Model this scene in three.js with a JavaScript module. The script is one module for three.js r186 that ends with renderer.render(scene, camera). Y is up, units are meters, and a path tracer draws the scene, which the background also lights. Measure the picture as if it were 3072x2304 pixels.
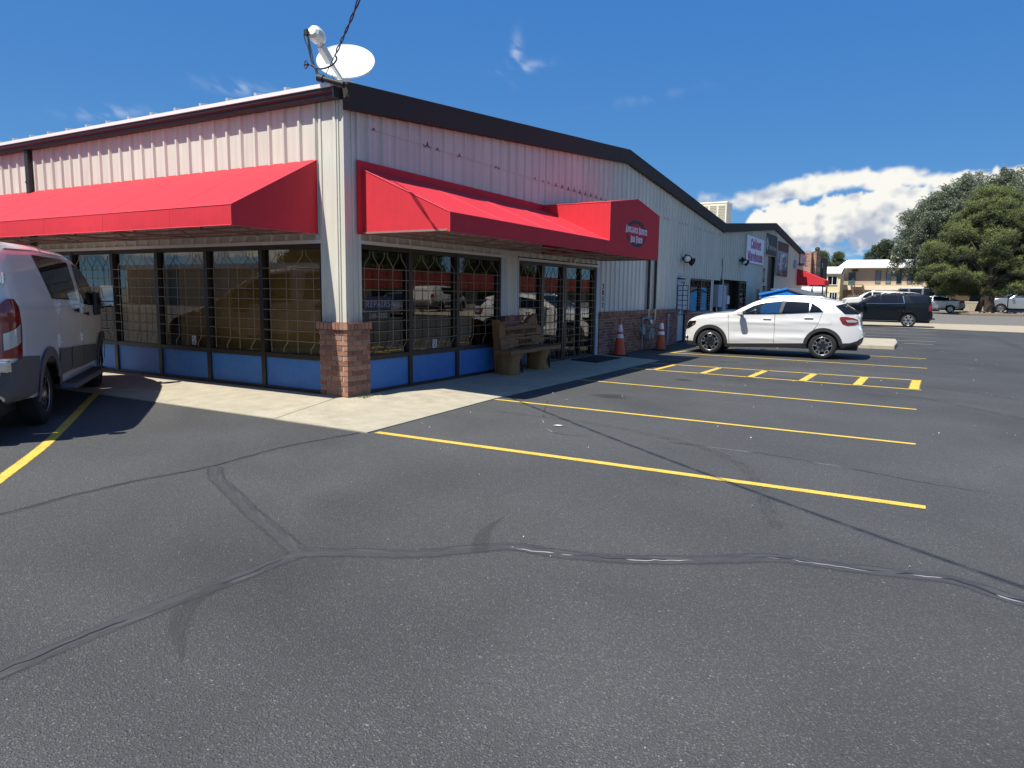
import * as THREE from 'three';
import { mergeGeometries, mergeVertices, toCreasedNormals } from 'three/addons/utils/BufferGeometryUtils.js';
import { RoundedBoxGeometry } from 'three/addons/geometries/RoundedBoxGeometry.js';
import { FontLoader } from 'three/addons/loaders/FontLoader.js';
import { TextGeometry } from 'three/addons/geometries/TextGeometry.js';

// ---------------------------------------------------------------- camera, sun, exposure
const scene = new THREE.Scene();
const V3 = (x, y, z) => new THREE.Vector3(x, y, z);
const YAW = 0.5231, PITCH = 0.1275, ROLL = 0.0126;
const camera = new THREE.PerspectiveCamera(2 * Math.atan(1152 / 2131.87) * 180 / Math.PI, 4 / 3, 0.1, 2500);
camera.position.set(-7.6669, 1.6, 7.1745);
const FWD = V3(Math.cos(YAW) * Math.cos(PITCH), -Math.sin(PITCH), -Math.sin(YAW) * Math.cos(PITCH));
{
  const rt = FWD.clone().cross(V3(0, 1, 0)).normalize(), up = rt.clone().cross(FWD);
  camera.up.copy(rt.multiplyScalar(-Math.sin(ROLL)).add(up.multiplyScalar(Math.cos(ROLL))));
  camera.lookAt(camera.position.clone().add(FWD));
}
const renderer = new THREE.WebGLRenderer({ antialias: true });
renderer.setSize(1024, 768);
renderer.toneMapping = THREE.LinearToneMapping;
renderer.toneMappingExposure = 1.38;
renderer.shadowMap.enabled = true;
const SUN = V3(-0.56, 1, -0.175).normalize();
const sun = new THREE.DirectionalLight(new THREE.Color(1, 0.95, 0.86), 5.0);
sun.position.copy(SUN).multiplyScalar(90).add(V3(12, 0, 0));
sun.target.position.set(12, 0, 0);
sun.castShadow = true;
sun.shadow.mapSize.set(4096, 4096);
Object.assign(sun.shadow.camera, { left: -75, right: 75, top: 75, bottom: -75, near: 1, far: 260 });
scene.add(sun, sun.target);

// ---------------------------------------------------------------- noise
function rng(seed) { let a = seed >>> 0; return () => { a = (a + 0x6D2B79F5) | 0; let t = Math.imul(a ^ (a >>> 15), 1 | a); t = (t + Math.imul(t ^ (t >>> 7), 61 | t)) ^ t; return ((t ^ (t >>> 14)) >>> 0) / 4294967296; }; }
function h2(x, y) { let n = Math.imul(x, 374761393) + Math.imul(y, 668265263) | 0; n = Math.imul(n ^ (n >>> 13), 1274126177); return ((n ^ (n >>> 16)) >>> 0) / 4294967296; }
function vn(x, y) { const xi = Math.floor(x), yi = Math.floor(y); let fx = x - xi, fy = y - yi; fx = fx * fx * (3 - 2 * fx); fy = fy * fy * (3 - 2 * fy); const a = h2(xi, yi), b = h2(xi + 1, yi), c = h2(xi, yi + 1), d = h2(xi + 1, yi + 1); return a + (b - a) * fx + (c - a) * fy + (a - b - c + d) * fx * fy; }
function fbm(x, y, o = 4) { let s = 0, a = 0.5, t = 0; for (let i = 0; i < o; i++) { s += a * vn(x, y); t += a; x = x * 2.03 + 17.3; y = y * 2.03 + 9.1; a *= 0.5; } return s / t; }
function billow(x, y, o = 5) { let s = 0, a = 0.5, t = 0; for (let i = 0; i < o; i++) { s += a * (1 - Math.abs(2 * vn(x, y) - 1)); t += a; x = x * 2.1 + 11.7; y = y * 2.1 + 5.3; a *= 0.52; } return s / t; }
const clamp = (x, a = 0, b = 1) => Math.min(b, Math.max(a, x)), smooth = (a, b, x) => { const t = clamp((x - a) / (b - a)); return t * t * (3 - 2 * t); }, lerp = (a, b, t) => a + (b - a) * t;
function curve(pts) { return (x) => { if (x <= pts[0][0]) return pts[0][1]; for (let i = 1; i < pts.length; i++) if (x <= pts[i][0]) { const [a, b] = [pts[i - 1], pts[i]]; return lerp(a[1], b[1], (x - a[0]) / (b[0] - a[0])); } return pts[pts.length - 1][1]; }; }

// ---------------------------------------------------------------- sky: blue air, a bank of cumulus near the horizon, a few wisps
{
  const W = 4096, H = 2048, data = new Float32Array(W * H * 4);
  const D = 180 / Math.PI;
  // azimuth is measured in degrees from +X towards -Z
  const aTop = curve([[-60, 8.4], [-46, 6.5], [-34, 8.8], [-22, 7.4], [-12, 8.8], [-0.8, 8.3], [1.1, 8.7], [3, 9.0], [5.2, 8.9], [7.2, 8.8], [9.2, 8.5], [11.8, 7.9], [13.6, 7.5], [15.7, 7.7], [16.6, 7.0]]);
  const aBot = curve([[-60, 6], [-10, 6.5], [2, 7.4], [5.8, 7.5], [6.7, 7.3], [8.8, 6.95], [11.5, 6.5], [14.1, 6.2], [16.6, 6.8]]);
  const bTop = curve([[-60, 7.2], [-50, 5], [-38, 7.4], [-25, 6], [-14, 7.6], [-4.8, 8.2], [-2.5, 8.3], [0.3, 7.9], [3, 7.9], [5.6, 7.4], [7.7, 6.8], [9.1, 6.9], [10.6, 6.7], [11.7, 6.3], [12.5, 5.0], [13, 2]]);
  const bBot = curve([[-60, 3], [2, 3.3], [5, 3.5], [8, 3.3], [9.8, 4.5], [12.3, 5.2], [13, 5]]);
  const far = (az) => 4.5 + 4.5 * (fbm(az * 0.045 + 40, 3.7, 3) - 0.42) * 2;         // the bank on the other sides of the sky
  const dens = (az, el) => {
    const w1 = (fbm(az * 1.1 + 3, el * 1.6 + 8, 5) - 0.5), bl = billow(az * 0.75 + 20, el * 0.95 + 4, 6) - 0.62;
    let d = 0;
    if (az < 17.5 && az > -60) {
      const soft = 0.9 + 1.4 * smooth(9, 15, az), a = Math.min(aTop(az) - el, el - aBot(az)) + w1 * (0.9 + 0.5 * smooth(10, 16, az)) + 0.12;
      d = Math.max(d, smooth(0, 0.55 * soft, a) * smooth(17.3, 14.6, az) * (1 - 0.12 * smooth(8, 15, az)));
      if (az < 13.4) { const b = Math.min(bTop(az) - el, (el - bBot(az)) * 0.8, (12.6 - az) * 0.9) + bl * 1.5; d = Math.max(d, smooth(0, 0.22, b) * smooth(2.6, 3.9, el + w1 * 0.9)); }
      d = Math.max(d, 0.45 * smooth(0.53, 0.68, fbm(az * 0.35, el * 3.2 + 30, 4)) * smooth(1.4, 2.2, el) * smooth(4.2, 3.2, el));
    }
    const o = Math.max(smooth(17, 40, az), smooth(-40, -75, az));
    if (o > 0) d = Math.max(d, o * smooth(0, 0.25, Math.min(far(az) - el, (el - 2.2)) + bl * 1.7));
    return d;
  };
  const wisp = (az, el, a0, e0, ra, re, tilt) => { const x = (az - a0), y = (el - e0) - tilt * x, q = (x / ra) ** 2 + (y / re) ** 2; return q > 4 ? 0 : Math.exp(-q * 1.6) * smooth(0.36, 0.74, fbm(az * 0.9 + 7, el * 2.2 - az * 0.9 + 3, 5)); };
  const shadeAt = new Float32Array(3);
  for (let j = 0; j < H; j++) {
    const v = (j + 0.5) / H, el = Math.asin(clamp(Math.sin((v - 0.5) * Math.PI), -1, 1)) * D;
    for (let i = 0; i < W; i++) {
      const th = ((i + 0.5) / W - 0.5) * 2 * Math.PI, az = -th * D;                   // theta = atan2(z, x)
      const k = (j * W + i) * 4;
      let r, g, b;
      if (el < 0) { r = 0.10; g = 0.11; b = 0.12; } else {
        const t = 1 - Math.exp(-el / 9.5);
        r = lerp(0.14, 0.025, t); g = lerp(0.35, 0.128, t); b = lerp(0.58, 0.392, t);
        const hz = Math.exp(-el / 2.2); r += 0.07 * hz; g += 0.07 * hz; b += 0.02 * hz;
        // warm brightening round the sun
        const ca = Math.cos(el / D), dot = ca * Math.cos(th) * SUN.x + Math.sin(el / D) * SUN.y + ca * Math.sin(th) * SUN.z, ang = Math.acos(clamp(dot, -1, 1)) * D;
        const gl = 0.5 * Math.exp(-ang / 9) + 0.10 * Math.exp(-ang / 30); r += gl; g += gl * 0.97; b += gl * 0.9;
        if (el < 14) {
          const d = dens(az, el);
          if (d > 0.003) {
            const bw = (x, y) => billow(x * 0.42 + 20, y * 0.55 + 4, 3), relief = bw(az, el) - bw(az + 0.7, el + 0.8), fine = fbm(az * 1.3 + 60, el * 1.9, 4) - 0.5;
            const rel2 = billow(az * 1.1 + 3, el * 1.4 + 9, 4) - billow((az + 0.28) * 1.1 + 3, (el + 0.32) * 1.4 + 9, 4), body = smooth(8.2, 6.8, el);
            let sh = 0.86 + (2.4 * relief + 0.35 * rel2) * (0.2 + 0.8 * body) + 0.10 * fine - 0.45 * Math.exp(-(((az - 3.4) / 1.6) ** 2) - ((el - 5.4) / 0.55) ** 2) + 0.16 * smooth(4.5, 8, el) - 0.30 * smooth(5.2, 3.2, el) - 0.35 * smooth(0.52, 0.74, fbm(az * 0.30 + 11, el * 0.62 + 21, 4)) * body;
            sh = clamp(sh); const cr = lerp(0.27, 0.70, sh), cg = lerp(0.32, 0.69, sh), cb = lerp(0.42, 0.645, sh), m = clamp(d * 1.02);
            r = lerp(r, cr, m); g = lerp(g, cg, m); b = lerp(b, cb, m);
          }
        } else if (el < 75) {
          const far2 = 0.35 * smooth(0.55, 0.8, fbm(az * 0.06 + 13, el * 0.12 + 5, 4)) * smooth(70, 95, Math.abs(az - 30)) * smooth(75, 40, el);
          const hi = fbm(az * 0.5, el * 1.6 + az * 0.35, 4); let m = far2 * smooth(0.4, 0.7, hi);
          r = lerp(r, 0.65, m); g = lerp(g, 0.67, m); b = lerp(b, 0.70, m);
        }
        let m = 0.6 * wisp(az, el, 59, 11.6, 2.6, 0.45, -0.14) + 0.6 * wisp(az, el, 50.6, 14.2, 2.6, 0.55, 0.05) + 0.75 * wisp(az, el, 30.0, 17.4, 0.5, 1.5, -0.6) + 0.8 * wisp(az, el, 29.6, 16.7, 1.9, 0.4, -0.12) + 0.15 * wisp(az, el, 41, 12, 5, 0.5, 0.1) + 0.12 * wisp(az, el, 20, 14.5, 5, 0.45, -0.15);
        if (m > 0) { m = clamp(m * 0.55); r = lerp(r, 0.66, m); g = lerp(g, 0.68, m); b = lerp(b, 0.71, m); }
      }
      data[k] = r; data[k + 1] = g; data[k + 2] = b; data[k + 3] = 1;
    }
  }
  const sky = new THREE.DataTexture(data, W, H, THREE.RGBAFormat, THREE.FloatType);
  sky.mapping = THREE.EquirectangularReflectionMapping; sky.colorSpace = THREE.LinearSRGBColorSpace; sky.magFilter = sky.minFilter = THREE.LinearFilter; sky.needsUpdate = true;
  scene.background = sky; scene.environment = sky;
}

// ---------------------------------------------------------------- object bookkeeping
const used = new Map();
function numbered(n) { const k = used.get(n) || 0; used.set(n, k + 1); return k ? n + '_' + String(k).padStart(3, '0') : n; }
function tag(o, label, category, group) { o.userData = { ...o.userData, label, category }; if (group) o.userData.group = group; return o; }
function thing(name, label, category, pos = [0, 0, 0], turn = 0, group) { const o = new THREE.Group(); o.name = numbered(name); scene.add(o); o.position.set(...pos); o.rotation.y = turn; return tag(o, label, category, group); }
function shadow(m) { m.castShadow = m.receiveShadow = true; return m; }
function obj(name, geos, mat, parent = scene) {
  const g = Array.isArray(geos) ? merge(geos) : geos; const m = shadow(new THREE.Mesh(g, mat));
  m.name = parent === scene ? numbered(name) : name; parent.add(m); return m;
}
function sub(name, parent) { const g = new THREE.Group(); g.name = name; parent.add(g); return g; }
function struct(name, geos, mat) { const m = obj(name, geos, mat); m.userData.kind = 'structure'; return m; }
function copyOf(o, label) { const c = o.clone(); c.name = numbered(o.name.replace(/_\d{3}$/, '')); scene.add(c); c.userData = { ...o.userData }; if (label) c.userData.label = label; return c; }
function merge(list) {
  if (list.length === 1) return list[0];
  const l = list.map((g) => { const n = g.index ? g.toNonIndexed() : g; if (!n.attributes.uv) n.setAttribute('uv', new THREE.BufferAttribute(new Float32Array(n.attributes.position.count * 2), 2)); for (const k of Object.keys(n.attributes)) if (!['position', 'normal', 'uv'].includes(k)) n.deleteAttribute(k); return n; });
  return mergeGeometries(l, false);
}

// ---------------------------------------------------------------- geometry helpers
function B(x0, x1, y0, y1, z0, z1) { const g = new THREE.BoxGeometry(Math.abs(x1 - x0), Math.abs(y1 - y0), Math.abs(z1 - z0)); boxUV(g, Math.abs(x1 - x0), Math.abs(y1 - y0), Math.abs(z1 - z0)); g.translate((x0 + x1) / 2, (y0 + y1) / 2, (z0 + z1) / 2); return g; }
function boxUV(g, w, h, d) { const uv = g.attributes.uv, s = [[d, h], [d, h], [w, d], [w, d], [w, h], [w, h]]; for (let i = 0; i < 24; i++) { const q = s[i >> 2]; uv.setXY(i, uv.getX(i) * q[0], uv.getY(i) * q[1]); } }
function RB(x0, x1, y0, y1, z0, z1, r = 0.02, seg = 2) { const g = new RoundedBoxGeometry(x1 - x0, y1 - y0, z1 - z0, seg, Math.min(r, (x1 - x0) / 2.01, (y1 - y0) / 2.01, (z1 - z0) / 2.01)); g.translate((x0 + x1) / 2, (y0 + y1) / 2, (z0 + z1) / 2); return g; }
function rod(a, b, r, r2 = r, seg = 10) {                                              // a round bar from a to b
  const A = V3(...a), Bv = V3(...b), d = Bv.clone().sub(A), L = d.length(), g = new THREE.CylinderGeometry(r2, r, L, seg, 1);
  g.translate(0, L / 2, 0); g.applyQuaternion(new THREE.Quaternion().setFromUnitVectors(V3(0, 1, 0), d.normalize())); g.translate(...a); return g;
}
function bar(a, b, w, h) {                                                              // a square bar from a to b
  const A = V3(...a), d = V3(...b).sub(A), L = d.length(), g = new THREE.BoxGeometry(w, L, h); g.translate(0, L / 2, 0); g.applyQuaternion(new THREE.Quaternion().setFromUnitVectors(V3(0, 1, 0), d.normalize())); g.translate(...a); return g;
}
function tube(pts, r, seg = 6, n = pts.length * 5, closed = false) { return new THREE.TubeGeometry(new THREE.CatmullRomCurve3(pts.map((p) => V3(...p)), closed, 'centripetal'), n, r, seg, closed); }
function poly3(pts, thick = 0) {                                                        // flat polygon given in order, optionally a slab behind it
  const P = pts.map((p) => V3(...p)), n = V3(0, 0, 0); for (let i = 0; i < P.length; i++) n.add(P[i].clone().sub(P[0]).cross(P[(i + 1) % P.length].clone().sub(P[0]))); n.normalize();
  const u = P[1].clone().sub(P[0]).normalize(), v = n.clone().cross(u), q = P.map((p) => new THREE.Vector2(p.clone().sub(P[0]).dot(u), p.clone().sub(P[0]).dot(v)));
  const f = THREE.ShapeUtils.triangulateShape(q, []), pos = [], uv = [], put = (p, w) => { pos.push(p.x, p.y, p.z); uv.push(w.x, w.y); };
  for (const t of f) for (const i of t) put(P[i], q[i]);
  if (thick) { const Q = P.map((p) => p.clone().addScaledVector(n, -thick)); for (const t of f) for (const i of [t[0], t[2], t[1]]) put(Q[i], q[i]); for (let i = 0; i < P.length; i++) { const j = (i + 1) % P.length; for (const p of [P[i], Q[i], Q[j], P[i], Q[j], P[j]]) put(p, q[i]); } }
  const g = new THREE.BufferGeometry(); g.setAttribute('position', new THREE.Float32BufferAttribute(pos, 3)); g.setAttribute('uv', new THREE.Float32BufferAttribute(uv, 2)); g.computeVertexNormals(); return g;
}
function gridSurf(nu, nv, f, us = 1, vs = 1) {                                          // f(u, v) -> [x, y, z]
  const pos = [], uv = [], ix = []; for (let j = 0; j <= nv; j++) for (let i = 0; i <= nu; i++) { pos.push(...f(i / nu, j / nv)); uv.push(i / nu * us, j / nv * vs); }
  for (let j = 0; j < nv; j++) for (let i = 0; i < nu; i++) { const a = j * (nu + 1) + i, b = a + 1, c = a + nu + 1, d = c + 1; ix.push(a, b, d, a, d, c); }
  const g = new THREE.BufferGeometry(); g.setAttribute('position', new THREE.Float32BufferAttribute(pos, 3)); g.setAttribute('uv', new THREE.Float32BufferAttribute(uv, 2)); g.setIndex(ix); g.computeVertexNormals(); return g;
}
const at = (g, x, y, z, ry = 0) => { if (ry) g.rotateY(ry); g.translate(x, y, z); return g; };

// ---------------------------------------------------------------- materials
const lin = (r, g, b) => new THREE.Color().setRGB(r, g, b);
const mat = (c, rough = 0.8, metal = 0, o = {}) => new THREE.MeshStandardMaterial({ color: Array.isArray(c) ? lin(...c) : c, roughness: rough, metalness: metal, ...o });
const phys = (c, o) => new THREE.MeshPhysicalMaterial({ color: Array.isArray(c) ? lin(...c) : c, ...o });
const toS = (x) => Math.round(255 * clamp(x <= 0.0031308 ? x * 12.92 : 1.055 * x ** (1 / 2.4) - 0.055));
function dataTex(N, f, srgb = true, rep = 1) { const d = new Uint8Array(N * N * 4); f(d, N); const t = new THREE.DataTexture(d, N, N); t.wrapS = t.wrapT = THREE.RepeatWrapping; t.magFilter = THREE.LinearFilter; t.minFilter = THREE.LinearMipmapLinearFilter; t.generateMipmaps = true; if (srgb) t.colorSpace = THREE.SRGBColorSpace; t.repeat.set(rep, rep); t.needsUpdate = true; return t; }
function canvasTex(w, h, draw) { const c = document.createElement('canvas'); c.width = w; c.height = h; draw(c.getContext('2d'), w, h); const t = new THREE.CanvasTexture(c); t.colorSpace = THREE.SRGBColorSpace; t.anisotropy = 8; return t; }
// tiling fbm on a torus by blending four shifted copies
function tile(x, y, P, o) { const f = (a, b) => fbm(a, b, o), u = x / P, v = y / P; return (f(x, y) * (1 - u) + f(x - P, y) * u) * (1 - v) + (f(x, y - P) * (1 - u) + f(x - P, y - P) * u) * v; }

// asphalt: stones of 5 to 12 mm in dark binder, 4 m per tile
const asphaltH = new Float32Array(2048 * 2048), asphaltC = new Float32Array(2048 * 2048);
{
  const N = 2048, R = rng(7);
  for (let i = 0; i < N * N; i++) { asphaltC[i] = 0.030 + 0.012 * R(); asphaltH[i] = 0.10 * R(); }
  for (let k = 0; k < 260000; k++) {
    const x = R() * N, y = R() * N, r = 1.2 + 1.7 * R() * R() + (R() < 0.04 ? 1.0 : 0), c = R() < 0.012 ? 0.12 + 0.10 * R() : 0.030 + 0.062 * R(), hgt = 0.35 + 0.65 * R(), e = 0.6 + 0.4 * R(), an = R() * 3.14, ca = Math.cos(an), sa = Math.sin(an), q = Math.ceil(r);
    for (let dy = -q; dy <= q; dy++) for (let dx = -q; dx <= q; dx++) { const u = (dx * ca + dy * sa) / r, v = (-dx * sa + dy * ca) / (r * e), d = u * u + v * v; if (d < 1) { const i = ((y + dy + N) & (N - 1)) * N + ((x + dx + N) & (N - 1)), hh = hgt * Math.sqrt(1 - d) * 0.9 + 0.1; if (hh > asphaltH[i]) { asphaltH[i] = hh; asphaltC[i] = c * (0.85 + 0.15 * R()); } } }
  }
}
const asphaltMap = (g) => dataTex(2048, (d, N) => { for (let i = 0; i < N * N; i++) { const c = asphaltC[i] * g; d[i * 4] = toS(c * 1.0); d[i * 4 + 1] = toS(c * 1.015); d[i * 4 + 2] = toS(c * 0.985); d[i * 4 + 3] = 255; } }, true, 0.25);
const asphaltBump = dataTex(2048, (d, N) => { for (let i = 0; i < N * N; i++) { d[i * 4] = d[i * 4 + 1] = d[i * 4 + 2] = 255 * asphaltH[i]; d[i * 4 + 3] = 255; } }, false, 0.25);
const M = {};
M.asphalt = new THREE.MeshStandardMaterial({ map: asphaltMap(1.48), bumpMap: asphaltBump, bumpScale: 0.0055, roughness: 0.82, vertexColors: true });
const sealA = dataTex(512, (d, N) => { for (let j = 0; j < N; j++) for (let i = 0; i < N; i++) { const k = (j * N + i) * 4, v = Math.abs(2 * (j + 0.5) / N - 1), n = tile(i / 12, j / 20, 512 / 12, 4), m = tile(i / 4, j / 8, 128, 2); d[k] = d[k + 1] = d[k + 2] = 255 * clamp((1 - v + 0.5 * (n - 0.5) + 0.35 * (m - 0.5) - 0.12) / 0.35) * 0.92; d[k + 3] = 255; } }, false);
const sealC = dataTex(512, (d, N) => { const R = rng(61); for (let j = 0; j < N; j++) for (let i = 0; i < N; i++) { const k = (j * N + i) * 4, n = tile(i / 60, j / 26, 512 / 60, 4), m = tile(i / 5, j / 5, 512 / 5, 2), c = 0.058 * (1 + 0.9 * (n - 0.5) + 0.5 * (m - 0.5) + 0.2 * (R() - 0.5)); d[k] = d[k + 1] = d[k + 2] = toS(c); d[k + 3] = 255; } });
M.sealant = new THREE.MeshStandardMaterial({ map: sealC, roughness: 0.7, alphaMap: sealA, transparent: true }); M.sealantThin = M.sealant.clone(); M.sealantThin.opacity = 0.3;
const blotA = dataTex(256, (d, N) => { for (let j = 0; j < N; j++) for (let i = 0; i < N; i++) { const k = (j * N + i) * 4, r = Math.hypot(i / N - 0.5, j / N - 0.5) * 2, n = fbm(i / 40, j / 40, 4); d[k] = d[k + 1] = d[k + 2] = 255 * smooth(1.0, 0.25, r + 0.9 * (n - 0.5)) * (r > 0.98 ? 0 : 1); d[k + 3] = 255; } }, false);
M.oil = mat([0.018, 0.018, 0.019], 0.45, 0, { alphaMap: blotA, transparent: true, opacity: 0.26 });
const skidA = dataTex(256, (d, N) => { for (let j = 0; j < N; j++) for (let i = 0; i < N; i++) { const k = (j * N + i) * 4, v = Math.abs(2 * (j + 0.5) / N - 1), n = tile(i / 30, j / 10, 25.6, 4); d[k] = d[k + 1] = d[k + 2] = 255 * clamp((1 - v) * 2) * smooth(0.35, 0.75, n); d[k + 3] = 255; } }, false);
M.skid = mat([0.022, 0.022, 0.023], 0.8, 0, { alphaMap: skidA, transparent: true, opacity: 0.24 }); M.scuff = mat([0.20, 0.20, 0.20], 0.9, 0, { alphaMap: skidA, transparent: true, opacity: 0.28 });
M.oldAsphalt = new THREE.MeshStandardMaterial({ color: lin(2.3, 2.15, 1.95), map: M.asphalt.map, bumpMap: asphaltBump, bumpScale: 0.002, roughness: 0.95 });
const concTex = dataTex(1024, (d, N) => { const R = rng(3); for (let j = 0; j < N; j++) for (let i = 0; i < N; i++) { const k = (j * N + i) * 4, n = tile(i / 64, j / 64, 16, 5), s = tile(i / 8, j / 8, 128, 2), c = 0.36 + 0.20 * (n - 0.5) + 0.08 * (s - 0.5) + 0.05 * (R() - 0.5) - (R() < 0.004 ? 0.12 : 0); d[k] = toS(c * 1.09); d[k + 1] = toS(c * 0.985); d[k + 2] = toS(c * 0.73); d[k + 3] = 255; } }, true, 0.4);
M.concrete = new THREE.MeshStandardMaterial({ map: concTex, roughness: 0.95, bumpMap: concTex, bumpScale: 0.002 });
M.oldConcrete = new THREE.MeshStandardMaterial({ map: concTex, color: lin(0.95, 0.9, 0.86), roughness: 0.95 });
// painted sheet steel, streaked by weather; 8 m per tile
const sidingTex = dataTex(1024, (d, N) => { const R = rng(5); for (let j = 0; j < N; j++) for (let i = 0; i < N; i++) { const k = (j * N + i) * 4, st = tile(i / 6, j / 220, 1024 / 6, 3), n = tile(i / 90, j / 90, 1024 / 90, 4), c = 0.60 + 0.20 * (st - 0.5) + 0.16 * (n - 0.5) + 0.012 * (R() - 0.5), rust = smooth(0.70, 0.80, st) * smooth(0.5, 0.7, n); d[k] = toS(lerp(c * 0.99, 0.36, rust * 0.5)); d[k + 1] = toS(lerp(c * 0.965, 0.27, rust * 0.5)); d[k + 2] = toS(lerp(c * 0.82, 0.19, rust * 0.5)); d[k + 3] = 255; } }, true, 0.125);
M.siding = new THREE.MeshStandardMaterial({ map: sidingTex, roughness: 0.5 });
M.sidingGrey = new THREE.MeshStandardMaterial({ map: sidingTex, color: lin(0.95, 0.97, 0.93), roughness: 0.5 });
M.trim = mat([0.66, 0.63, 0.56], 0.5);
M.fascia = mat([0.034, 0.028, 0.022], 0.8, 0.0);
M.gutter = mat([0.022, 0.019, 0.018], 0.5);
M.roofEdge = mat([0.75, 0.75, 0.73], 0.45);
M.roof = mat([0.55, 0.55, 0.54], 0.5, 0.3);
M.bronze = mat([0.034, 0.027, 0.021], 0.45, 0.2);
M.grille = mat([0.27, 0.22, 0.155], 0.5, 0.2);
M.blue = new THREE.MeshStandardMaterial({ roughness: 0.5, map: canvasTex(512, 512, (c) => { c.fillStyle = '#3a73b4'; c.fillRect(0, 0, 512, 512); const R = rng(9); for (let i = 0; i < 500; i++) { c.fillStyle = `rgba(${R() < 0.5 ? '20,55,130' : '90,140,210'},${0.05 * R()})`; c.fillRect(R() * 512, R() * 512, 2 + 60 * R(), 1 + 90 * R()); } for (let i = 0; i < 14; i++) { c.fillStyle = 'rgba(200,205,210,.7)'; c.beginPath(); c.arc(R() * 512, R() * 512, 0.7 + 1.6 * R(), 0, 7); c.fill(); } }) });
M.glass = phys([0.72, 0.66, 0.53], { transmission: 1, roughness: 0.01, ior: 1.68, thickness: 0 });
M.carGlass = phys([0.50, 0.56, 0.55], { transmission: 1, roughness: 0.0, ior: 1.6, thickness: 0 });
M.tintGlass = phys([0.05, 0.055, 0.06], { transmission: 1, roughness: 0.0, ior: 1.6, thickness: 0 });
M.darkGlass = phys([0.008, 0.009, 0.011], { roughness: 0.03, ior: 1.6 });
M.black = mat([0.012, 0.012, 0.013], 0.6);
M.darkPlastic = mat([0.03, 0.03, 0.032], 0.65);
M.greyPlastic = mat([0.085, 0.085, 0.088], 0.7);
M.tyre = mat([0.016, 0.016, 0.017], 0.85);
M.chrome = mat([0.75, 0.75, 0.76], 0.12, 1);
M.mirror = mat([0.42, 0.45, 0.46], 0.05, 1);
M.steel = mat([0.45, 0.45, 0.45], 0.35, 1);
M.alloy = mat([0.62, 0.62, 0.63], 0.28, 0.9);
M.rimBlack = mat([0.02, 0.02, 0.021], 0.3, 0.3);
M.white = mat([0.76, 0.76, 0.74], 0.5);
M.whitePaint = phys([0.70, 0.70, 0.69], { roughness: 0.4, clearcoat: 1, clearcoatRoughness: 0.03 });
M.vanPaint = phys([0.66, 0.67, 0.65], { roughness: 0.42, clearcoat: 0.9, clearcoatRoughness: 0.05 });
M.navyPaint = phys([0.003, 0.006, 0.010], { roughness: 0.5, specularIntensity: 0.2, clearcoat: 0.55, clearcoatRoughness: 0.02 });
M.silverPaint = phys([0.50, 0.53, 0.55], { roughness: 0.32, metalness: 0.75, clearcoat: 1, clearcoatRoughness: 0.03 });
M.greyPaint = phys([0.16, 0.16, 0.155], { roughness: 0.35, clearcoat: 0.8, clearcoatRoughness: 0.05 });
M.redLens = phys([0.20, 0.006, 0.010], { roughness: 0.12, clearcoat: 1 });
M.amberLens = phys([0.5, 0.16, 0.02], { roughness: 0.15, clearcoat: 1 });
M.clearLens = phys([0.5, 0.52, 0.53], { roughness: 0.12, metalness: 0.4, clearcoat: 1 });
const fabric = dataTex(512, (d, N) => { for (let j = 0; j < N; j++) for (let i = 0; i < N; i++) { const k = (j * N + i) * 4, w = 0.5 + 0.25 * Math.sin(i * Math.PI / 2) * Math.sin(j * Math.PI / 2) + 0.35 * (tile(i / 32, j / 32, 16, 4) - 0.5); d[k] = d[k + 1] = d[k + 2] = 255 * clamp(w); d[k + 3] = 255; } }, false, 4);
const redTex = dataTex(512, (d, N) => { const R = rng(21); for (let j = 0; j < N; j++) for (let i = 0; i < N; i++) { const k = (j * N + i) * 4, n = 1 + 0.22 * (tile(i / 40, j / 40, 12.8, 5) - 0.5) + 0.16 * (tile(i / 9, j / 128, 512 / 9, 3) - 0.5) + 0.05 * (R() - 0.5); d[k] = toS(0.58 * n); d[k + 1] = toS(0.020 * n); d[k + 2] = toS(0.034 * n); d[k + 3] = 255; } }, true, 0.5);
M.red = new THREE.MeshStandardMaterial({ map: redTex, roughness: 0.8, bumpMap: fabric, bumpScale: 0.0012 });
const yTex = dataTex(512, (d, N) => { const R = rng(23); for (let j = 0; j < N; j++) for (let i = 0; i < N; i++) { const k = (j * N + i) * 4, n = tile(i / 40, j / 170, 512 / 40, 4), g = tile(i / 4, j / 24, 128, 2), w = smooth(0.60, 0.82, n + 0.5 * (g - 0.5)) * 0.75, q = 1 + 0.25 * (g - 0.5); d[k] = toS(lerp(0.66 * q, 0.10, w)); d[k + 1] = toS(lerp(0.455 * q, 0.09, w)); d[k + 2] = toS(lerp(0.065 * q, 0.06, w)); d[k + 3] = 255; } }, true);
const yAlpha = dataTex(512, (d, N) => { for (let j = 0; j < N; j++) for (let i = 0; i < N; i++) { const k = (j * N + i) * 4, v = Math.abs(2 * (j + 0.5) / N - 1), n = tile(i / 14, j / 30, 512 / 14, 3), m = tile(i / 3, j / 16, 512 / 3, 2); d[k] = d[k + 1] = d[k + 2] = 255 * clamp((1 - v + 0.22 * (n - 0.5) + 0.45 * (m - 0.5) - 0.12) / 0.2); d[k + 3] = 255; } }, false);
M.yellow = new THREE.MeshStandardMaterial({ map: yTex, alphaMap: yAlpha, transparent: true, roughness: 0.75 });
M.yellowWorn = mat([0.42, 0.30, 0.06], 0.8);
M.whiteLine = mat([0.42, 0.41, 0.34], 0.8, 0, { alphaMap: yAlpha, transparent: true });
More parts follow.
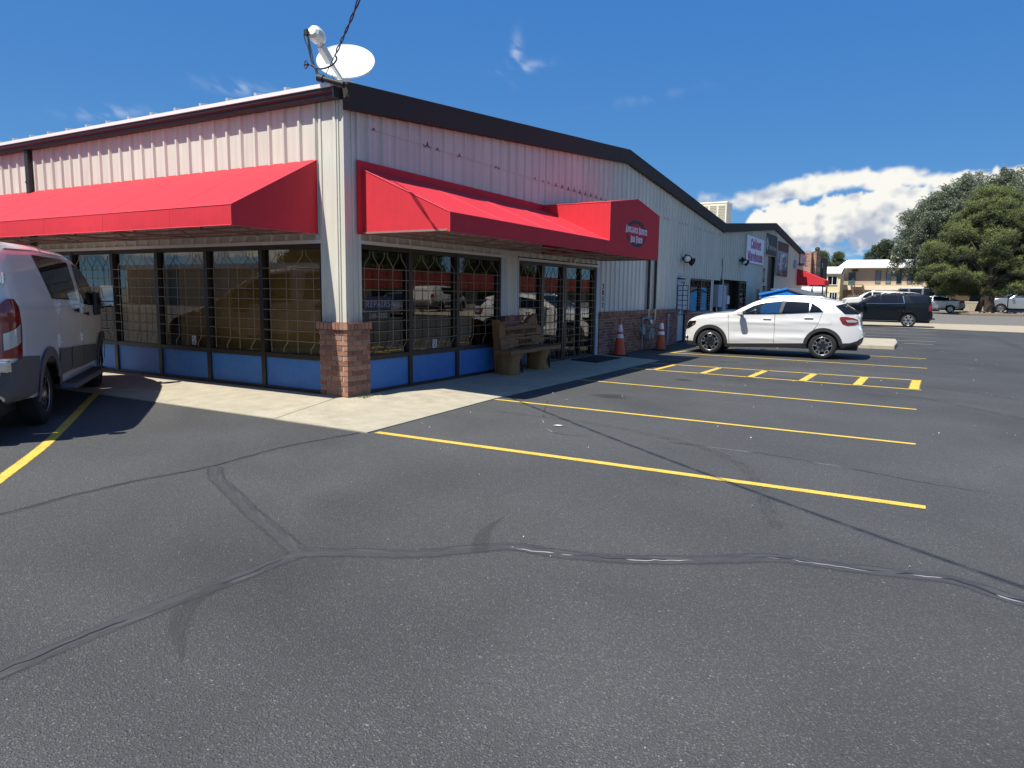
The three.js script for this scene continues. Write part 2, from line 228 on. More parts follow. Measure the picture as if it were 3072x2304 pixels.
M.bricks = [[0.27, 0.13, 0.085], [0.22, 0.10, 0.068], [0.32, 0.165, 0.105], [0.18, 0.085, 0.062], [0.27, 0.15, 0.105]].map((c, s) => new THREE.MeshStandardMaterial({ roughness: 0.92, map: dataTex(128, (d, N) => { const R = rng(40 + s); for (let j = 0; j < N; j++) for (let i = 0; i < N; i++) { const k = (j * N + i) * 4, n = 1 + 0.9 * (tile(i / 16, j / 16, 8, 4) - 0.5) + 0.25 * (R() - 0.5) - (R() < 0.02 ? 0.5 : 0); for (let q = 0; q < 3; q++) d[k + q] = toS(c[q] * n); d[k + 3] = 255; } }, true, 4) }));
M.mortar = mat([0.36, 0.32, 0.27], 0.95);
M.orange = mat([0.72, 0.10, 0.03], 0.5);
M.oldOrange = mat([0.42, 0.10, 0.045], 0.75);
M.reflect = mat([0.75, 0.76, 0.78], 0.4);
const woodMap = (c1, c2, s) => dataTex(512, (d, N) => { for (let j = 0; j < N; j++) for (let i = 0; i < N; i++) { const k = (j * N + i) * 4, q = tile(i / 128, j / 14, 512 / 14, 4), gr = tile(i / 300 + q * 0.2, j / 3, 512 / 3, 3), kn = smooth(0.66, 0.8, tile(i / 40 + s, j / 26, 20, 2)), t = clamp(0.15 + 0.7 * q + 0.5 * (gr - 0.5)); for (let m = 0; m < 3; m++) d[k + m] = toS(lerp(c1[m], c2[m], t) * (1 - 0.55 * kn)); d[k + 3] = 255; } }, true, 1.0);
M.wood = new THREE.MeshStandardMaterial({ map: woodMap([0.11, 0.048, 0.018], [0.36, 0.19, 0.078], 0), roughness: 0.75, bumpMap: null });
M.woodGold = new THREE.MeshStandardMaterial({ map: woodMap([0.14, 0.055, 0.014], [0.42, 0.215, 0.065], 5), roughness: 0.7 });
M.woodGrey = new THREE.MeshStandardMaterial({ map: woodMap([0.10, 0.085, 0.07], [0.30, 0.26, 0.21], 9), roughness: 0.85 });
M.meter = mat([0.24, 0.26, 0.27], 0.6, 0.2);
M.pipeDark = mat([0.02, 0.014, 0.015], 0.5);
M.boxGrey = mat([0.36, 0.39, 0.42], 0.55, 0.1);
M.doorGrey = mat([0.42, 0.47, 0.50], 0.5);
M.wire = mat([0.012, 0.012, 0.014], 0.6);
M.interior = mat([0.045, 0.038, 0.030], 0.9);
M.blind = mat([0.72, 0.60, 0.40], 0.8);
// ================================================================ ground, lot, pavement, markings
const rise = (x) => 0.33 * smooth(45, 58, x);
const edgeX = (z) => 38.76 - 0.365 * clamp(z, -18, 34);
function sheetXZ(xs, zs, y, col, uvS = 1) {                                             // xs(z-index) may be functions of z
  const pos = [], uv = [], c = [], ix = [], nx = xs.length;
  for (const z of zs) for (const q of xs) { const x = typeof q === 'function' ? q(z) : q; pos.push(x, y(x, z), z); uv.push(x * uvS, z * uvS); if (col) c.push(...col(x, z)); }
  for (let j = 0; j < zs.length - 1; j++) for (let i = 0; i < nx - 1; i++) { const a = j * nx + i, b = a + 1, d = a + nx, e = d + 1; ix.push(a, d, b, b, d, e); }
  const g = new THREE.BufferGeometry(); g.setAttribute('position', new THREE.Float32BufferAttribute(pos, 3)); g.setAttribute('uv', new THREE.Float32BufferAttribute(uv, 2)); if (col) g.setAttribute('color', new THREE.Float32BufferAttribute(c, 3)); g.setIndex(ix); g.computeVertexNormals(); return g;
}
const range = (a, b, s) => { const o = []; for (let x = a; x <= b + 1e-6; x += s) o.push(x); return o; };
struct('ground', sheetXZ([-1600, -300, -62, 20, 45, 47, 49, 51, 53, 55, 57, 60, 66, 90, 140, 300, 1800], [-1600, -300, -80, -30, 0, 30, 80, 300, 1600], (x) => rise(x) - 0.03), M.oldAsphalt);
{
  const near = (x, z) => {                                                              // broad tone of the sealcoat: scuffed lanes, patches
    let t = 1 + 0.50 * (fbm(x * 0.35 + 5, z * 0.35 + 2, 4) - 0.5) + 0.30 * (fbm(x * 1.7, z * 1.7, 3) - 0.5);
    t *= 1.10 - 0.22 * smooth(2, 14, x) + 0.22 * Math.exp(-(((x + 5.1) / 0.55) ** 2) - ((z - 6.1) / 0.5) ** 2) - 0.16 * smooth(0.58, 0.72, fbm(x * 0.8 + 31, z * 0.8 + 12, 3)) - 0.10 * smooth(0.6, 0.7, fbm(x * 3 + 2, z * 0.5 + 7, 3));
    t *= 1 + 0.13 * smooth(1.6, 0.2, Math.abs(z - 11 + 0.05 * x)) * fbm(x * 0.6 + 4, z * 2.5, 3);
    const q = 1 + 0.10 * (fbm(x * 0.5 + 40, z * 0.5, 3) - 0.5);
    return [t, t, t * (1.0 + 0.35 * (1 - q))];
  };
  const xs = [...range(-60, -14, 2), ...range(-13, 22, 0.4), ...range(23, 33, 1)];
  const zs = [...range(-50, -8, 2), ...range(-7, 13, 0.4), ...range(14, 34, 2)];
  struct('parking_lot', sheetXZ([...xs, edgeX], zs, () => 0, near), M.asphalt);
  struct('concrete_gutter', sheetXZ([(z) => edgeX(z) + 0.02, (z) => (edgeX(z) + 45.4) / 2, 45.4], range(-18, 60, 3), () => -0.006), M.oldConcrete);
  struct('street', sheetXZ([45.42, 47, 49, 51, 53, 55, 57, 60, 66, 76, 92], range(-60, 90, 5), (x) => rise(x) - 0.012), M.oldAsphalt);
}
function ribbon(pts, w, y, seed, jag = 0.25, step = 0.06, across = false) {
  y *= 0.36;                             // an uneven flat band along a line on the ground
  const R = rng(seed), cv = new THREE.CatmullRomCurve3(pts.map((p) => V3(p[0], 0, p[1])), false, 'centripetal'), L = cv.getLength(), n = Math.max(2, Math.ceil(L / step)), pos = [], uv = [], ix = [];
  for (let i = 0; i <= n; i++) { const t = i / n, p = cv.getPointAt(t), d = cv.getTangentAt(t), nx = -d.z, nz = d.x, ww = typeof w === 'function' ? w(t) : w, a = ww / 2 * (1 + jag * (2 * fbm(t * L * 5 + seed, 1.5, 3) - 1 + 0.3 * (R() - 0.5))), b = ww / 2 * (1 + jag * (2 * fbm(t * L * 5 + seed, 9.5, 3) - 1 + 0.3 * (R() - 0.5))); pos.push(p.x + nx * a, y, p.z + nz * a, p.x - nx * b, y, p.z - nz * b); if (across) uv.push(t * L * 1.6, 0.001, t * L * 1.6, 0.999); else uv.push(p.x + nx * a, p.z + nz * a, p.x - nx * b, p.z - nz * b); if (i) { const k = i * 2; ix.push(k - 2, k, k - 1, k - 1, k, k + 1); } }
  const g = new THREE.BufferGeometry(); g.setAttribute('position', new THREE.Float32BufferAttribute(pos, 3)); g.setAttribute('uv', new THREE.Float32BufferAttribute(uv, 2)); g.setIndex(ix); g.computeVertexNormals(); return g;
}
function wander(pts, amp, n, seed) { const cv = new THREE.CatmullRomCurve3(pts.map((p) => V3(p[0], 0, p[1])), false, 'centripetal'), o = []; for (let i = 0; i <= n; i++) { const p = cv.getPointAt(i / n), d = cv.getTangentAt(i / n), k = amp * (2 * fbm(i * 0.9 + seed, 3.3, 3) - 1); o.push([p.x - d.z * k, p.z + d.x * k]); } return o; }
const crack1 = [[-1.66, 1.72], [-2.64, 1.571], [-3.15, 1.62], [-3.609, 1.66], [-4.114, 1.576], [-4.665, 1.561], [-5.256, 1.614], [-7.5, 1.7]];
const seal2 = [[-3.55, 1.70], [-3.8, 2.05], [-4.052, 2.582], [-4.322, 3.141], [-4.508, 3.584], [-4.627, 3.85], [-4.69, 3.969]];
const seal3 = [[-4.69, 3.969], [-5.096, 3.961], [-5.571, 3.931], [-5.974, 3.929], [-6.45, 3.95], [-7.6, 3.97], [-9, 4.0]];
const seal4 = [[-4.69, 3.969], [-4.519, 4.206], [-4.308, 4.581], [-3.895, 5.014], [-3.848, 5.319], [-3.71, 5.722], [-3.409, 6.206], [-3.199, 6.508], [-3.153, 6.83], [-3.072, 7.193], [-3.028, 7.425], [-3.173, 7.745], [-3.3, 8.6], [-3.2, 10]];
const thin5 = [[1.7, 2.4], [0.6, 2.9], [-0.422, 3.592], [-0.272, 4.412], [-0.184, 5.413], [-0.321, 6.342], [-0.672, 7.489], [-0.693, 7.973], [-0.8, 9.5]];
const seal = (p, w, y, k) => ribbon(p, w, y, k, 0.12, 0.06, true);
struct('crack_sealant', seal(wander(crack1, 0.02, 40, 3), 0.09, 0.004, 1), M.sealant); struct('crack_sealant', seal(seal2, 0.17, 0.0048, 2), M.sealant); struct('crack_sealant', seal(seal3, 0.17, 0.0056, 3), M.sealant); struct('crack_sealant', seal(seal4, 0.20, 0.0064, 4), M.sealant);
struct('crack_sealant', seal([[-5.2, 3.95], [-5.457, 4.012], [-5.686, 4.225], [-5.86, 4.5]], (t) => 0.15 * (1 - t ** 3) + 0.01, 0.0072, 5), M.sealantThin); struct('crack_sealant', seal([[-4.1, 4.9], [-3.75, 4.72], [-3.4, 4.66]], (t) => 0.15 * (1 - t ** 2) + 0.01, 0.008, 6), M.sealantThin);
const lip = mat([0.30, 0.30, 0.30], 0.8);
struct('pavement_crack', [ribbon(wander(crack1, 0.028, 90, 11), (t) => 0.013 * (0.25 + fbm(t * 26, 1.2, 2)), 0.0094, 7, 0.9, 0.03), ribbon(wander(seal3, 0.02, 80, 12), (t) => 0.010 * smooth(0.42, 0.62, fbm(t * 18, 6.2, 2)), 0.0098, 8, 1, 0.03), ribbon(wander(seal4, 0.03, 120, 13), (t) => 0.014 * smooth(0.36, 0.6, fbm(t * 24, 3.1, 2)) * smooth(0.22, 0.36, t), 0.0102, 9, 0.95, 0.03), ribbon(wander(thin5, 0.03, 120, 14), (t) => 0.008 * smooth(0.4, 0.6, fbm(t * 22, 8.2, 2)), 0.009, 10, 0.95, 0.04)], M.black);
struct('pavement_crack_edge', [ribbon(wander(seal4.slice(3), 0.03, 110, 13.06).map(([x, z]) => [x - 0.011, z + 0.002]), (t) => 0.013 * smooth(0.45, 0.6, fbm(t * 40, 2.2, 2)) * smooth(1, 0.85, t), 0.0106, 15, 0.8, 0.03), ribbon(wander(thin5, 0.03, 120, 14).map(([x, z]) => [x - 0.008, z]), (t) => 0.011 * smooth(0.52, 0.66, fbm(t * 30, 4.2, 2)), 0.0096, 16, 0.8, 0.04)], lip);
// tyre scuffs and oil spots in the stalls
const spot = (x, z, r, y) => { const g = new THREE.PlaneGeometry(2 * r, 2 * r * 0.8); g.rotateX(-Math.PI / 2); g.rotateY(x * 3 + z); g.translate(x, y, z); return g; };
struct('oil_stain', [[2.7, 3.0, 0.42], [9.9, 3.1, 0.4], [5.6, 3.3, 0.3]].map(([x, z, r], i) => spot(x, z, r, 0.0012 + i * 0.00004)), M.oil);
const arc = (pts, w, y, k) => ribbon(pts, w, y, k, 0.1, 0.12, true);
struct('tyre_mark', [arc([[0.5, 9.6], [3.6, 8.6], [6.0, 6.6], [6.9, 4.4]], 0.20, 0.0052, 31), arc([[1.5, 10.9], [4.9, 9.6], [7.3, 7.2], [8.3, 4.6]], 0.20, 0.0054, 32), arc([[-4.6, 9.4], [-1.0, 10.4], [5, 10.6], [14, 10.2], [30, 9.7]], 0.3, 0.0056, 33), arc([[-2.6, 6.4], [-0.6, 5.6], [0.3, 4.0], [0.5, 2.2]], 0.17, 0.0058, 34)], M.skid);
struct('tyre_scuff', [arc([[8.4, 5.9], [9.4, 4.6], [10.2, 3.4], [10.9, 3.0]], 0.10, 0.006, 35), arc([[3.0, 5.4], [3.2, 4.2], [3.1, 2.6]], 0.16, 0.0062, 36), arc([[5.2, 12.4], [9.6, 11.6], [16, 11.4], [24, 11.0]], 0.6, 0.0064, 37), arc([[7.6, 2.6], [8.0, 4.2], [7.6, 6.4]], 0.14, 0.0066, 38)], M.scuff);
// yellow stall lines
function stallLine(pts, w, seed, m = M.yellow, jag = 0.12) { return struct('parking_line', ribbon(pts, w * 1.12, 0.0125, seed, jag * 0.5, 0.04, true), m); }
const L5 = [[[-1.53, 1.86], [-1.51, 3.4], [-1.49, 5.0], [-1.474, 7.29]], [[1.40, 1.66], [1.219, 7.193]], [[4.42, 1.56], [4.04, 7.174]], [[7.003, 1.7], [6.592, 7.218]], [[8.38, 1.5], [8.264, 7.17]], [[11.63, 1.2], [11.138, 7.314]], [[14.5, 1.0], [14.1, 7.3]], [[17.35, 1.0], [17.1, 5.1]], [[21.1, 6.6], [20.97, 7.5]], [[23.1, 1.2], [22.94, 7.6]], [[25.9, 1.2], [25.72, 7.67]], [[28.9, 1.2], [28.7, 7.7]], [[32.0, 1.2], [31.86, 7.74]], [[33.9, 1.2], [33.6, 7.76]]];
L5.forEach((p, i) => stallLine(p, i === 0 ? 0.115 : i < 3 ? 0.095 : 0.10, 50 + i, i > 6 ? M.whiteLine : M.yellow));
const hx = (z) => [lerp(7.003, 6.592, (z - 1.94) / 5.28), lerp(8.38, 8.264, (z - 1.5) / 5.67)];
[2.24, 3.28, 4.26, 5.24, 6.19, 7.10].forEach((z, i) => { const [a, b] = hx(z); stallLine([[a - 0.05, z], [b + 0.05, z + 0.03]], 0.12 + 0.012 * i, 80 + i); });
stallLine([[11.6, 1.15], [12.55, 1.3]], 0.1, 90);
for (let k = 0; k < 2; k++) { const o = k * 3.1; stallLine([[-1.3 - o * 0.79, -3.95 - o * 0.62], [-1.8 - o * 0.79, -3.32 - o * 0.62], [-3.83 - o * 0.79, -0.57 - o * 0.62], [-4.9 - o * 0.79, 0.72 - o * 0.62]], 0.115, 95 + k); }
// pavement round the corner of the shop, laid in slabs that fall towards the lot
{
  const walk = sub('sidewalk', scene); walk.userData.kind = 'structure';
  const yl = (d) => 0.012 + 0.062 * (1 - d / 1.6);
  const slab = (p) => obj('slab', poly3(p.map(([x, z, d]) => [x, yl(d), z]), 0.12), M.concrete, walk);
  const zl = [-0.12, -3.3, -6.5, -9.7, -12.9, -16.1, -19.3];
  for (let i = 0; i < zl.length - 1; i++) slab([[-1.58, zl[i] + (i ? 0 : 0.38), 1.6], [-0.0, zl[i] - 0.006, 0], [0.0, zl[i + 1] + 0.006, 0], [-1.58, zl[i + 1] + 0.006, 1.6]]);
  slab([[-1.60, 0.28, 1.6], [-1.62, 1.80, 1.6], [1.40, 1.63, 1.6], [1.40, 0, 0], [0.0, 0, 0], [0, -0.11, 0]]);
  const xl = [1.41, 4.3, 7.2, 9.15];
  for (let i = 0; i < 3; i++) slab([[xl[i] + 0.006, 1.63, 1.6], [xl[i + 1] - 0.006, 1.63, 1.6], [xl[i + 1] - 0.006, 0, 0], [xl[i] + 0.006, 0, 0]]);
}
// concrete island in the lot, seen past the tail of the white car
{ const g = new THREE.ExtrudeGeometry(new THREE.Shape([[17.4, -5.28], [21.3, -5.2], [21.45, -6.3], [19.5, -6.42], [17.4, -6.4]].map((p) => new THREE.Vector2(...p))), { depth: 0.1, bevelEnabled: true, bevelSize: 0.03, bevelThickness: 0.03, bevelSegments: 2 }); g.rotateX(-Math.PI / 2); const m = struct('concrete_island', g, M.concrete); m.userData.label = 'low concrete island in the lot beyond the tail of the white car'; }
// ================================================================ the corner shop and the warehouse behind it (one long gabled shed, two bays)
const Lw = (u, v, n) => [-n, v, -u], Rw = (u, v, n) => [u, v, n];
function wbox(map, u0, u1, v0, v1, n0, n1) { const a = map(u0, v0, n0), b = map(u1, v1, n1); return B(Math.min(a[0], b[0]), Math.max(a[0], b[0]), Math.min(a[1], b[1]), Math.max(a[1], b[1]), Math.min(a[2], b[2]), Math.max(a[2], b[2])); }
const RIB = 0.311;
// sheets of ribbed steel, three ribs each, a mesh per sheet
function siding(parent, map, u0, u1, bot, top, phase, m, amp = 0.004, dn = 0) {
  const cuts = [u0]; for (let k = Math.ceil((u0 - phase) / (3 * RIB)) - 1; ; k++) { const c = phase + k * 3 * RIB - 0.04; if (c > u0 + 0.08 && c < u1 - 0.08) cuts.push(c); if (c > u1) break; } cuts.push(u1);
  for (let s = 0; s < cuts.length - 1; s++) {
    const a = cuts[s], b = cuts[s + 1], P = [[a, 0]];
    for (let k = Math.floor((a - phase) / RIB) - 1; phase + k * RIB < b + 0.05; k++) { const c = phase + k * RIB; for (const [du, n] of [[-0.042, 0], [-0.018, 0.036], [0.018, 0.036], [0.042, 0]]) if (c + du > a + 0.004 && c + du < b - 0.004) P.push([c + du, n]); const mid = c + RIB / 2; for (const q of [-0.06, 0.06]) if (mid + q > a + 0.01 && mid + q < b - 0.01) P.push([mid + q, -1]); }
    P.push([b, 0]); P.sort((x, y) => x[0] - y[0]);
    const nv = Math.max(2, Math.ceil((top((a + b) / 2) - bot((a + b) / 2)) / 0.2)), pos = [], uv = [], ix = [];
    for (let j = 0; j <= nv; j++) for (const [u, n] of P) { const v = lerp(bot(u), top(u), j / nv), w = n === -1 ? amp * (fbm(u * 3.1 + 7, v * 2.2 + (map === Lw ? 50 : 0), 3) - 0.5) * 2.4 : 0; pos.push(...map(u, v, (n === -1 ? 0 : n) + w + 0.002 + dn)); uv.push(u + s * 0.37, v); }
    const W = P.length; for (let j = 0; j < nv; j++) for (let i = 0; i < W - 1; i++) { const q = j * W + i, r = q + 1, t = q + W, z = t + 1; ix.push(q, r, z, q, z, t); }
    let g = new THREE.BufferGeometry(); g.setAttribute('position', new THREE.Float32BufferAttribute(pos, 3)); g.setAttribute('uv', new THREE.Float32BufferAttribute(uv, 2)); g.setIndex(ix); g = toCreasedNormals(g, 0.35); obj('siding_sheet', g, m, parent);
  }
}
// security grille: verticals that run into bottle-necked curves at the head, horizontals, hooked feet
function grilleGeo(map, u0, u1, v0, v1, n, necks, shared, horiz = 8, r = 0.0058) {
  const g = [], W = u1 - u0, head = v1 - 0.025, sh = v1 - 0.275, foot = v0 + 0.20, T = (pts) => tube(pts.map(([u, v]) => map(u, v, n)), r, 5, pts.length * 3), verts = [];
  necks.forEach((c, i) => {
    const nu = u0 + c * W, sp = shared ? W * 0.142 : W * 0.145;
    for (const s of [-1, 1]) { const e = nu + s * sp; g.push(T([[nu + s * 0.035, head], [nu + s * 0.035, head - 0.055], [nu + s * 0.042, head - 0.075], [e - s * 0.008, sh + 0.05], [e, sh + 0.02], [e, sh - 0.03]])); if (!verts.some((q) => Math.abs(q - e) < 0.03)) verts.push(e); }
  });
  verts.forEach((e, i) => { const k = shared ? -1 : i % 2 ? 0 : 1; g.push(rod(map(e, sh, n), map(e, foot, n), r, r, 5)); if (k) g.push(T([[e, foot + 0.01], [e, foot - 0.02], [e + k * 0.085, foot - 0.12], [e + k * 0.085, v0 + 0.02]])); else g.push(rod(map(e, foot, n), map(e, v0 + 0.02, n), r, r, 5)); });
  for (let j = 0; j < horiz; j++) { const v = lerp(sh - 0.005, foot, j / (horiz - 1)); g.push(rod(map(u0, v, n + 0.008), map(u1, v, n + 0.008), r, r, 5)); }
  return g;
}
function windowBay(parent, map, u0, u1, o = {}) {
  const { sill = 0.60, head = 2.21, base = 0.075, necks = [0.26, 0.73], shared = false, kick = true, horiz = 8, mull = 0.042, name = 'window' } = o, w = sub(name, parent);
  const f = [wbox(map, u0 + mull, u1 - mull, head, head + 0.065, -0.09, 0.014), wbox(map, u0, u0 + mull, base, head + 0.065, -0.1, 0.022), wbox(map, u1 - mull, u1, base, head + 0.065, -0.1, 0.022), wbox(map, u0 + mull, u1 - mull, base, base + 0.045, -0.09, 0.014)];
  if (kick) f.push(wbox(map, u0 + mull, u1 - mull, sill - 0.035, sill + 0.035, -0.09, 0.018));
  obj('frame', f, M.bronze, w);
  const gb = kick ? sill + 0.035 : base + 0.045;
  obj('pane', wbox(map, u0 + mull, u1 - mull, gb, head, -0.052, -0.046), M.glass, w);
  if (kick) obj('kick_panel', wbox(map, u0 + mull, u1 - mull, base + 0.045, sill - 0.035, -0.06, -0.012), M.blue, w);
  if (horiz) obj('security_grille', grilleGeo(map, u0 + mull, u1 - mull, gb, head, 0.012, necks, shared, horiz), M.grille, w);
  return w;
}
const gableLow = (x) => 4.078 + 0.958 * (1 - Math.abs(((x % 21.3) + 21.3) % 21.3 - 10.65) / 10.65), gableTop = (x) => gableLow(x) + 0.345 + 0.0 * x;
const shop = thing('shop_building', 'long cream ribbed steel shop with dark gable trim, red awnings and barred windows', 'shop');
const house2 = thing('warehouse_building', 'second gabled steel shed carrying the big Cabinet Warehouse sign', 'warehouse');
{
  const flat = (v) => () => v;
  // side of the eaves (facing the van)
  siding(shop, Lw, 0.44, 22, flat(2.33), flat(4.27), 0.52, M.siding, 0.006);
  siding(shop, Lw, 11.2, 22, flat(0.06), flat(2.328), 0.52, M.siding);
  obj('head_trim', wbox(Lw, 0.44, 11.2, 2.277, 2.328, -0.05, 0.04), M.trim, shop);
  for (let k = 0; k < 8; k++) { const a = k ? 1.733 + (k - 1) * 1.304 : 0.44, b = 1.733 + k * 1.304; windowBay(shop, Lw, a + (k ? 0 : 0), b, { necks: k === 4 ? [0.2, 0.5, 0.8] : [0.26, 0.73], shared: k === 4 }); }
  obj('sill_plate', wbox(Lw, 0.44, 11.2, 0.0, 0.074, -0.12, 0.03), M.bronze, shop);
  // gable side, facing the lot
  siding(shop, Rw, 0.28, 4.42, flat(2.33), flat(3.945), 0.498, M.siding); siding(shop, Rw, 0.28, 4.42, flat(3.93), (x) => gableLow(x) + 0.1, 0.498, M.siding, 0.005, 0.008);
  siding(shop, Rw, 4.42, 9.02, flat(2.33), flat(3.945), 0.498, M.siding); siding(shop, Rw, 4.42, 9.02, flat(3.93), (x) => gableLow(x) + 0.1, 0.498, M.siding, 0.005, 0.008);
  siding(shop, Rw, 4.43, 4.90, flat(1.15), flat(2.328), 0.498, M.siding);
  siding(shop, Rw, 9.02, 15.62, flat(1.14), flat(3.945), 0.498, M.siding); siding(shop, Rw, 9.02, 15.62, flat(3.93), (x) => gableLow(x) + 0.1, 0.498, M.siding, 0.005, 0.008);
  siding(shop, Rw, 15.62, 21.3, flat(2.19), flat(3.945), 0.498, M.siding); siding(shop, Rw, 15.62, 21.3, flat(3.93), (x) => gableLow(x) + 0.1, 0.498, M.siding, 0.005, 0.008);
  siding(shop, Rw, 16.46, 17.06, flat(1.08), flat(2.188), 0.498, M.siding);
  siding(shop, Rw, 19.86, 20.32, flat(0.05), flat(2.188), 0.498, M.siding);
  obj('head_trim', [wbox(Rw, 0.27, 4.40, 2.277, 2.328, -0.05, 0.045), wbox(Rw, 4.92, 9.02, 2.257, 2.308, -0.05, 0.045)], M.trim, shop);
  for (const g of [wbox(Rw, 4.26, 4.42, 1.15, 2.276, -0.05, 0.03), wbox(Rw, 4.90, 4.955, 1.15, 2.256, -0.05, 0.03), wbox(Rw, 8.86, 9.02, 0.06, 2.256, -0.06, 0.05)]) obj('jamb_trim', g, M.doorGrey, shop);
  // folded corner post
  obj('corner_post', [B(-0.012, 0.29, 1.148, 4.27, -0.445, 0.012), B(-0.03, -0.012, 1.148, 4.27, -0.17, -0.115), B(-0.03, -0.012, 1.148, 4.27, -0.095, -0.07), B(0.13, 0.155, 1.148, 4.2, 0.012, 0.03), B(0.24, 0.29, 1.148, 4.2, 0.012, 0.036), B(-0.03, -0.012, 1.148, 4.27, -0.445, -0.40), B(-0.024, 0.05, 1.148, 4.27, 0.0121, 0.022)], M.siding, shop);
  [[0.438, 1.459], [1.455, 2.80], [2.796, 4.262]].forEach(([a, b], i) => windowBay(shop, Rw, i ? a : 0.27, b, { necks: [0.2, 0.5, 0.8], shared: true, mull: 0.045 }));
  obj('sill_plate', wbox(Rw, 0.30, 4.26, 0.0, 0.074, -0.12, 0.03), M.bronze, shop);
  windowBay(shop, Rw, 4.955, 6.0, { head: 2.19, necks: [0.2, 0.5, 0.8], shared: true });
  for (const [a, b, k] of [[6.0, 7.08, 0], [7.10, 8.86, 1]]) {
    const d = windowBay(shop, Rw, a, b, { head: 2.19, kick: false, sill: 0.1, necks: k ? [0.18, 0.45, 0.8] : [0.25, 0.72], shared: false, horiz: 11, mull: 0.085, name: 'door' });
    obj('handle', [rod([k ? 7.22 : 6.97, 0.95, 0.06], [k ? 7.22 : 6.97, 1.3, 0.06], 0.012), rod([k ? 7.22 : 6.97, 0.98, 0.0], [k ? 7.22 : 6.97, 0.98, 0.06], 0.01), rod([k ? 7.22 : 6.97, 1.27, 0.0], [k ? 7.22 : 6.97, 1.27, 0.06], 0.01)], M.steel, d);
  }
  obj('door_mullion', B(7.96, 8.02, 0.16, 2.19, -0.04, 0.012), M.bronze, shop);
  // grey flush door, grille windows and meter bay further along
  const gd = sub('door', shop); obj('leaf', B(15.72, 16.46, 0.05, 2.12, -0.06, 0.0), M.doorGrey, gd); obj('hood', [B(15.55, 16.5, 2.16, 2.21, 0.0, 0.12), rod([15.6, 2.18, 0.12], [15.6, 2.24, 0.12], 0.03)], M.doorGrey, gd); obj('handle', rod([15.8, 1.0, 0.02], [15.9, 1.0, 0.06], 0.02), M.steel, gd);
  const sg = sub('security_gate', shop); { const q = []; for (const z of [0.03, 0.2, 0.37]) q.push(rod([15.64, 0.95, z], [15.64, 1.92, z], 0.012)); for (let y = 0.95; y < 1.93; y += 0.16) q.push(rod([15.64, y, 0.03], [15.64, y, 0.37], 0.01)); q.push(tube([[15.64, 1.92, 0.2], [15.64, 2.0, 0.25], [15.64, 2.02, 0.18], [15.64, 1.98, 0.14]], 0.012)); obj('bars', q, M.black, sg); }
  windowBay(shop, Rw, 17.06, 18.5, { sill: 1.05, base: 1.0, head: 2.12, kick: false, necks: [0.26, 0.73], horiz: 7 });
  windowBay(shop, Rw, 18.5, 19.86, { sill: 1.05, base: 1.0, head: 2.12, kick: false, necks: [0.26, 0.73], horiz: 7 });
  // fascia boards of the first gable
  const fas = (parent, xs) => { for (let i = 0; i < xs.length - 1; i++) { const a = xs[i] + (i ? 0.004 : 0), b = xs[i + 1] - 0.004, s = new THREE.Shape([[a, gableLow(a + 1e-4)], [b, gableLow(b - 1e-4)], [b, gableTop(b - 1e-4)], [a, gableTop(a + 1e-4)]].map((p) => new THREE.Vector2(...p))); const g = new THREE.ExtrudeGeometry(s, { depth: 0.1, bevelEnabled: true, bevelSize: 0.006, bevelThickness: 0.006, bevelSegments: 1 }); g.translate(0, 0, 0.03 + 0.004 * (i % 2)); obj('fascia_board', g, M.fascia, parent); } };
  fas(shop, [-0.03, 4.6, 7.7, 9.95, 10.65, 13.4, 17.0, 21.3]); fas(house2, [21.3, 24.6, 28.2, 31.95, 36.0, 40.2, 42.5]);
  // gutter, downspout, drip edge, roof
  const gs = new THREE.Shape([[0, 0], [-0.12, 0.0], [-0.135, 0.03], [-0.13, 0.06], [-0.165, 0.085], [-0.165, 0.125], [-0.15, 0.125], [-0.15, 0.095], [-0.02, 0.095], [0, 0.11]].map((p) => new THREE.Vector2(...p))), gg = new THREE.ExtrudeGeometry(gs, { depth: 22, bevelEnabled: false }); gg.translate(-0.03, 4.215, -22); obj('gutter', [gg, B(-0.2, -0.03, 4.212, 4.345, 0.001, 0.02)], M.gutter, shop);
  obj('downspout', [RB(-0.115, -0.03, 2.4, 4.215, -8.17, -8.04, 0.012), B(-0.12, -0.025, 3.6, 3.64, -8.175, -8.035)], M.gutter, shop);
  obj('drip_edge', B(-0.215, -0.02, 4.347, 4.40, -22, -0.02), M.roofEdge, shop);
  for (const [own, x0] of [[shop, 0], [house2, 21.3]]) for (const s of [0, 1]) {
    const a = x0 + (s ? 10.65 : (x0 ? 0 : -0.2)), b = x0 + (s ? 21.3 : 10.65), ya = gableLow(s ? 10.65 : 0) + 0.325, yb = gableLow(s ? 0 : 10.65) + 0.325, r = [poly3([[a, ya - (a < 0 ? 0.018 : 0), 0.02], [b, yb, 0.02], [b, yb, -30], [a, ya - (a < 0 ? 0.018 : 0), -30]], 0.03)];
    obj('roof_sheet', r, M.roof, own);
    const rb = []; for (let z = -0.9; z > -30; z -= 0.62) rb.push(bar([a, ya + 0.01, z], [b, yb + 0.01, z], 0.07, 0.05)); obj('roof_ribs', rb, M.roof, own).userData.kind = 'stuff';
  }
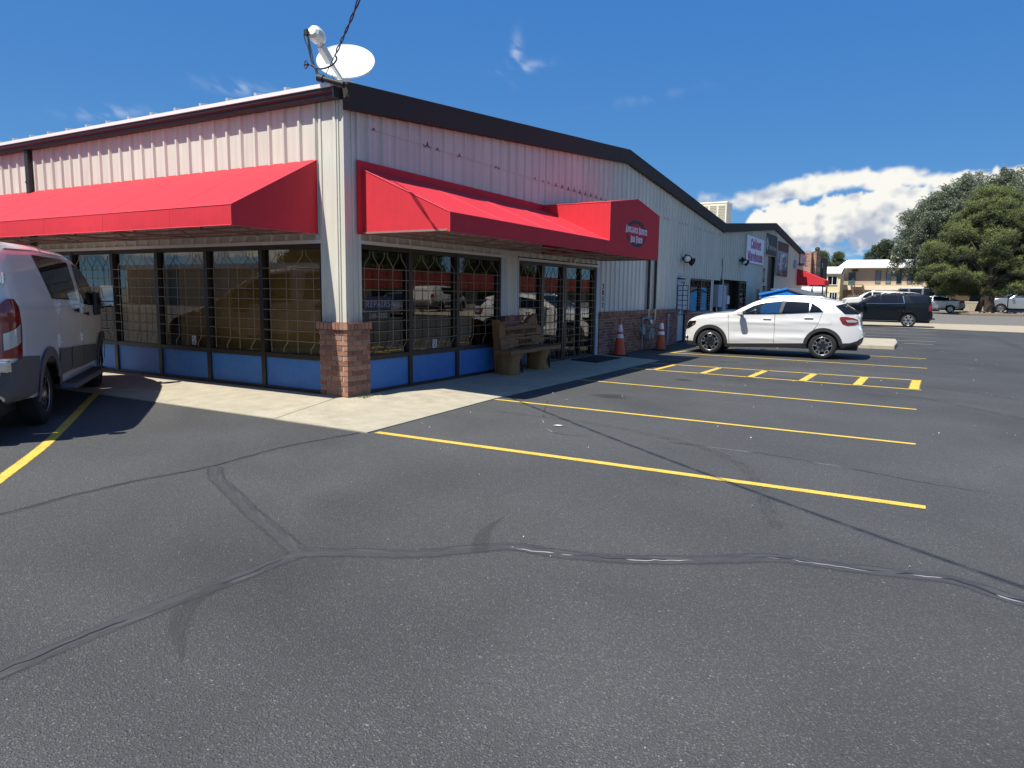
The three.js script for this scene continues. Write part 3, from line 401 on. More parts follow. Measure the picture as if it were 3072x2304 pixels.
  // inner shell: floors, back and dividing walls, ceilings
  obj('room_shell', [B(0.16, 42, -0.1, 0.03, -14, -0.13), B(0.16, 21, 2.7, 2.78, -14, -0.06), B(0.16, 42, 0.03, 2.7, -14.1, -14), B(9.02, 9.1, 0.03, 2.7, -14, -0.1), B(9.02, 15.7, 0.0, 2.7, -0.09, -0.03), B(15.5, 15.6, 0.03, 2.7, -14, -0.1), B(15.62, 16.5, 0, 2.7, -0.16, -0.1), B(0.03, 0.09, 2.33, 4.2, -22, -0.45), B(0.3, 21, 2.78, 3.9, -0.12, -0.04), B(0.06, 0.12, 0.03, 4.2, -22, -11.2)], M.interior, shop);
  // brickwork
  const brickU = (map, parent, u0, u1, v0, courses, n0, n1, off, single) => {
    const R = rng(Math.round(u0 * 91 + u1 * 7 + 3)), buckets = M.bricks.map(() => []), ch = 0.0735;
    for (let c = 0; c < courses; c++) { let u = u0 - (c % 2 ? 0.105 : 0) + off; while (u < u1 - 0.01) { const a = Math.max(u, u0), b = Math.min(u + 0.2, u1); if (b - a > 0.025) { const j = 0.003 * R(), k = Math.floor(R() * 5), g = wbox(map, a + 0.0, b, v0 + c * ch, v0 + c * ch + 0.062 + 0.002 * R(), n0, n1 - 0.004 + j); const t = R() * 3; for (let i = 0; i < g.attributes.uv.count; i++) g.attributes.uv.setXY(i, g.attributes.uv.getX(i) + t, g.attributes.uv.getY(i) + t * 1.7); if (single) obj('brick', g, M.bricks[k], parent); else buckets[k].push(g); } u += 0.211; } }
    if (!single) buckets.forEach((b, k) => { if (b.length) obj('brickwork', b, M.bricks[k], parent).userData.kind = 'stuff'; });
  };
  const capU = (map, parent, u0, u1, v, n0, n1, single, h = 0.098) => { const R = rng(Math.round(u0 * 13 + 77)), bk = M.bricks.map(() => []); for (let u = u0; u < u1 - 0.02; u += 0.0755) { const k = Math.floor(R() * 5), g = wbox(map, u, Math.min(u + 0.065, u1), v + 0.003 * R(), v + h + 0.004 * R(), n0, n1 + 0.003 * R()); if (single) obj('brick', g, M.bricks[k], parent); else bk[k].push(g); } if (!single) bk.forEach((b, k) => { if (b.length) obj('brickwork', b, M.bricks[k], parent).userData.kind = 'stuff'; }); };
  const pier = sub('brick_pier', shop);
  obj('mortar', [B(-0.066, 0.40, 0, 1.04, -0.46, 0.066), B(-0.1, 0.425, 1.045, 1.14, -0.49, 0.1)], M.mortar, pier);
  brickU(Rw, pier, -0.075, 0.41, 0.012, 14, 0.0, 0.078, 0, true);
  brickU(Lw, pier, -0.070, 0.47, 0.012, 14, 0.0, 0.078, 0.1, true);
  capU(Rw, pier, -0.108, 0.44, 1.044, 0.0, 0.112, true); capU(Lw, pier, -0.104, 0.5, 1.044, 0.0, 0.108, true);
  const wall = sub('brick_wainscot', shop);
  obj('mortar', [B(9.03, 15.62, 0, 1.04, -0.02, 0.066), B(16.47, 20.3, 0, 1.0, -0.02, 0.06), B(4.30, 5.0, 0.06, 1.04, -0.02, 0.066)], M.mortar, wall);
  brickU(Rw, wall, 9.03, 15.62, 0.01, 14, 0.0, 0.075, 0, false); capU(Rw, wall, 9.03, 15.68, 1.045, 0, 0.13, false);
  brickU(Rw, wall, 16.47, 20.3, 0.01, 13, 0.0, 0.07, 0, false); capU(Rw, wall, 16.44, 17.1, 0.99, 0, 0.11, false);
  brickU(Rw, wall, 4.29, 5.01, 0.07, 13, 0.0, 0.075, 0, false); capU(Rw, wall, 4.26, 5.03, 1.045, 0, 0.12, false);
  // dents and scuffs along the girt line of the gable wall
  const R = rng(31), dq = [];
  const dent = (u, s) => { const y = 3.935 + 0.012 * (R() - 0.5); dq.push(poly3([Rw(u - 0.11 * s, y - 0.05 * s, 0.016), Rw(u - 0.03 * s, y + 0.015, 0.016), Rw(u, y + 0.08 * s, 0.016), Rw(u + 0.02 * s, y + 0.014, 0.016), Rw(u + 0.10 * s, y - 0.03 * s, 0.016), Rw(u, y - 0.004, 0.016)])); };
  for (const [u, s] of [[0.62, 0.4], [1.92, 1.0], [1.8, 0.5], [2.2, 0.6], [2.84, 0.7], [4.05, 0.5], [4.15, 0.4], [5.6, 0.5], [5.95, 0.4], [6.2, 0.5]]) dent(u, s);
  for (let u = 6.55; u < 9.6; u += RIB) dent(498e-3 + Math.round((u - 0.498) / RIB) * RIB + 0.155, 0.7 + 0.5 * R());
  for (let u = 12.2; u < 21; u += RIB) if (R() < 0.75) dent(0.498 + Math.round((u - 0.498) / RIB) * RIB + 0.155, 0.5 + 0.5 * R());
  obj('dents', dq, mat([0.10, 0.085, 0.075], 0.7), shop);
}
// vertical blinds hanging behind the barred windows on the eaves side
{ const bl = thing('vertical_blinds', 'tan vertical blinds hanging behind the barred windows beside the van', 'blinds', [0, 0, 0]); const g = B(-0.0015, 0.0015, 0.62, 2.2, -0.045, 0.045), R = rng(5); for (let z = -0.5; z > -5.6; z -= 0.088) { if (z < -4.0 && z > -4.3) continue; const m = obj('slat', g, M.blind, bl); m.position.set(0.17, 0, z); m.rotation.y = 0.22 + 0.22 * R(); } obj('rail', B(0.14, 0.20, 2.2, 2.25, -5.65, -0.45), M.trim, bl); }
// the second bay
{
  const h2 = house2, flat = (v) => () => v;
  siding(h2, Rw, 21.3, 29.4, flat(2.25), (x) => gableLow(x) + 0.1, 21.4, M.sidingGrey);
  siding(h2, Rw, 26.1, 29.4, flat(0.03), flat(2.248), 21.4, M.sidingGrey);
  siding(h2, Rw, 29.4, 31.0, flat(0.03), flat(3.66), 29.45, M.sidingGrey); siding(h2, Rw, 29.4, 32.6, flat(3.66), (x) => gableLow(x) + 0.1, 29.45, M.sidingGrey);
  obj('flush_wall', [poly3([[32.55, 0.02, 0.05], [42.6, 0.02, 0.05], [42.6, gableLow(42.55) + 0.1, 0.05], [32.55, gableLow(32.55) + 0.1, 0.05]], 0.2), B(42.4, 42.6, 0, 4.2, -30, -0.16)], M.sidingGrey, h2);
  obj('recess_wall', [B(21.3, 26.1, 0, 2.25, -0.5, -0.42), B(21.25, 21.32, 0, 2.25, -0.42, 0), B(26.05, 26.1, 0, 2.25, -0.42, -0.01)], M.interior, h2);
  obj('lower_panel', [B(22.6, 25.0, 0.0, 1.02, -0.12, -0.06)], M.boxGrey, h2);
  obj('brick_base', B(20.32, 22.6, 0, 0.9, -0.3, -0.1), M.bricks[1], h2);
  windowBay(h2, Rw, 24.6, 26.05, { base: 0.1, sill: 0.2, head: 2.15, kick: false, necks: [0.26, 0.73], horiz: 9 });
  obj('board', [B(22.3, 23.4, 1.05, 2.1, -0.2, -0.15)], M.woodGrey, h2);
  const dd = sub('door', h2); obj('leaf', B(31.05, 32.45, 0.02, 3.64, -0.14, -0.06), M.darkPlastic, dd); obj('frame', [B(30.96, 31.05, 0.02, 3.7, -0.1, 0.03), B(32.45, 32.54, 0.02, 3.7, -0.1, 0.07)], M.gutter, dd);
}
// ================================================================ red awnings
function cloth(parent, name, P, m = M.red, sag = 0.006, seed = 1) {                    // four corners a b c d, slightly uneven
  const [a, b, c, d] = P.map((p) => V3(...p)), nrm = b.clone().sub(a).cross(d.clone().sub(a)).normalize(), lu = b.clone().sub(a).length(), lv = d.clone().sub(a).length();
  const g = gridSurf(Math.max(3, Math.ceil(lu / 0.18)), Math.max(2, Math.ceil(lv / 0.18)), (u, v) => { const p = a.clone().lerp(b, u).lerp(d.clone().lerp(c, u), v), k = sag * (Math.sin(u * Math.PI) * Math.sin(v * Math.PI) * -0.8 + 1.4 * (fbm(u * lu * 2 + seed * 9, v * lv * 2, 3) - 0.5) * Math.min(1, 8 * Math.min(u, 1 - u, v, 1 - v))); p.addScaledVector(nrm, k); return [p.x, p.y, p.z]; }, lu, lv);
  return obj(name, g, m, parent);
}
const redPipe = mat([0.62, 0.05, 0.07], 0.7);
const D = 1.52, YV = 2.41, YT = 2.665, YH = 3.445;
{
  const A = thing('awning', 'long red fabric awning over the windows facing the parked van', 'awning', [0, 0, -0.49]);
  const zs = [0, -1.24, -2.80, -4.40, -6.06, -7.7, -9.3, -10.9];
  for (let i = 0; i < zs.length - 1; i++) { const a = zs[i] - (i ? 0.006 : 0), b = zs[i + 1] + 0.0; cloth(A, 'slope_panel', [[-D, YT, a], [-D, YT, b], [-0.03, YH, b], [-0.03, YH, a]], M.red, 0.018, i); cloth(A, 'valance', [[-D, YV, a], [-D, YV, b], [-D, YT, b], [-D, YT, a]], M.red, 0.004, i + 20); }
  for (const z of [0.0, -10.9]) obj('end_panel', poly3([[-0.03, YV, z], [-D, YV, z], [-D, YT, z], [-0.03, YH, z]]), M.red, A);
  obj('piping', [rod([-D, YT, 0], [-D, YT, -10.9], 0.006), rod([-D, YV, 0], [-D, YV, -10.9], 0.006), rod([-D, YV, 0], [-D, YT, 0], 0.006), rod([-D, YT, 0], [-0.03, YH, 0], 0.007), rod([-0.03, YV, 0], [-D, YV, 0], 0.006), rod([-0.03, YH, 0], [-0.03, YH, -10.9], 0.007), ...zs.slice(1, -1).flatMap((z) => [rod([-D, YT, z], [-0.03, YH, z], 0.005), rod([-D, YV, z], [-D, YT, z], 0.005)])], redPipe, A);
  const f = []; for (const z of zs) f.push(bar([-D + 0.02, YV + 0.02, z + (z ? 0 : -0.02)], [-0.03, YV + 0.02, z + (z ? 0 : -0.02)], 0.025, 0.025)); for (const x of [-D + 0.03, -1.02, -0.5, -0.06]) f.push(bar([x, YV + 0.025, -0.02], [x, YV + 0.025, -10.88], 0.025, 0.025)); for (let i = 0; i < zs.length - 1; i++) f.push(bar([-D + 0.04, YV + 0.04, zs[i] - 0.02], [-0.06, YV + 0.04, zs[i + 1]], 0.02, 0.02), bar([-1.02, YV + 0.03, zs[i] - 0.03], [-1.02, 2.9, zs[i] - 0.03], 0.02, 0.02)); obj('frame_tubing', f, mat([0.30, 0.20, 0.18], 0.5, 0.3), A);
}
{
  const x0 = 0.31, x1 = 5.87, x2 = 8.9, A = thing('awning', 'red fabric awning with a gabled entrance canopy lettered Appliance Service And Parts', 'awning', [0, 0, 0]);
  const xs = [x0, 1.75, 3.15, 4.5, x1], yh = YH - 0.12, zb = 0.06, dz = 1.585;
  for (let i = 0; i < 4; i++) { const a = xs[i], b = xs[i + 1]; cloth(A, 'slope_panel', [[a, YT, dz], [b, YT, dz], [b, yh, zb], [a, yh, zb]], M.red, 0.018, 40 + i); cloth(A, 'valance', [[a, YV, dz], [b, YV, dz], [b, YT, dz], [a, YT, dz]], M.red, 0.003, 50 + i); }
  obj('end_panel', poly3([[x0, YV, zb], [x0, YV, dz], [x0, YT, dz], [x0, yh, zb]]), M.red, A);
  obj('wall_band', [B(0.215, x0, YV, YH, 0.035, zb - 0.002), B(x0, 8.95, yh, YH, 0.035, zb - 0.002)], M.red, A);
  obj('canopy_front', poly3([[x1, YV, dz], [x2, YV, dz], [x2, 3.43, dz], [7.4, 3.655, dz], [x1, 3.43, dz]], 0.012), M.red, A);
  cloth(A, 'canopy_side', [[x1, YV, zb], [x1, YV, dz], [x1, 3.43, dz], [x1, 3.43, zb]], M.red, 0.006, 61); cloth(A, 'canopy_side', [[x2, YV, dz], [x2, YV, zb], [x2, 3.43, zb], [x2, 3.43, dz]], M.red, 0.006, 62);
  cloth(A, 'canopy_roof', [[x1, 3.43, dz], [7.4, 3.655, dz], [7.4, 3.655, zb], [x1, 3.43, zb]], M.red, 0.004, 63); cloth(A, 'canopy_roof', [[7.4, 3.655, dz], [x2, 3.43, dz], [x2, 3.43, zb], [7.4, 3.655, zb]], M.red, 0.004, 64);
  obj('piping', [rod([x0, YT, dz], [x1, YT, dz], 0.006), rod([x0, YV, dz], [x2, YV, dz], 0.006), rod([x0, YV, zb], [x0, YV, dz], 0.006), rod([x0, YV, dz], [x0, YT, dz], 0.006), rod([x0, YT, dz], [x0, yh, zb], 0.008), rod([x1, YT, dz], [x1, 3.43, dz], 0.008), rod([x1, 3.43, dz], [7.4, 3.655, dz], 0.009), rod([7.4, 3.655, dz], [x2, 3.43, dz], 0.009), rod([x1, YT, dz], [x1, yh, zb], 0.006), rod([x1, 3.43, zb], [x1, 3.43, dz], 0.008), ...xs.slice(1, -1).map((x) => rod([x, YT, dz], [x, yh, zb], 0.005))], redPipe, A);
  const f = []; for (const x of [...xs, 6.9, 7.9, x2 - 0.03]) f.push(bar([x, YV + 0.02, 0.06], [x, YV + 0.02, dz - 0.03], 0.025, 0.025)); for (const z of [0.08, 0.55, 1.05, dz - 0.04]) f.push(bar([x0 + 0.02, YV + 0.02, z], [x2 - 0.02, YV + 0.02, z], 0.025, 0.025)); for (let i = 0; i < 4; i++) f.push(bar([xs[i] + 0.03, YV + 0.03, dz - 0.04], [xs[i + 1], YV + 0.03, 0.1], 0.02, 0.02)); for (let z = 0.2; z < 1.5; z += 0.16) f.push(bar([x1 + 0.03, YV + 0.03, z], [x2 - 0.03, YV + 0.03, z], 0.02, 0.02)); obj('frame_tubing', f, mat([0.32, 0.24, 0.21], 0.5, 0.3), A);
  // printed oval and lettering on the front of the canopy
  const logo = canvasTex(1024, 512, (c, w, h) => {
    c.clearRect(0, 0, w, h); c.strokeStyle = '#3b3f44'; c.lineWidth = 62; c.beginPath(); c.ellipse(w / 2, h / 2 + 6, w * 0.40, h * 0.40, 0, 0, 7); c.stroke();
    const word = (t, x, y, big, small) => { let tot = -34; for (const wd of t.split(' ')) { for (let i = 0; i < wd.length; i++) { c.font = `bold ${i ? small : big}px serif`; tot += c.measureText(wd[i].toUpperCase()).width * 0.66 + 5; } tot += 34; } let X = (w - tot) / 2; for (const wd of t.split(' ')) { for (let i = 0; i < wd.length; i++) { const s = i ? small : big, ch = wd[i].toUpperCase(); c.font = `bold ${s}px serif`; c.save(); c.translate(X, y + (i ? 0 : (big - small) * 0.28)); c.scale(0.66, 1); c.lineJoin = 'round'; c.lineWidth = 15; c.strokeStyle = '#f4dfe0'; c.strokeText(ch, 0, 0); c.lineWidth = 5; c.strokeStyle = '#c0203a'; c.strokeText(ch, 0, 0); c.fillStyle = '#dfe3ee'; c.fillText(ch, 0, 0); X += c.measureText(ch).width * 0.66 + 5; c.restore(); } X += 34; } };
    word('Appliance Service', 92, 248, 168, 118); word('And Parts', 300, 410, 162, 116);
  });
  const pl = new THREE.PlaneGeometry(1.42, 0.62); pl.translate(7.40, 2.92, dz + 0.004); obj('lettering', pl, new THREE.MeshStandardMaterial({ map: logo, transparent: true, roughness: 0.8, alphaTest: 0.3 }), A);
}
{ // the awning at the far end of the second bay
  const x0 = 40.1, x1 = 42.4, A = thing('awning', 'small red awning at the far end of the cabinet warehouse', 'awning', [0, 0, 0]);
  cloth(A, 'slope_panel', [[x0, 2.62, 1.7], [x1, 2.62, 1.7], [x1, 3.32, 0.07], [x0, 3.32, 0.07]]); obj('end_panel', poly3([[x0, 2.30, 0.07], [x0, 2.30, 1.7], [x0, 2.62, 1.7], [x0, 3.32, 0.07]]), M.red, A); cloth(A, 'valance', [[x0, 2.30, 1.7], [x1, 2.30, 1.7], [x1, 2.62, 1.7], [x0, 2.62, 1.7]]);
  obj('frame_tubing', [bar([x0, 2.31, 0.1], [x0, 2.31, 1.7], 0.03, 0.03), bar([x0, 2.31, 1.67], [x1, 2.31, 1.67], 0.03, 0.03), rod([x0 + 0.1, 0, 1.6], [x0 + 0.1, 2.3, 1.6], 0.04), rod([x1 - 0.1, 0, 1.6], [x1 - 0.1, 2.3, 1.6], 0.04)], M.pipeDark, A);
}
let VAN_T;
// ================================================================ vehicles
// Local frame: x runs from the nose (0) to the tail (L), y up, the driver's side is +z.
function clipCell(P, x0, x1, y0, y1) {                                                  // polygon against a rectangle (Sutherland-Hodgman)
  const cut = (Q, inside, cross) => { const o = []; for (let i = 0; i < Q.length; i++) { const a = Q[i], b = Q[(i + 1) % Q.length], ia = inside(a), ib = inside(b); if (ia) o.push(a); if (ia !== ib) o.push(cross(a, b)); } return o; };
  const cx = (x) => (a, b) => { const t = (x - a[0]) / (b[0] - a[0]); return [x, a[1] + t * (b[1] - a[1])]; }, cy = (y) => (a, b) => { const t = (y - a[1]) / (b[1] - a[1]); return [a[0] + t * (b[0] - a[0]), y]; };
  let Q = cut(P, (p) => p[0] >= x0, cx(x0)); if (Q.length) Q = cut(Q, (p) => p[0] <= x1, cx(x1)); if (Q.length) Q = cut(Q, (p) => p[1] >= y0, cy(y0)); if (Q.length) Q = cut(Q, (p) => p[1] <= y1, cy(y1)); return Q;
}
function sheetGeo(P, w, side, off = 0, cell = 0.07) {
  let x0 = 1e9, x1 = -1e9, y0 = 1e9, y1 = -1e9; for (const [x, y] of P) { x0 = Math.min(x0, x); x1 = Math.max(x1, x); y0 = Math.min(y0, y); y1 = Math.max(y1, y); }
  const pos = [], nrm = [], uv = [], N = (x, y) => { const e = 0.012, dx = (w(x + e, y) - w(x - e, y)) / (2 * e), dy = (w(x, y + e) - w(x, y - e)) / (2 * e), l = Math.hypot(dx, dy, 1); return [-dx / l, -dy / l, side / l]; };
  const put = ([x, y]) => { const n = N(x, y); pos.push(x + n[0] * off, y + n[1] * off, side * (w(x, y) + off)); nrm.push(...n); uv.push(x, y); };
  for (let x = x0; x < x1; x += cell) for (let y = y0; y < y1; y += cell) { const Q = clipCell(P, x, x + cell, y, y + cell); if (Q.length < 3) continue; const q = Q.map((p) => new THREE.Vector2(...p)); if (Math.abs(THREE.ShapeUtils.area(q)) < 1e-7) continue; for (const t of THREE.ShapeUtils.triangulateShape(q, [])) { const sgn = (q[t[1]].x - q[t[0]].x) * (q[t[2]].y - q[t[0]].y) - (q[t[2]].x - q[t[0]].x) * (q[t[1]].y - q[t[0]].y) > 0 ? 1 : -1, o = sgn * side > 0 ? t : [t[0], t[2], t[1]]; for (const i of o) put(Q[i]); } }
  const g = new THREE.BufferGeometry(); g.setAttribute('position', new THREE.Float32BufferAttribute(pos, 3)); g.setAttribute('normal', new THREE.Float32BufferAttribute(nrm, 3)); g.setAttribute('uv', new THREE.Float32BufferAttribute(uv, 2)); return g;
}
const arcPts = (cx, cy, r, a0, a1, n = 18) => range(0, n, 1).map((i) => { const a = lerp(a0, a1, i / n) * Math.PI / 180; return [cx + r * Math.cos(a), cy + r * Math.sin(a)]; });
const ringPoly = (cx, cy, r0, r1, a0, a1) => [...arcPts(cx, cy, r1, a0, a1), ...arcPts(cx, cy, r0, a1, a0)];
function widthFn(S) {
  const T = S.sil;
  return (x, y) => {
    let w = S.W / 2; const f = clamp((S.pf - x) / S.pf), r = clamp((x - (S.L - S.pr)) / S.pr); w -= S.df * f ** 2.3 + S.dr * r ** 2.3;
    const bl = S.belt(x); if (y > bl) w -= S.tumble * clamp((y - bl) / (S.roof - bl), 0, 1.1) ** (S.tp || 1.15); else { const k = (bl - y); w -= 0.10 * (k - 0.22) ** 2 * (S.barrel ?? 1); if (S.crease) w += S.crease(x, y); }
    if (y < 0.42) w -= 0.25 * (0.42 - y) ** 1.3;
    let d = 1e9; for (let i = 1; i < T.length; i++) { const [ax, ay] = T[i - 1], [bx, by] = T[i], ux = bx - ax, uy = by - ay, t = clamp(((x - ax) * ux + (y - ay) * uy) / (ux * ux + uy * uy)), q = Math.hypot(x - ax - t * ux, y - ay - t * uy); if (q < d) d = q; }
    const R = S.fillet; if (d < R) w -= (R - Math.sqrt(Math.max(0, R * R - (R - d) ** 2))) * 0.9; return w;
  };
}
function stripGeo(pts, w, t0, t1, crown, off = 0, nw = 14) {                            // skin over the top: silhouette points swept from side to side
  const P = []; for (let i = 0; i < pts.length - 1; i++) { const n = Math.max(1, Math.ceil(Math.hypot(pts[i + 1][0] - pts[i][0], pts[i + 1][1] - pts[i][1]) / 0.08)); for (let k = 0; k < n; k++) P.push([lerp(pts[i][0], pts[i + 1][0], k / n), lerp(pts[i][1], pts[i + 1][1], k / n)]); } P.push(pts[pts.length - 1]);
  const nv = P.length - 1; return gridSurf(nw, nv, (u, v) => { const k = Math.round(v * nv), [x, y] = P[k], a = P[Math.max(0, k - 1)], b = P[Math.min(nv, k + 1)], dx = b[0] - a[0], dy = b[1] - a[1], l = Math.hypot(dx, dy) || 1, t = lerp(t0, t1, u), h = crown * (1 - t * t) + off; return [x - dy / l * h, y + dx / l * h, t * w(x, y)]; });
}
function wheelMesh(parent, x, z, S, spokes) {
  const g = sub('wheel', parent), R = S.R, wd = S.tw || 0.23, rr = S.rim || R * 0.69, sg = Math.sign(z); g.position.set(x, R, z - sg * wd / 2); if (sg < 0) g.rotation.y = Math.PI;
  const prof = [[rr * 0.98, -wd / 2 + 0.012], [rr * 1.04, -wd / 2], [R * 0.95, -wd / 2 + 0.012], [R, -wd / 2 + 0.05], [R, wd / 2 - 0.05], [R * 0.955, wd / 2 - 0.010], [rr * 1.10, wd / 2 + 0.002], [rr * 1.02, wd / 2 - 0.004], [rr * 0.98, wd / 2 - 0.016]];
  const ty = new THREE.LatheGeometry(prof.map((p) => new THREE.Vector2(...p)), 40); ty.rotateX(Math.PI / 2); obj('tyre', ty, M.tyre, g);
  const rim = new THREE.LatheGeometry([[rr * 0.30, -0.02], [rr * 0.8, -0.05], [rr * 0.93, wd * 0.1], [rr * 0.945, wd / 2 - 0.018]].map((p) => new THREE.Vector2(...p)), 32); rim.rotateX(Math.PI / 2); obj('rim_barrel', rim, M.rimBlack, g);
  const lip = new THREE.TorusGeometry(rr * 0.965, rr * 0.028, 8, 40); lip.translate(0, 0, wd / 2 - 0.014); obj('rim_lip', lip, spokes === 'plain' ? M.steel : M.alloy, g);
  const zf = wd / 2 - 0.022, ext = (pts, d = 0.02, b = 0.004) => { const e = new THREE.ExtrudeGeometry(new THREE.Shape(pts.map((p) => new THREE.Vector2(...p))), { depth: d, bevelEnabled: true, bevelSize: b, bevelThickness: b, bevelSegments: 1 }); e.translate(0, 0, zf - d); return e; };
  const dark = [], bright = [];
  if (spokes === 'five_open') for (let k = 0; k < 5; k++) { const a = k * Math.PI * 2 / 5 + Math.PI / 2, q = ext([[-0.030, rr * 0.14], [0.030, rr * 0.14], [0.030, rr * 0.5], [0.060, rr * 0.93], [-0.060, rr * 0.93], [-0.030, rr * 0.5]], 0.03); q.rotateZ(a - Math.PI / 2); dark.push(q); for (const s of [[[-0.062, rr * 0.95], [-0.052, rr * 0.64], [-0.026, rr * 0.60], [-0.026, rr * 0.635], [-0.041, rr * 0.67], [-0.045, rr * 0.95]], [[0.062, rr * 0.95], [0.052, rr * 0.64], [0.026, rr * 0.60], [0.026, rr * 0.635], [0.041, rr * 0.67], [0.045, rr * 0.95]], [[-0.03, rr * 0.595], [0.03, rr * 0.595], [0.03, rr * 0.635], [-0.03, rr * 0.635]]]) { const e = ext(s, 0.008, 0.002); e.translate(0, 0, 0.010); e.rotateZ(a - Math.PI / 2); bright.push(e); } }
  else if (spokes === 'plain') { dark.push(); const cap = new THREE.LatheGeometry([[0.001, 0.035], [0.055, 0.035], [0.062, 0.02], [rr * 0.55, 0.012], [rr * 0.80, -0.012], [rr * 0.95, 0.004]].map((p) => new THREE.Vector2(...p)), 32); cap.rotateX(Math.PI / 2); cap.translate(0, 0, zf - 0.02); bright.push(cap); for (let k = 0; k < 5; k++) { const a = k * Math.PI * 2 / 5; const h = new THREE.CylinderGeometry(0.024, 0.024, 0.02, 10); h.rotateX(Math.PI / 2); h.translate(Math.cos(a) * rr * 0.42, Math.sin(a) * rr * 0.42, zf - 0.006); dark.push(h); const q = ext([[-0.016, rr * 0.62], [0.016, rr * 0.62], [0.03, rr * 0.88], [-0.03, rr * 0.88]], 0.012); q.rotateZ(a + 0.6); dark.push(q); } }
  else for (let k = 0; k < 6; k++) for (const s of [-1, 1]) { const a = k * Math.PI / 3, q = ext([[-0.016, rr * 0.16], [0.016, rr * 0.16], [0.022 + s * 0.045, rr * 0.95], [-0.022 + s * 0.045, rr * 0.95]], 0.024); q.rotateZ(a); bright.push(q); }
  const hub = new THREE.CylinderGeometry(rr * 0.20, rr * 0.22, 0.03, 20); hub.rotateX(Math.PI / 2); hub.translate(0, 0, zf - 0.012); dark.push(hub);
  obj('spoke', dark, M.rimBlack, g); if (bright.length) obj('spoke_face', bright, spokes === 'plain' ? M.steel : M.alloy, g);
  const disc = new THREE.CylinderGeometry(rr * 0.62, rr * 0.62, 0.02, 28); disc.rotateX(Math.PI / 2); disc.translate(0, 0, -0.01); obj('brake_disc', disc, M.steel, g);
  return g;
}
function vehicle(name, label, category, S, group) {
  const t = thing(name, label, category, [0, 0, 0], 0, group), w = widthFn(S);
  for (const p of S.panels) for (const s of p.only ? [p.only] : [1, -1]) { const m = obj(p.n, sheetGeo(p.p, w, s, p.o || 0, p.c || 0.07), p.m, t); if (p.h) for (const h of p.h) { const z = s * (w(h[0], h[1]) + 0.022), ln = h[2] || 0.11; obj('handle', s > 0 || true ? [RB(h[0] - ln, h[0] + ln, h[1] - 0.014, h[1] + 0.014, z - 0.012, z + 0.012, 0.012), RB(h[0] - ln + 0.02, h[0] + ln - 0.02, h[1] - 0.03, h[1] + 0.03, z - 0.03, z - 0.018, 0.01)] : [], h[3] || p.m, m); } }
  for (const q of S.strips) obj(q.n, stripGeo(q.p, w, q.t0 ?? -1, q.t1 ?? 1, q.k ?? 0.02, q.o || 0), q.m, t);
  const [f, r] = S.hubs, iw = S.W / 2 - 0.27;
  const tub = [B(0.12, S.L - 0.12, 0.24, 0.40, -iw, iw), B(0.2, f - 0.45, 0.3, S.belt(0.5) - 0.35, -iw - 0.04, iw + 0.04), B(S.fire || f + 0.6, r - 0.42, 0.38, 0.46, -iw - 0.16, iw + 0.16), B(f - 0.46, f + 0.5, 0.40, 0.85, -iw, iw), B(r - 0.46, Math.min(r + 0.5, S.L - 0.1), 0.40, 0.84, -iw, iw)];
  obj('underbody', tub, M.black, t);
  for (const x of [f, r]) for (const s of [1, -1]) { const a = new THREE.CylinderGeometry(S.R + 0.06, S.R + 0.06, 0.30, 26, 1, true, -Math.PI / 2, Math.PI); a.rotateX(-Math.PI / 2); a.translate(x, S.R, s * (S.W / 2 - 0.21)); obj('wheel_well', a, M.black, t); }
  for (const x of [f, r]) for (const s of [1, -1]) wheelMesh(t, x, s * (w(x, 0.6) - (S.inset ?? 0.02)), S, S.spokes);
  if (S.cabin) { const [a, b, c] = S.cabin, seat = (x, z) => [RB(x - 0.05, x + 0.48, 0.5, 0.68, z - 0.24, z + 0.24, 0.05), at(RB(-0.06, 0.06, 0, 0.62, -0.24, 0.24, 0.05).rotateZ(-0.22), x + 0.45, 0.62, z), at(RB(-0.045, 0.045, 0, 0.18, -0.13, 0.13, 0.04).rotateZ(-0.2), x + 0.60, 1.24, z)]; obj('seats', [...seat(a, 0.38), ...seat(a, -0.38), ...seat(b, 0.4), ...seat(b, -0.4)], M.greyPlastic, t); obj('dashboard', [RB(c, c + 0.45, 0.75, S.belt(c) - 0.03, -iw - 0.15, iw + 0.15, 0.06)], M.darkPlastic, t); const wh = new THREE.TorusGeometry(0.18, 0.016, 8, 24); wh.rotateY(Math.PI / 2); wh.rotateZ(0.35); wh.translate(c + 0.58, 1.0, 0.38); obj('steering_wheel', wh, M.black, t); }
  return { t, w };
}
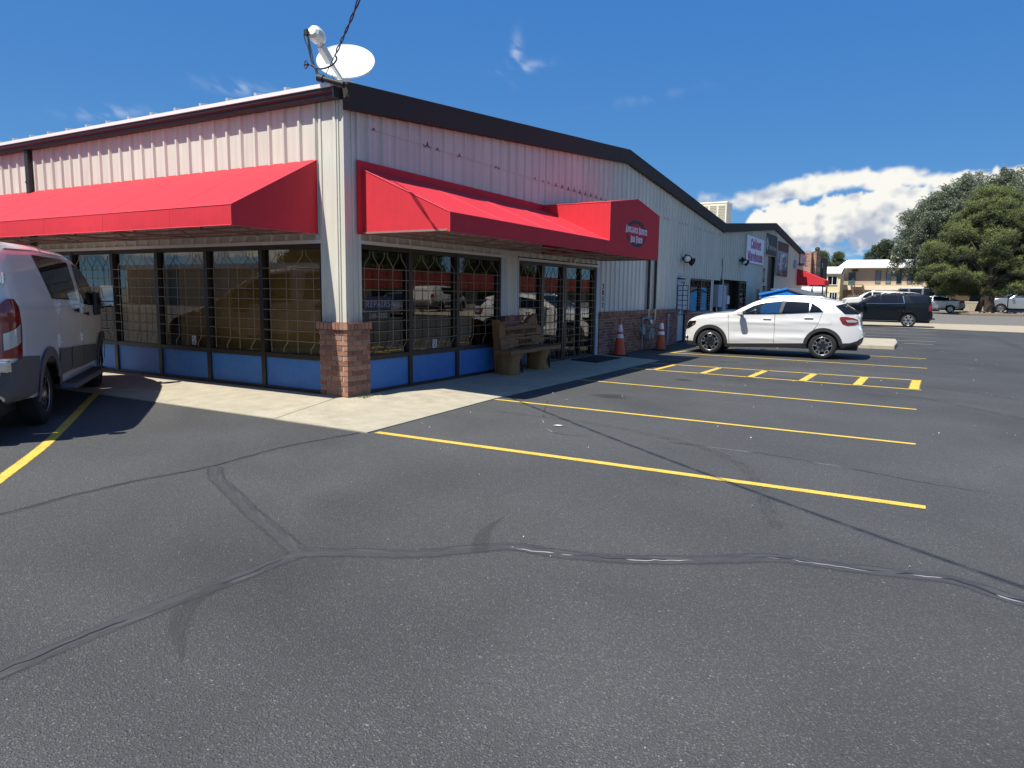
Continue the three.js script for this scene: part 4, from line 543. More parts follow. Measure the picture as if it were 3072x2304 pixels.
// turn the nose towards (hx, hz) and set local point (sx, 0, sz) on the world point p
function park(t, p, hx, hz, sx, sz, y = 0) { const l = Math.hypot(hx, hz), X = [-hx / l, -hz / l]; t.rotation.y = Math.atan2(-X[1], X[0]); const th = t.rotation.y, Z = [Math.sin(th), Math.cos(th)]; t.position.set(p[0] - X[0] * sx - Z[0] * sz, y, p[1] - X[1] * sx - Z[1] * sz); return t; }
function mirrorOn(t, x, y, w, m, big = 0) { for (const s of [1, -1]) { const z = s * w(x, y), g = sub('mirror', t), h = big ? 0.34 : 0.15, d = big ? 0.22 : 0.20; obj('housing', RB(x - 0.10, x + 0.06, y, y + h, s > 0 ? z + 0.09 : z - 0.09 - d, s > 0 ? z + 0.09 + d : z - 0.09, 0.05, 3), big ? M.darkPlastic : m, g); obj('arm', [RB(x - 0.05, x + 0.03, y - 0.02, y + 0.06, Math.min(z, z + s * 0.14), Math.max(z, z + s * 0.14), 0.02), ...(big ? [RB(x - 0.2, x + 0.1, y - 0.12, y + 0.24, Math.min(z, z + s * 0.06), Math.max(z, z + s * 0.06), 0.03)] : [])], M.darkPlastic, g); obj('mirror_glass', big ? [RB(x + 0.060, x + 0.064, y + 0.10, y + h - 0.03, s > 0 ? z + 0.115 : z - 0.065 - d, s > 0 ? z + 0.065 + d : z - 0.115, 0.002), RB(x + 0.060, x + 0.064, y + 0.02, y + 0.085, s > 0 ? z + 0.115 : z - 0.065 - d, s > 0 ? z + 0.065 + d : z - 0.115, 0.002)] : [RB(x + 0.060, x + 0.064, y + 0.025, y + h - 0.025, s > 0 ? z + 0.11 : z - 0.07 - d, s > 0 ? z + 0.07 + d : z - 0.11, 0.002)], M.mirror, g); } }

// ---- the white crossover parked nose to the shop
{
  const P = M.whitePaint, f = 0.763, r = 3.624;
  const nose = [[0.10, 0.235], [0.03, 0.33], [0.015, 0.47], [0.03, 0.62], [0.07, 0.83]], hood = [[0.07, 0.83], [0.12, 0.90], [0.26, 0.985], [0.48, 1.05], [0.84, 1.10], [1.19, 1.135], [1.33, 1.15]], ws = [[1.33, 1.15], [1.64, 1.318], [1.85, 1.43], [2.03, 1.50]], roof = [[2.03, 1.50], [2.25, 1.545], [2.62, 1.578], [3.04, 1.58], [3.46, 1.553], [3.72, 1.51], [4.02, 1.455]], rw = [[4.02, 1.455], [4.06, 1.41], [4.44, 1.175]], gate = [[4.44, 1.175], [4.475, 1.15], [4.44, 1.06], [4.47, 0.90], [4.515, 0.75]], bump = [[4.515, 0.75], [4.545, 0.66], [4.545, 0.52], [4.50, 0.42], [4.42, 0.345], [4.2, 0.30]];
  const belt = curve([[0, 0.95], [1.2, 1.09], [1.6, 1.10], [2.5, 1.13], [3.6, 1.215], [4.5, 1.16]]);
  const S = { L: 4.545, W: 1.88, pf: 0.85, df: 0.30, pr: 0.95, dr: 0.20, tumble: 0.215, roof: 1.58, belt, fillet: 0.075, barrel: 0.9, sil: [...nose.slice(1), ...hood.slice(1), ...ws.slice(1), ...roof.slice(1), ...rw.slice(1), ...gate.slice(1), ...bump.slice(1)], hubs: [f, r], R: 0.338, rim: 0.237, tw: 0.235, spokes: 'five_open', cabin: [2.0, 2.85, 1.42], fire: 1.3,
    crease: (x, y) => 0.016 * Math.exp(-(((y - lerp(0.86, 0.95, (x - 0.6) / 3)) / 0.05) ** 2)) * smooth(0.5, 1.0, x) * smooth(4.2, 3.6, x) - 0.014 * Math.exp(-(((y - lerp(0.62, 0.66, x / 4)) / 0.08) ** 2)) * smooth(1.1, 1.5, x) * smooth(3.5, 3.0, x) + 0.012 * Math.exp(-(((y - lerp(0.44, 0.53, (x - 1.2) / 2)) / 0.05) ** 2)) * smooth(1.1, 1.5, x) * smooth(3.4, 3.0, x) };
  const ra = 0.405;
  S.panels = [
    { n: 'fender', m: P, p: [[0.02, 0.34], [0.015, 0.47], [0.03, 0.62], [0.07, 0.83], [0.12, 0.90], [0.26, 0.985], [0.48, 1.05], [0.84, 1.10], [1.19, 1.135], [1.235, 1.14], [1.238, 0.95], [1.28, 0.31], [f + 0.41, 0.31], ...arcPts(f, 0.338, ra, 3, 177), [f - 0.42, 0.32]] },
    { n: 'front_door', m: P, p: [[1.245, 1.098], [1.6, 1.095], [2.425, 1.122], [2.43, 0.36], [1.29, 0.31], [1.246, 0.95]], h: [[2.24, 1.01, 0.10]] },
    { n: 'rear_door', m: P, p: [[2.437, 1.122], [3.575, 1.203], [3.475, 0.87], [3.27, 0.60], [3.18, 0.395], [2.438, 0.36]], h: [[3.26, 1.06, 0.11]] },
    { n: 'quarter_panel', m: P, p: [[3.584, 1.205], [3.66, 1.30], [4.02, 1.455], [4.06, 1.41], [4.44, 1.175], [4.475, 1.15], [4.44, 1.06], [4.47, 0.90], [4.515, 0.75], [4.545, 0.66], [4.545, 0.52], [4.50, 0.44], [4.06, 0.40], ...arcPts(r, 0.338, ra, 9, 143), [3.483, 0.87]] },
    { n: 'roof_rail', m: P, p: [[1.24, 1.101], [1.24, 1.14], [1.33, 1.15], [1.64, 1.318], [1.85, 1.43], [2.03, 1.50], [2.25, 1.545], [2.62, 1.578], [3.04, 1.58], [3.46, 1.553], [3.72, 1.51], [4.015, 1.453], [3.655, 1.302], [3.59, 1.226], [3.50, 1.318], [3.285, 1.448], [2.6, 1.475], [2.08, 1.408], [1.86, 1.332], [1.455, 1.102]] },
    { n: 'window', m: M.carGlass, p: [[1.62, 1.103], [1.86, 1.326], [2.08, 1.402], [2.58, 1.469], [2.51, 1.128]], o: -0.006 },
    { n: 'mirror_triangle', m: M.black, p: [[1.46, 1.103], [1.613, 1.103], [1.70, 1.18], [1.62, 1.19]], o: -0.004 },
    { n: 'door_pillar', m: M.black, p: [[2.515, 1.128], [2.583, 1.469], [2.675, 1.470], [2.585, 1.132]], o: -0.004 },
    { n: 'rear_side_window', m: M.tintGlass, p: [[2.59, 1.133], [2.68, 1.469], [3.265, 1.443], [3.25, 1.180]], o: -0.006 },
    { n: 'window_divider', m: M.chrome, p: [[3.252, 1.180], [3.267, 1.443], [3.287, 1.442], [3.272, 1.182]], o: -0.002 },
    { n: 'quarter_window', m: M.tintGlass, p: [[3.274, 1.182], [3.289, 1.441], [3.495, 1.314], [3.583, 1.222], [3.575, 1.206]], o: -0.006 },
    { n: 'window_trim', m: M.chrome, p: [[1.62, 1.096], [2.5, 1.122], [3.59, 1.200], [3.60, 1.212], [2.5, 1.131], [1.62, 1.105]], o: 0.004 },
    { n: 'sill', m: M.darkPlastic, p: [[1.17, 0.215], [3.26, 0.27], [3.19, 0.393], [2.43, 0.357], [1.27, 0.308], [1.16, 0.31]], o: 0.006 },
    { n: 'arch_trim', m: M.darkPlastic, p: ringPoly(f, 0.338, 0.385, 0.472, -4, 184), o: 0.012 },
    { n: 'arch_trim', m: M.darkPlastic, p: ringPoly(r, 0.338, 0.385, 0.472, 4, 176), o: 0.012 },
    { n: 'front_valance', m: M.darkPlastic, p: [[0.10, 0.225], [0.37, 0.225], [0.37, 0.335], [0.03, 0.335]], o: 0.004 },
    { n: 'rear_valance', m: M.darkPlastic, p: [[4.04, 0.31], [4.43, 0.345], [4.50, 0.415], [4.548, 0.52], [4.545, 0.60], [4.42, 0.50], [4.26, 0.44], [4.07, 0.425]], o: 0.010 },
    { n: 'headlight', m: M.darkGlass, p: [[0.06, 0.65], [0.10, 0.83], [0.16, 0.885], [0.365, 0.90], [0.335, 0.81], [0.20, 0.72]], o: 0.008 },
    { n: 'indicator', m: M.amberLens, p: [[0.25, 0.80], [0.325, 0.845], [0.30, 0.805], [0.24, 0.77]], o: 0.012 },
    { n: 'taillight', m: M.redLens, p: [[3.98, 1.06], [4.01, 1.10], [4.14, 1.105], [4.30, 1.075], [4.40, 1.035], [4.42, 0.95], [4.34, 0.905], [4.18, 0.885], [4.06, 0.925]], o: 0.012 },
    { n: 'reverse_light', m: M.clearLens, p: [[4.13, 1.02], [4.28, 1.03], [4.40, 1.0], [4.36, 0.965], [4.17, 0.96]], o: 0.016 },
    { n: 'rear_window_edge', m: M.darkGlass, p: [[3.86, 1.375], [4.045, 1.425], [4.435, 1.19], [4.40, 1.168], [4.10, 1.172]], o: 0.005 },
    { n: 'door_seam', m: M.greyPlastic, p: [[3.579, 1.203], [3.583, 1.203], [3.481, 0.868], [3.477, 0.868]], o: -0.01 },
  ];
  S.strips = [{ n: 'front_bumper', p: nose, m: P, k: 0.03 }, { n: 'hood', p: hood, m: P, k: 0.045 }, { n: 'windshield', p: ws, m: M.carGlass, k: 0.04, t0: -0.9, t1: 0.9 }, { n: 'front_pillar', p: ws, m: P, k: 0.04, t0: 0.9, t1: 1 }, { n: 'front_pillar', p: ws, m: P, k: 0.04, t0: -1, t1: -0.9 }, { n: 'roof', p: roof, m: P, k: 0.03 }, { n: 'rear_window', p: rw, m: M.darkGlass, k: 0.02, t0: -0.94, t1: 0.94 }, { n: 'rear_pillar', p: rw, m: P, k: 0.02, t0: 0.94, t1: 1 }, { n: 'rear_pillar', p: rw, m: P, k: 0.02, t0: -1, t1: -0.94 }, { n: 'tailgate', p: gate, m: P, k: 0.03 }, { n: 'rear_bumper', p: bump, m: P, k: 0.03 }];
  const { t, w } = vehicle('white_car', 'white crossover with black wheel arches parked nose towards the brick wall', 'car', S);
  mirrorOn(t, 1.60, 1.075, w, P);
  for (const s of [1, -1]) { const fl = new THREE.TorusGeometry(0.055, 0.016, 8, 24); fl.rotateY(0.95); fl.translate(0.10, 0.43, s * (w(0.10, 0.43) + 0.0)); const ln = new THREE.SphereGeometry(0.045, 16, 10); ln.translate(0.105, 0.43, s * (w(0.10, 0.43) - 0.012)); const gq = sub('fog_light', t); obj('ring', fl, M.chrome, gq); obj('lens', ln, M.darkGlass, gq); obj('roof_bar', tube([[2.05, 1.52, s * (w(2.1, 1.5) - 0.06)], [2.3, 1.585, s * 0.60], [3.0, 1.612, s * 0.60], [3.5, 1.585, s * 0.60], [3.72, 1.53, s * (w(3.7, 1.5) - 0.06)]], 0.016, 8), M.alloy, t); const ds = new THREE.CircleGeometry(0.085, 24); obj('fuel_flap', s < 0 ? at(ds.rotateY(Math.PI), 3.78, 1.0, s * (w(3.78, 1.0) + 0.002)) : at(ds, 3.74, 0.995, w(3.74, 0.995) + 0.001), P, t); }
  obj('spoiler', [RB(3.96, 4.10, 1.425, 1.455, -0.58, 0.58, 0.012)], P, t); obj('rear_wiper', [bar([4.43, 1.215, 0.05], [4.32, 1.27, 0.42], 0.018, 0.02), RB(4.42, 4.5, 1.17, 1.21, -0.06, 0.10, 0.015)], M.black, t); obj('licence_plate', RB(4.485, 4.495, 0.86, 1.0, -0.16, 0.16, 0.003), mat([0.05, 0.16, 0.09], 0.5), t); obj('grille', RB(0.01, 0.05, 0.55, 0.80, -0.42, 0.42, 0.02), M.black, t);
  park(t, [12.15, 4.947], -0.048, -0.9988, r, 0.93);
}
// ---- the white van at the left, nose towards the barred windows
{
  const P = M.vanPaint, f = 1.02, r = 4.39;
  const nose = [[0.14, 0.24], [0.04, 0.42], [0.0, 0.66], [0.04, 0.93]], hood = [[0.04, 0.93], [0.14, 1.04], [0.42, 1.15], [0.75, 1.26]], ws = [[0.75, 1.26], [1.22, 1.60], [1.60, 1.85], [1.86, 1.965]], roof = [[1.86, 1.965], [2.3, 2.05], [3.0, 2.085], [4.2, 2.09], [5.2, 2.07], [5.52, 2.03]], rear = [[5.52, 2.03], [5.60, 1.93], [5.64, 1.35], [5.655, 0.86]], bump = [[5.655, 0.86], [5.69, 0.80], [5.70, 0.56], [5.64, 0.43], [5.2, 0.36]];
  const S = { L: 5.70, W: 2.06, pf: 1.1, df: 0.30, pr: 0.45, dr: 0.10, tumble: 0.15, tp: 1.3, roof: 2.09, belt: () => 1.30, fillet: 0.13, barrel: 0.35, sil: [...nose.slice(1), ...hood.slice(1), ...ws.slice(1), ...roof.slice(1), ...rear.slice(1), ...bump.slice(1)], hubs: [f, r], R: 0.355, rim: 0.215, tw: 0.235, spokes: 'plain', inset: 0.045, fire: 1.6 };
  const ra = 0.47;
  S.panels = [
    { n: 'fender', m: P, p: [[0.04, 0.56], [0.0, 0.66], [0.04, 0.93], [0.14, 1.04], [0.42, 1.15], [0.75, 1.26], [1.20, 1.585], [1.42, 1.735], [1.42, 1.0], [1.47, 0.50], ...arcPts(f, 0.355, ra, 18, 156)] },
    { n: 'front_door', m: P, p: [[1.426, 1.745], [1.62, 1.862], [1.86, 1.965], [2.44, 2.065], [2.44, 0.50], [1.476, 0.50], [1.426, 1.0]], h: [[2.22, 1.225, 0.075, M.black]] },
    { n: 'sliding_door', m: P, p: [[2.447, 2.066], [3.0, 2.085], [3.72, 2.09], [3.72, 0.50], [2.447, 0.50]], h: [[2.86, 1.29, 0.075, M.black]], only: -1 },
    { n: 'side_panel', m: P, p: [[2.447, 2.066], [3.0, 2.085], [3.72, 2.09], [3.72, 0.50], [2.447, 0.50]], only: 1 },
    { n: 'quarter_panel', m: P, p: [[3.727, 2.09], [4.2, 2.09], [5.2, 2.07], [5.52, 2.03], [5.60, 1.93], [5.64, 1.35], [5.655, 0.86], [5.69, 0.80], [5.70, 0.56], [5.63, 0.44], [4.95, 0.40], ...arcPts(r, 0.355, ra, 4, 162), [3.86, 0.50], [3.727, 0.50]] },
    { n: 'front_window', m: M.darkGlass, p: [[1.36, 1.33], [1.32, 1.46], [1.62, 1.72], [1.88, 1.86], [2.33, 1.93], [2.36, 1.38], [1.9, 1.34]], o: 0.006 },
    { n: 'side_window', m: M.darkGlass, p: [[2.58, 1.42], [3.98, 1.46], [4.33, 1.965], [3.0, 1.965], [2.62, 1.93]], o: 0.006 },
    { n: 'side_cladding', m: M.greyPlastic, p: [[1.46, 0.50], [1.53, 0.74], [2.43, 0.785], [2.43, 0.50]], o: 0.016 },
    { n: 'side_cladding', m: M.greyPlastic, p: [[2.46, 0.50], [2.46, 0.787], [3.22, 0.815], [3.22, 0.52]], o: 0.018 },
    { n: 'side_cladding', m: M.greyPlastic, p: [[3.25, 0.52], [3.25, 0.817], [3.88, 0.845], [3.84, 0.52]], o: 0.016 },
    { n: 'side_cladding', m: M.greyPlastic, p: [[4.88, 0.45], [4.80, 0.84], [5.30, 0.875], [5.44, 0.885], [5.655, 0.80], [5.70, 0.62], [5.69, 0.54], [5.60, 0.43]], o: 0.014 },
    { n: 'rocker', m: P, p: [[1.44, 0.36], [1.46, 0.497], [3.85, 0.497], [3.90, 0.38]], o: 0.0 },
    { n: 'arch_trim', m: M.greyPlastic, p: ringPoly(f, 0.355, 0.44, 0.555, 8, 172), o: 0.026 },
    { n: 'arch_trim', m: M.greyPlastic, p: ringPoly(r, 0.355, 0.44, 0.555, -2, 178), o: 0.026 },
    { n: 'drip_moulding', m: M.greyPlastic, p: [[2.5, 2.013], [4.2, 2.022], [5.3, 1.99], [5.3, 1.978], [4.2, 2.010], [2.5, 2.001]], o: 0.006 },
    { n: 'body_crease', m: P, p: [[2.8, 1.335], [5.40, 1.385], [5.40, 1.373], [2.8, 1.323]], o: 0.010 },
    { n: 'taillight', m: M.redLens, p: [[5.45, 0.87], [5.42, 1.20], [5.44, 1.40], [5.50, 1.475], [5.57, 1.475], [5.64, 1.40], [5.65, 0.88]], o: 0.022 },
    { n: 'reverse_light', m: M.clearLens, p: [[5.475, 1.03], [5.465, 1.22], [5.63, 1.13], [5.635, 0.96]], o: 0.028 },
    { n: 'headlight', m: M.clearLens, p: [[0.05, 0.80], [0.16, 1.02], [0.48, 1.14], [0.40, 0.98], [0.2, 0.82]], o: 0.010 },
  ];
  S.strips = [{ n: 'front_bumper', p: nose, m: M.greyPlastic, k: 0.06 }, { n: 'hood', p: hood, m: P, k: 0.05 }, { n: 'windshield', p: ws, m: M.darkGlass, k: 0.06, t0: -0.93, t1: 0.93 }, { n: 'front_pillar', p: ws, m: P, k: 0.06, t0: 0.93, t1: 1 }, { n: 'front_pillar', p: ws, m: P, k: 0.06, t0: -1, t1: -0.93 }, { n: 'roof', p: roof, m: P, k: 0.04 }, { n: 'rear_door', p: rear, m: P, k: 0.02 }, { n: 'rear_bumper', p: bump, m: M.greyPlastic, k: 0.03 }];
  const { t, w } = vehicle('white_van', 'white cargo van with tinted side window and running board at the barred windows', 'van', S);
  mirrorOn(t, 1.50, 1.30, w, P, 1);
  const run = sub('running_board', t); for (const s of [-1]) { obj('step', [RB(1.62, 3.86, 0.325, 0.40, -1.19, -0.94, 0.03, 3)], M.greyPlastic, run); obj('tread', range(0, 9, 1).map((i) => B(1.7, 3.78, 0.4, 0.404, -1.17 + i * 0.022, -1.16 + i * 0.022)), M.darkPlastic, run); obj('end_cap', new THREE.SphereGeometry(0.07, 16, 10).scale(0.6, 0.55, 1.7).translate(3.85, 0.362, -1.065), M.greyPlastic, run); }
  const hin = (x, y, h) => [RB(x - 0.035, x + 0.035, y, y + h, -w(x, y) - 0.012, -w(x, y) + 0.01, 0.006), rod([x, y + h * 0.3, -w(x, y) - 0.012], [x, y + h * 0.3, -w(x, y) - 0.03], 0.012), rod([x, y + h * 0.7, -w(x, y) - 0.012], [x, y + h * 0.7, -w(x, y) - 0.03], 0.012)];
  obj('door_hinge', [...hin(3.80, 0.87, 0.15), ...hin(2.50, 0.845, 0.13), ...hin(3.72, 1.27, 0.17), ...hin(2.40, 1.24, 0.14)], P, t);
  for (const y of [1.62, 0.74]) obj('rear_hinge', [RB(5.60, 5.72, y, y + 0.12, -0.97, -0.86, 0.02), rod([5.68, y + 0.01, -0.965], [5.68, y + 0.11, -0.965], 0.025)], M.chrome, t);
  obj('tow_hitch', [RB(5.45, 5.78, 0.30, 0.37, -0.8, 0.8, 0.02)], M.greyPlastic, t);
  park(t, [-3.211, -1.709], Math.cos(50.7 * Math.PI / 180), -Math.sin(50.7 * Math.PI / 180), r, -1.0);
  VAN_T = t;
}
// ---- full-size sport utility vehicle, also copied in white behind it
function bigSuv(name, label, P, spokes = 'split') {
  const f = 0.88, r = 3.74, nose = [[0.12, 0.26], [0.02, 0.45], [0.0, 0.85], [0.05, 1.10]], hood = [[0.05, 1.10], [0.25, 1.20], [0.8, 1.26], [1.19, 1.285]], ws = [[1.19, 1.285], [1.65, 1.58], [1.98, 1.75]], roof = [[1.98, 1.75], [2.3, 1.80], [3.2, 1.82], [4.2, 1.785], [4.60, 1.72]], rw = [[4.60, 1.72], [4.68, 1.64], [4.78, 1.28]], gate = [[4.78, 1.28], [4.82, 0.98], [4.83, 0.76]], bump = [[4.83, 0.76], [4.87, 0.70], [4.86, 0.45], [4.70, 0.32], [4.4, 0.28]];
  const S = { L: 4.87, W: 1.92, pf: 0.7, df: 0.20, pr: 0.6, dr: 0.12, tumble: 0.19, roof: 1.82, belt: curve([[0, 1.1], [1.3, 1.235], [3.4, 1.275], [4.8, 1.28]]), fillet: 0.09, barrel: 0.4, sil: [...nose.slice(1), ...hood.slice(1), ...ws.slice(1), ...roof.slice(1), ...rw.slice(1), ...gate.slice(1), ...bump.slice(1)], hubs: [f, r], R: 0.37, rim: 0.262, tw: 0.26, spokes, fire: 1.4 };
  const ra = 0.44, G = M.darkGlass; S.panels = [
    { n: 'fender', m: P, p: [[0.03, 0.42], [0.0, 0.85], [0.05, 1.10], [0.25, 1.20], [0.8, 1.26], [1.19, 1.285], [1.28, 1.34], [1.28, 0.36], ...arcPts(f, 0.37, ra, 2, 176)] },
    { n: 'front_door', m: P, p: [[1.287, 1.345], [1.65, 1.58], [1.98, 1.75], [2.30, 1.80], [2.32, 1.80], [2.32, 0.33], [1.287, 0.33]], h: [[2.20, 1.12, 0.1]] },
    { n: 'rear_door', m: P, p: [[2.327, 1.80], [3.2, 1.82], [3.42, 1.815], [3.56, 1.25], [3.36, 0.72], [3.30, 0.33], [2.327, 0.33]], h: [[3.22, 1.12, 0.1]] },
    { n: 'quarter_panel', m: P, p: [[3.427, 1.815], [4.2, 1.785], [4.60, 1.72], [4.68, 1.64], [4.78, 1.28], [4.82, 0.98], [4.83, 0.76], [4.87, 0.70], [4.86, 0.45], [4.72, 0.34], ...arcPts(r, 0.37, ra, 2, 140), [3.565, 1.25]] },
    { n: 'front_window', m: G, p: [[1.50, 1.27], [1.75, 1.52], [2.05, 1.73], [2.27, 1.755], [2.29, 1.285]], o: 0.005 }, { n: 'rear_side_window', m: G, p: [[2.36, 1.287], [2.36, 1.76], [3.15, 1.745], [3.18, 1.30]], o: 0.005 }, { n: 'vent_window', m: G, p: [[3.20, 1.30], [3.19, 1.742], [3.36, 1.735], [3.47, 1.315]], o: 0.005 }, { n: 'cargo_window', m: G, p: [[3.66, 1.73], [3.78, 1.50], [3.92, 1.33], [4.05, 1.30], [4.62, 1.30], [4.56, 1.60], [4.44, 1.70], [4.2, 1.715]], o: 0.005 },
    { n: 'window_trim', m: M.chrome, p: [[1.50, 1.245], [3.46, 1.285], [3.52, 1.30], [3.42, 1.70], [3.37, 1.70], [3.47, 1.315], [3.4, 1.303], [1.50, 1.266]], o: 0.008 },
    { n: 'step_trim', m: M.chrome, p: [[1.30, 0.325], [3.28, 0.325], [3.28, 0.35], [1.30, 0.35]], o: 0.012 }, { n: 'taillight', m: M.redLens, p: [[4.66, 0.92], [4.70, 1.27], [4.785, 1.27], [4.825, 0.95], [4.82, 0.88]], o: 0.010 }, { n: 'arch_trim', m: P, p: ringPoly(r, 0.37, 0.42, 0.50, 0, 178), o: 0.014 }, { n: 'headlight', m: M.clearLens, p: [[0.02, 0.9], [0.06, 1.09], [0.34, 1.14], [0.3, 0.98]], o: 0.008 }];
  S.strips = [{ n: 'front_bumper', p: nose, m: P }, { n: 'hood', p: hood, m: P, k: 0.04 }, { n: 'windshield', p: ws, m: G, k: 0.04, t0: -0.93, t1: 0.93 }, { n: 'front_pillar', p: ws, m: P, k: 0.04, t0: 0.93, t1: 1 }, { n: 'front_pillar', p: ws, m: P, k: 0.04, t0: -1, t1: -0.93 }, { n: 'roof', p: roof, m: P, k: 0.03 }, { n: 'rear_window', p: rw, m: G, t0: -0.95, t1: 0.95 }, { n: 'rear_pillar', p: rw, m: P, t0: 0.95, t1: 1 }, { n: 'rear_pillar', p: rw, m: P, t0: -1, t1: -0.95 }, { n: 'tailgate', p: gate, m: P }, { n: 'rear_bumper', p: bump, m: P }];
  const { t, w } = vehicle(name, label, 'suv', S); mirrorOn(t, 1.55, 1.22, w, P); for (const s of [1, -1]) obj('roof_rack', tube([[2.3, 1.82, s * 0.68], [2.5, 1.875, s * 0.68], [3.9, 1.875, s * 0.68], [4.2, 1.81, s * 0.68]], 0.018, 6), M.alloy, t);
  obj('tow_hitch', RB(4.8, 5.0, 0.42, 0.50, -0.05, 0.05, 0.01), M.black, t); return { t, r };
}
{
  const { t, r } = bigSuv('dark_suv', 'dark navy sport utility vehicle standing where the lot meets the concrete apron', M.navyPaint); park(t, [36.95, 6.41], 0, -1, r, 0.94);
  const b = bigSuv('white_suv', 'white sport utility vehicle half hidden behind the dark navy one', M.whitePaint); park(b.t, [60.6, 4.6], -0.12, -1, b.r, 0.94, 0.3);
}
// ---- silver sedan seen from its tail side beyond the street
let sedanThing;
{
  const P = M.silverPaint, f = 1.02, r = 3.90, nose = [[0.12, 0.22], [0.02, 0.38], [0.03, 0.62]], hood = [[0.03, 0.62], [0.25, 0.76], [0.8, 0.90], [1.45, 0.98]], ws = [[1.45, 0.98], [1.95, 1.27], [2.3, 1.43]], roof = [[2.3, 1.43], [2.75, 1.49], [3.2, 1.47], [3.55, 1.41]], rw = [[3.55, 1.41], [4.05, 1.26], [4.45, 1.14]], gate = [[4.45, 1.14], [4.85, 1.11], [4.93, 0.98], [4.95, 0.80]], bump = [[4.95, 0.80], [5.02, 0.70], [4.98, 0.45], [4.80, 0.32], [4.5, 0.27]];
  const S = { L: 5.02, W: 1.86, pf: 0.8, df: 0.28, pr: 0.7, dr: 0.2, tumble: 0.24, roof: 1.49, belt: curve([[0, 0.7], [1.5, 0.95], [3.8, 1.06], [4.9, 1.08]]), fillet: 0.08, barrel: 0.6, sil: [...nose.slice(1), ...hood.slice(1), ...ws.slice(1), ...roof.slice(1), ...rw.slice(1), ...gate.slice(1), ...bump.slice(1)], hubs: [f, r], R: 0.335, rim: 0.24, tw: 0.22, spokes: 'split', fire: 1.5 }, ra = 0.39, G = M.darkGlass;
  S.panels = [
    { n: 'fender', m: P, p: [[0.02, 0.38], [0.03, 0.62], [0.25, 0.76], [0.8, 0.90], [1.43, 0.975], [1.43, 0.28], ...arcPts(f, 0.335, ra, 0, 176)] }, { n: 'front_door', m: P, p: [[1.437, 0.98], [1.95, 1.27], [2.3, 1.43], [2.52, 1.46], [2.52, 0.25], [1.437, 0.25]], h: [[2.38, 0.95]] }, { n: 'rear_door', m: P, p: [[2.527, 1.46], [2.75, 1.49], [3.2, 1.47], [3.55, 1.41], [3.72, 1.08], [3.54, 0.60], [3.5, 0.25], [2.527, 0.25]], h: [[3.35, 0.98]] },
    { n: 'quarter_panel', m: P, p: [[3.557, 1.41], [4.05, 1.26], [4.45, 1.14], [4.85, 1.11], [4.93, 0.98], [4.95, 0.80], [5.02, 0.70], [4.98, 0.45], [4.82, 0.33], ...arcPts(r, 0.335, ra, 0, 145), [3.727, 1.08]] },
    { n: 'front_window', m: G, p: [[1.66, 1.02], [1.98, 1.23], [2.32, 1.385], [2.48, 1.41], [2.48, 1.03]], o: 0.005 }, { n: 'rear_side_window', m: G, p: [[2.55, 1.03], [2.55, 1.415], [2.8, 1.43], [3.2, 1.415], [3.5, 1.33], [3.86, 1.15], [3.62, 1.09]], o: 0.005 }, { n: 'taillight', m: M.redLens, p: [[4.50, 0.86], [4.58, 0.98], [4.90, 1.08], [4.93, 0.98], [4.72, 0.88]], o: 0.008 }, { n: 'rear_valance', m: M.darkPlastic, p: [[4.55, 0.30], [4.8, 0.32], [4.98, 0.45], [5.0, 0.55], [4.75, 0.42]], o: 0.006 }, { n: 'headlight', m: M.clearLens, p: [[0.05, 0.6], [0.2, 0.73], [0.55, 0.8], [0.4, 0.66]], o: 0.006 }];
  S.strips = [{ n: 'front_bumper', p: nose, m: P }, { n: 'hood', p: hood, m: P, k: 0.04 }, { n: 'windshield', p: ws, m: G, k: 0.05, t0: -0.92, t1: 0.92 }, { n: 'front_pillar', p: ws, m: P, k: 0.05, t0: 0.92, t1: 1 }, { n: 'front_pillar', p: ws, m: P, k: 0.05, t0: -1, t1: -0.92 }, { n: 'roof', p: roof, m: P, k: 0.03 }, { n: 'rear_window', p: rw, m: G, k: 0.03, t0: -0.9, t1: 0.9 }, { n: 'rear_pillar', p: rw, m: P, k: 0.03, t0: 0.9, t1: 1 }, { n: 'rear_pillar', p: rw, m: P, k: 0.03, t0: -1, t1: -0.9 }, { n: 'trunk_lid', p: gate, m: P }, { n: 'rear_bumper', p: bump, m: P }];
  const { t, w } = vehicle('silver_sedan', 'silver sedan with dark windows parked left of the big tree trunk', 'car', S); mirrorOn(t, 1.72, 0.98, w, P); park(t, [65.4, 9.05], 0, -1, r, 0.9, 0.33); sedanThing = t; t.userData.label = 'silver sedan with dark windows, its tail towards the gnarled tree trunk';
}
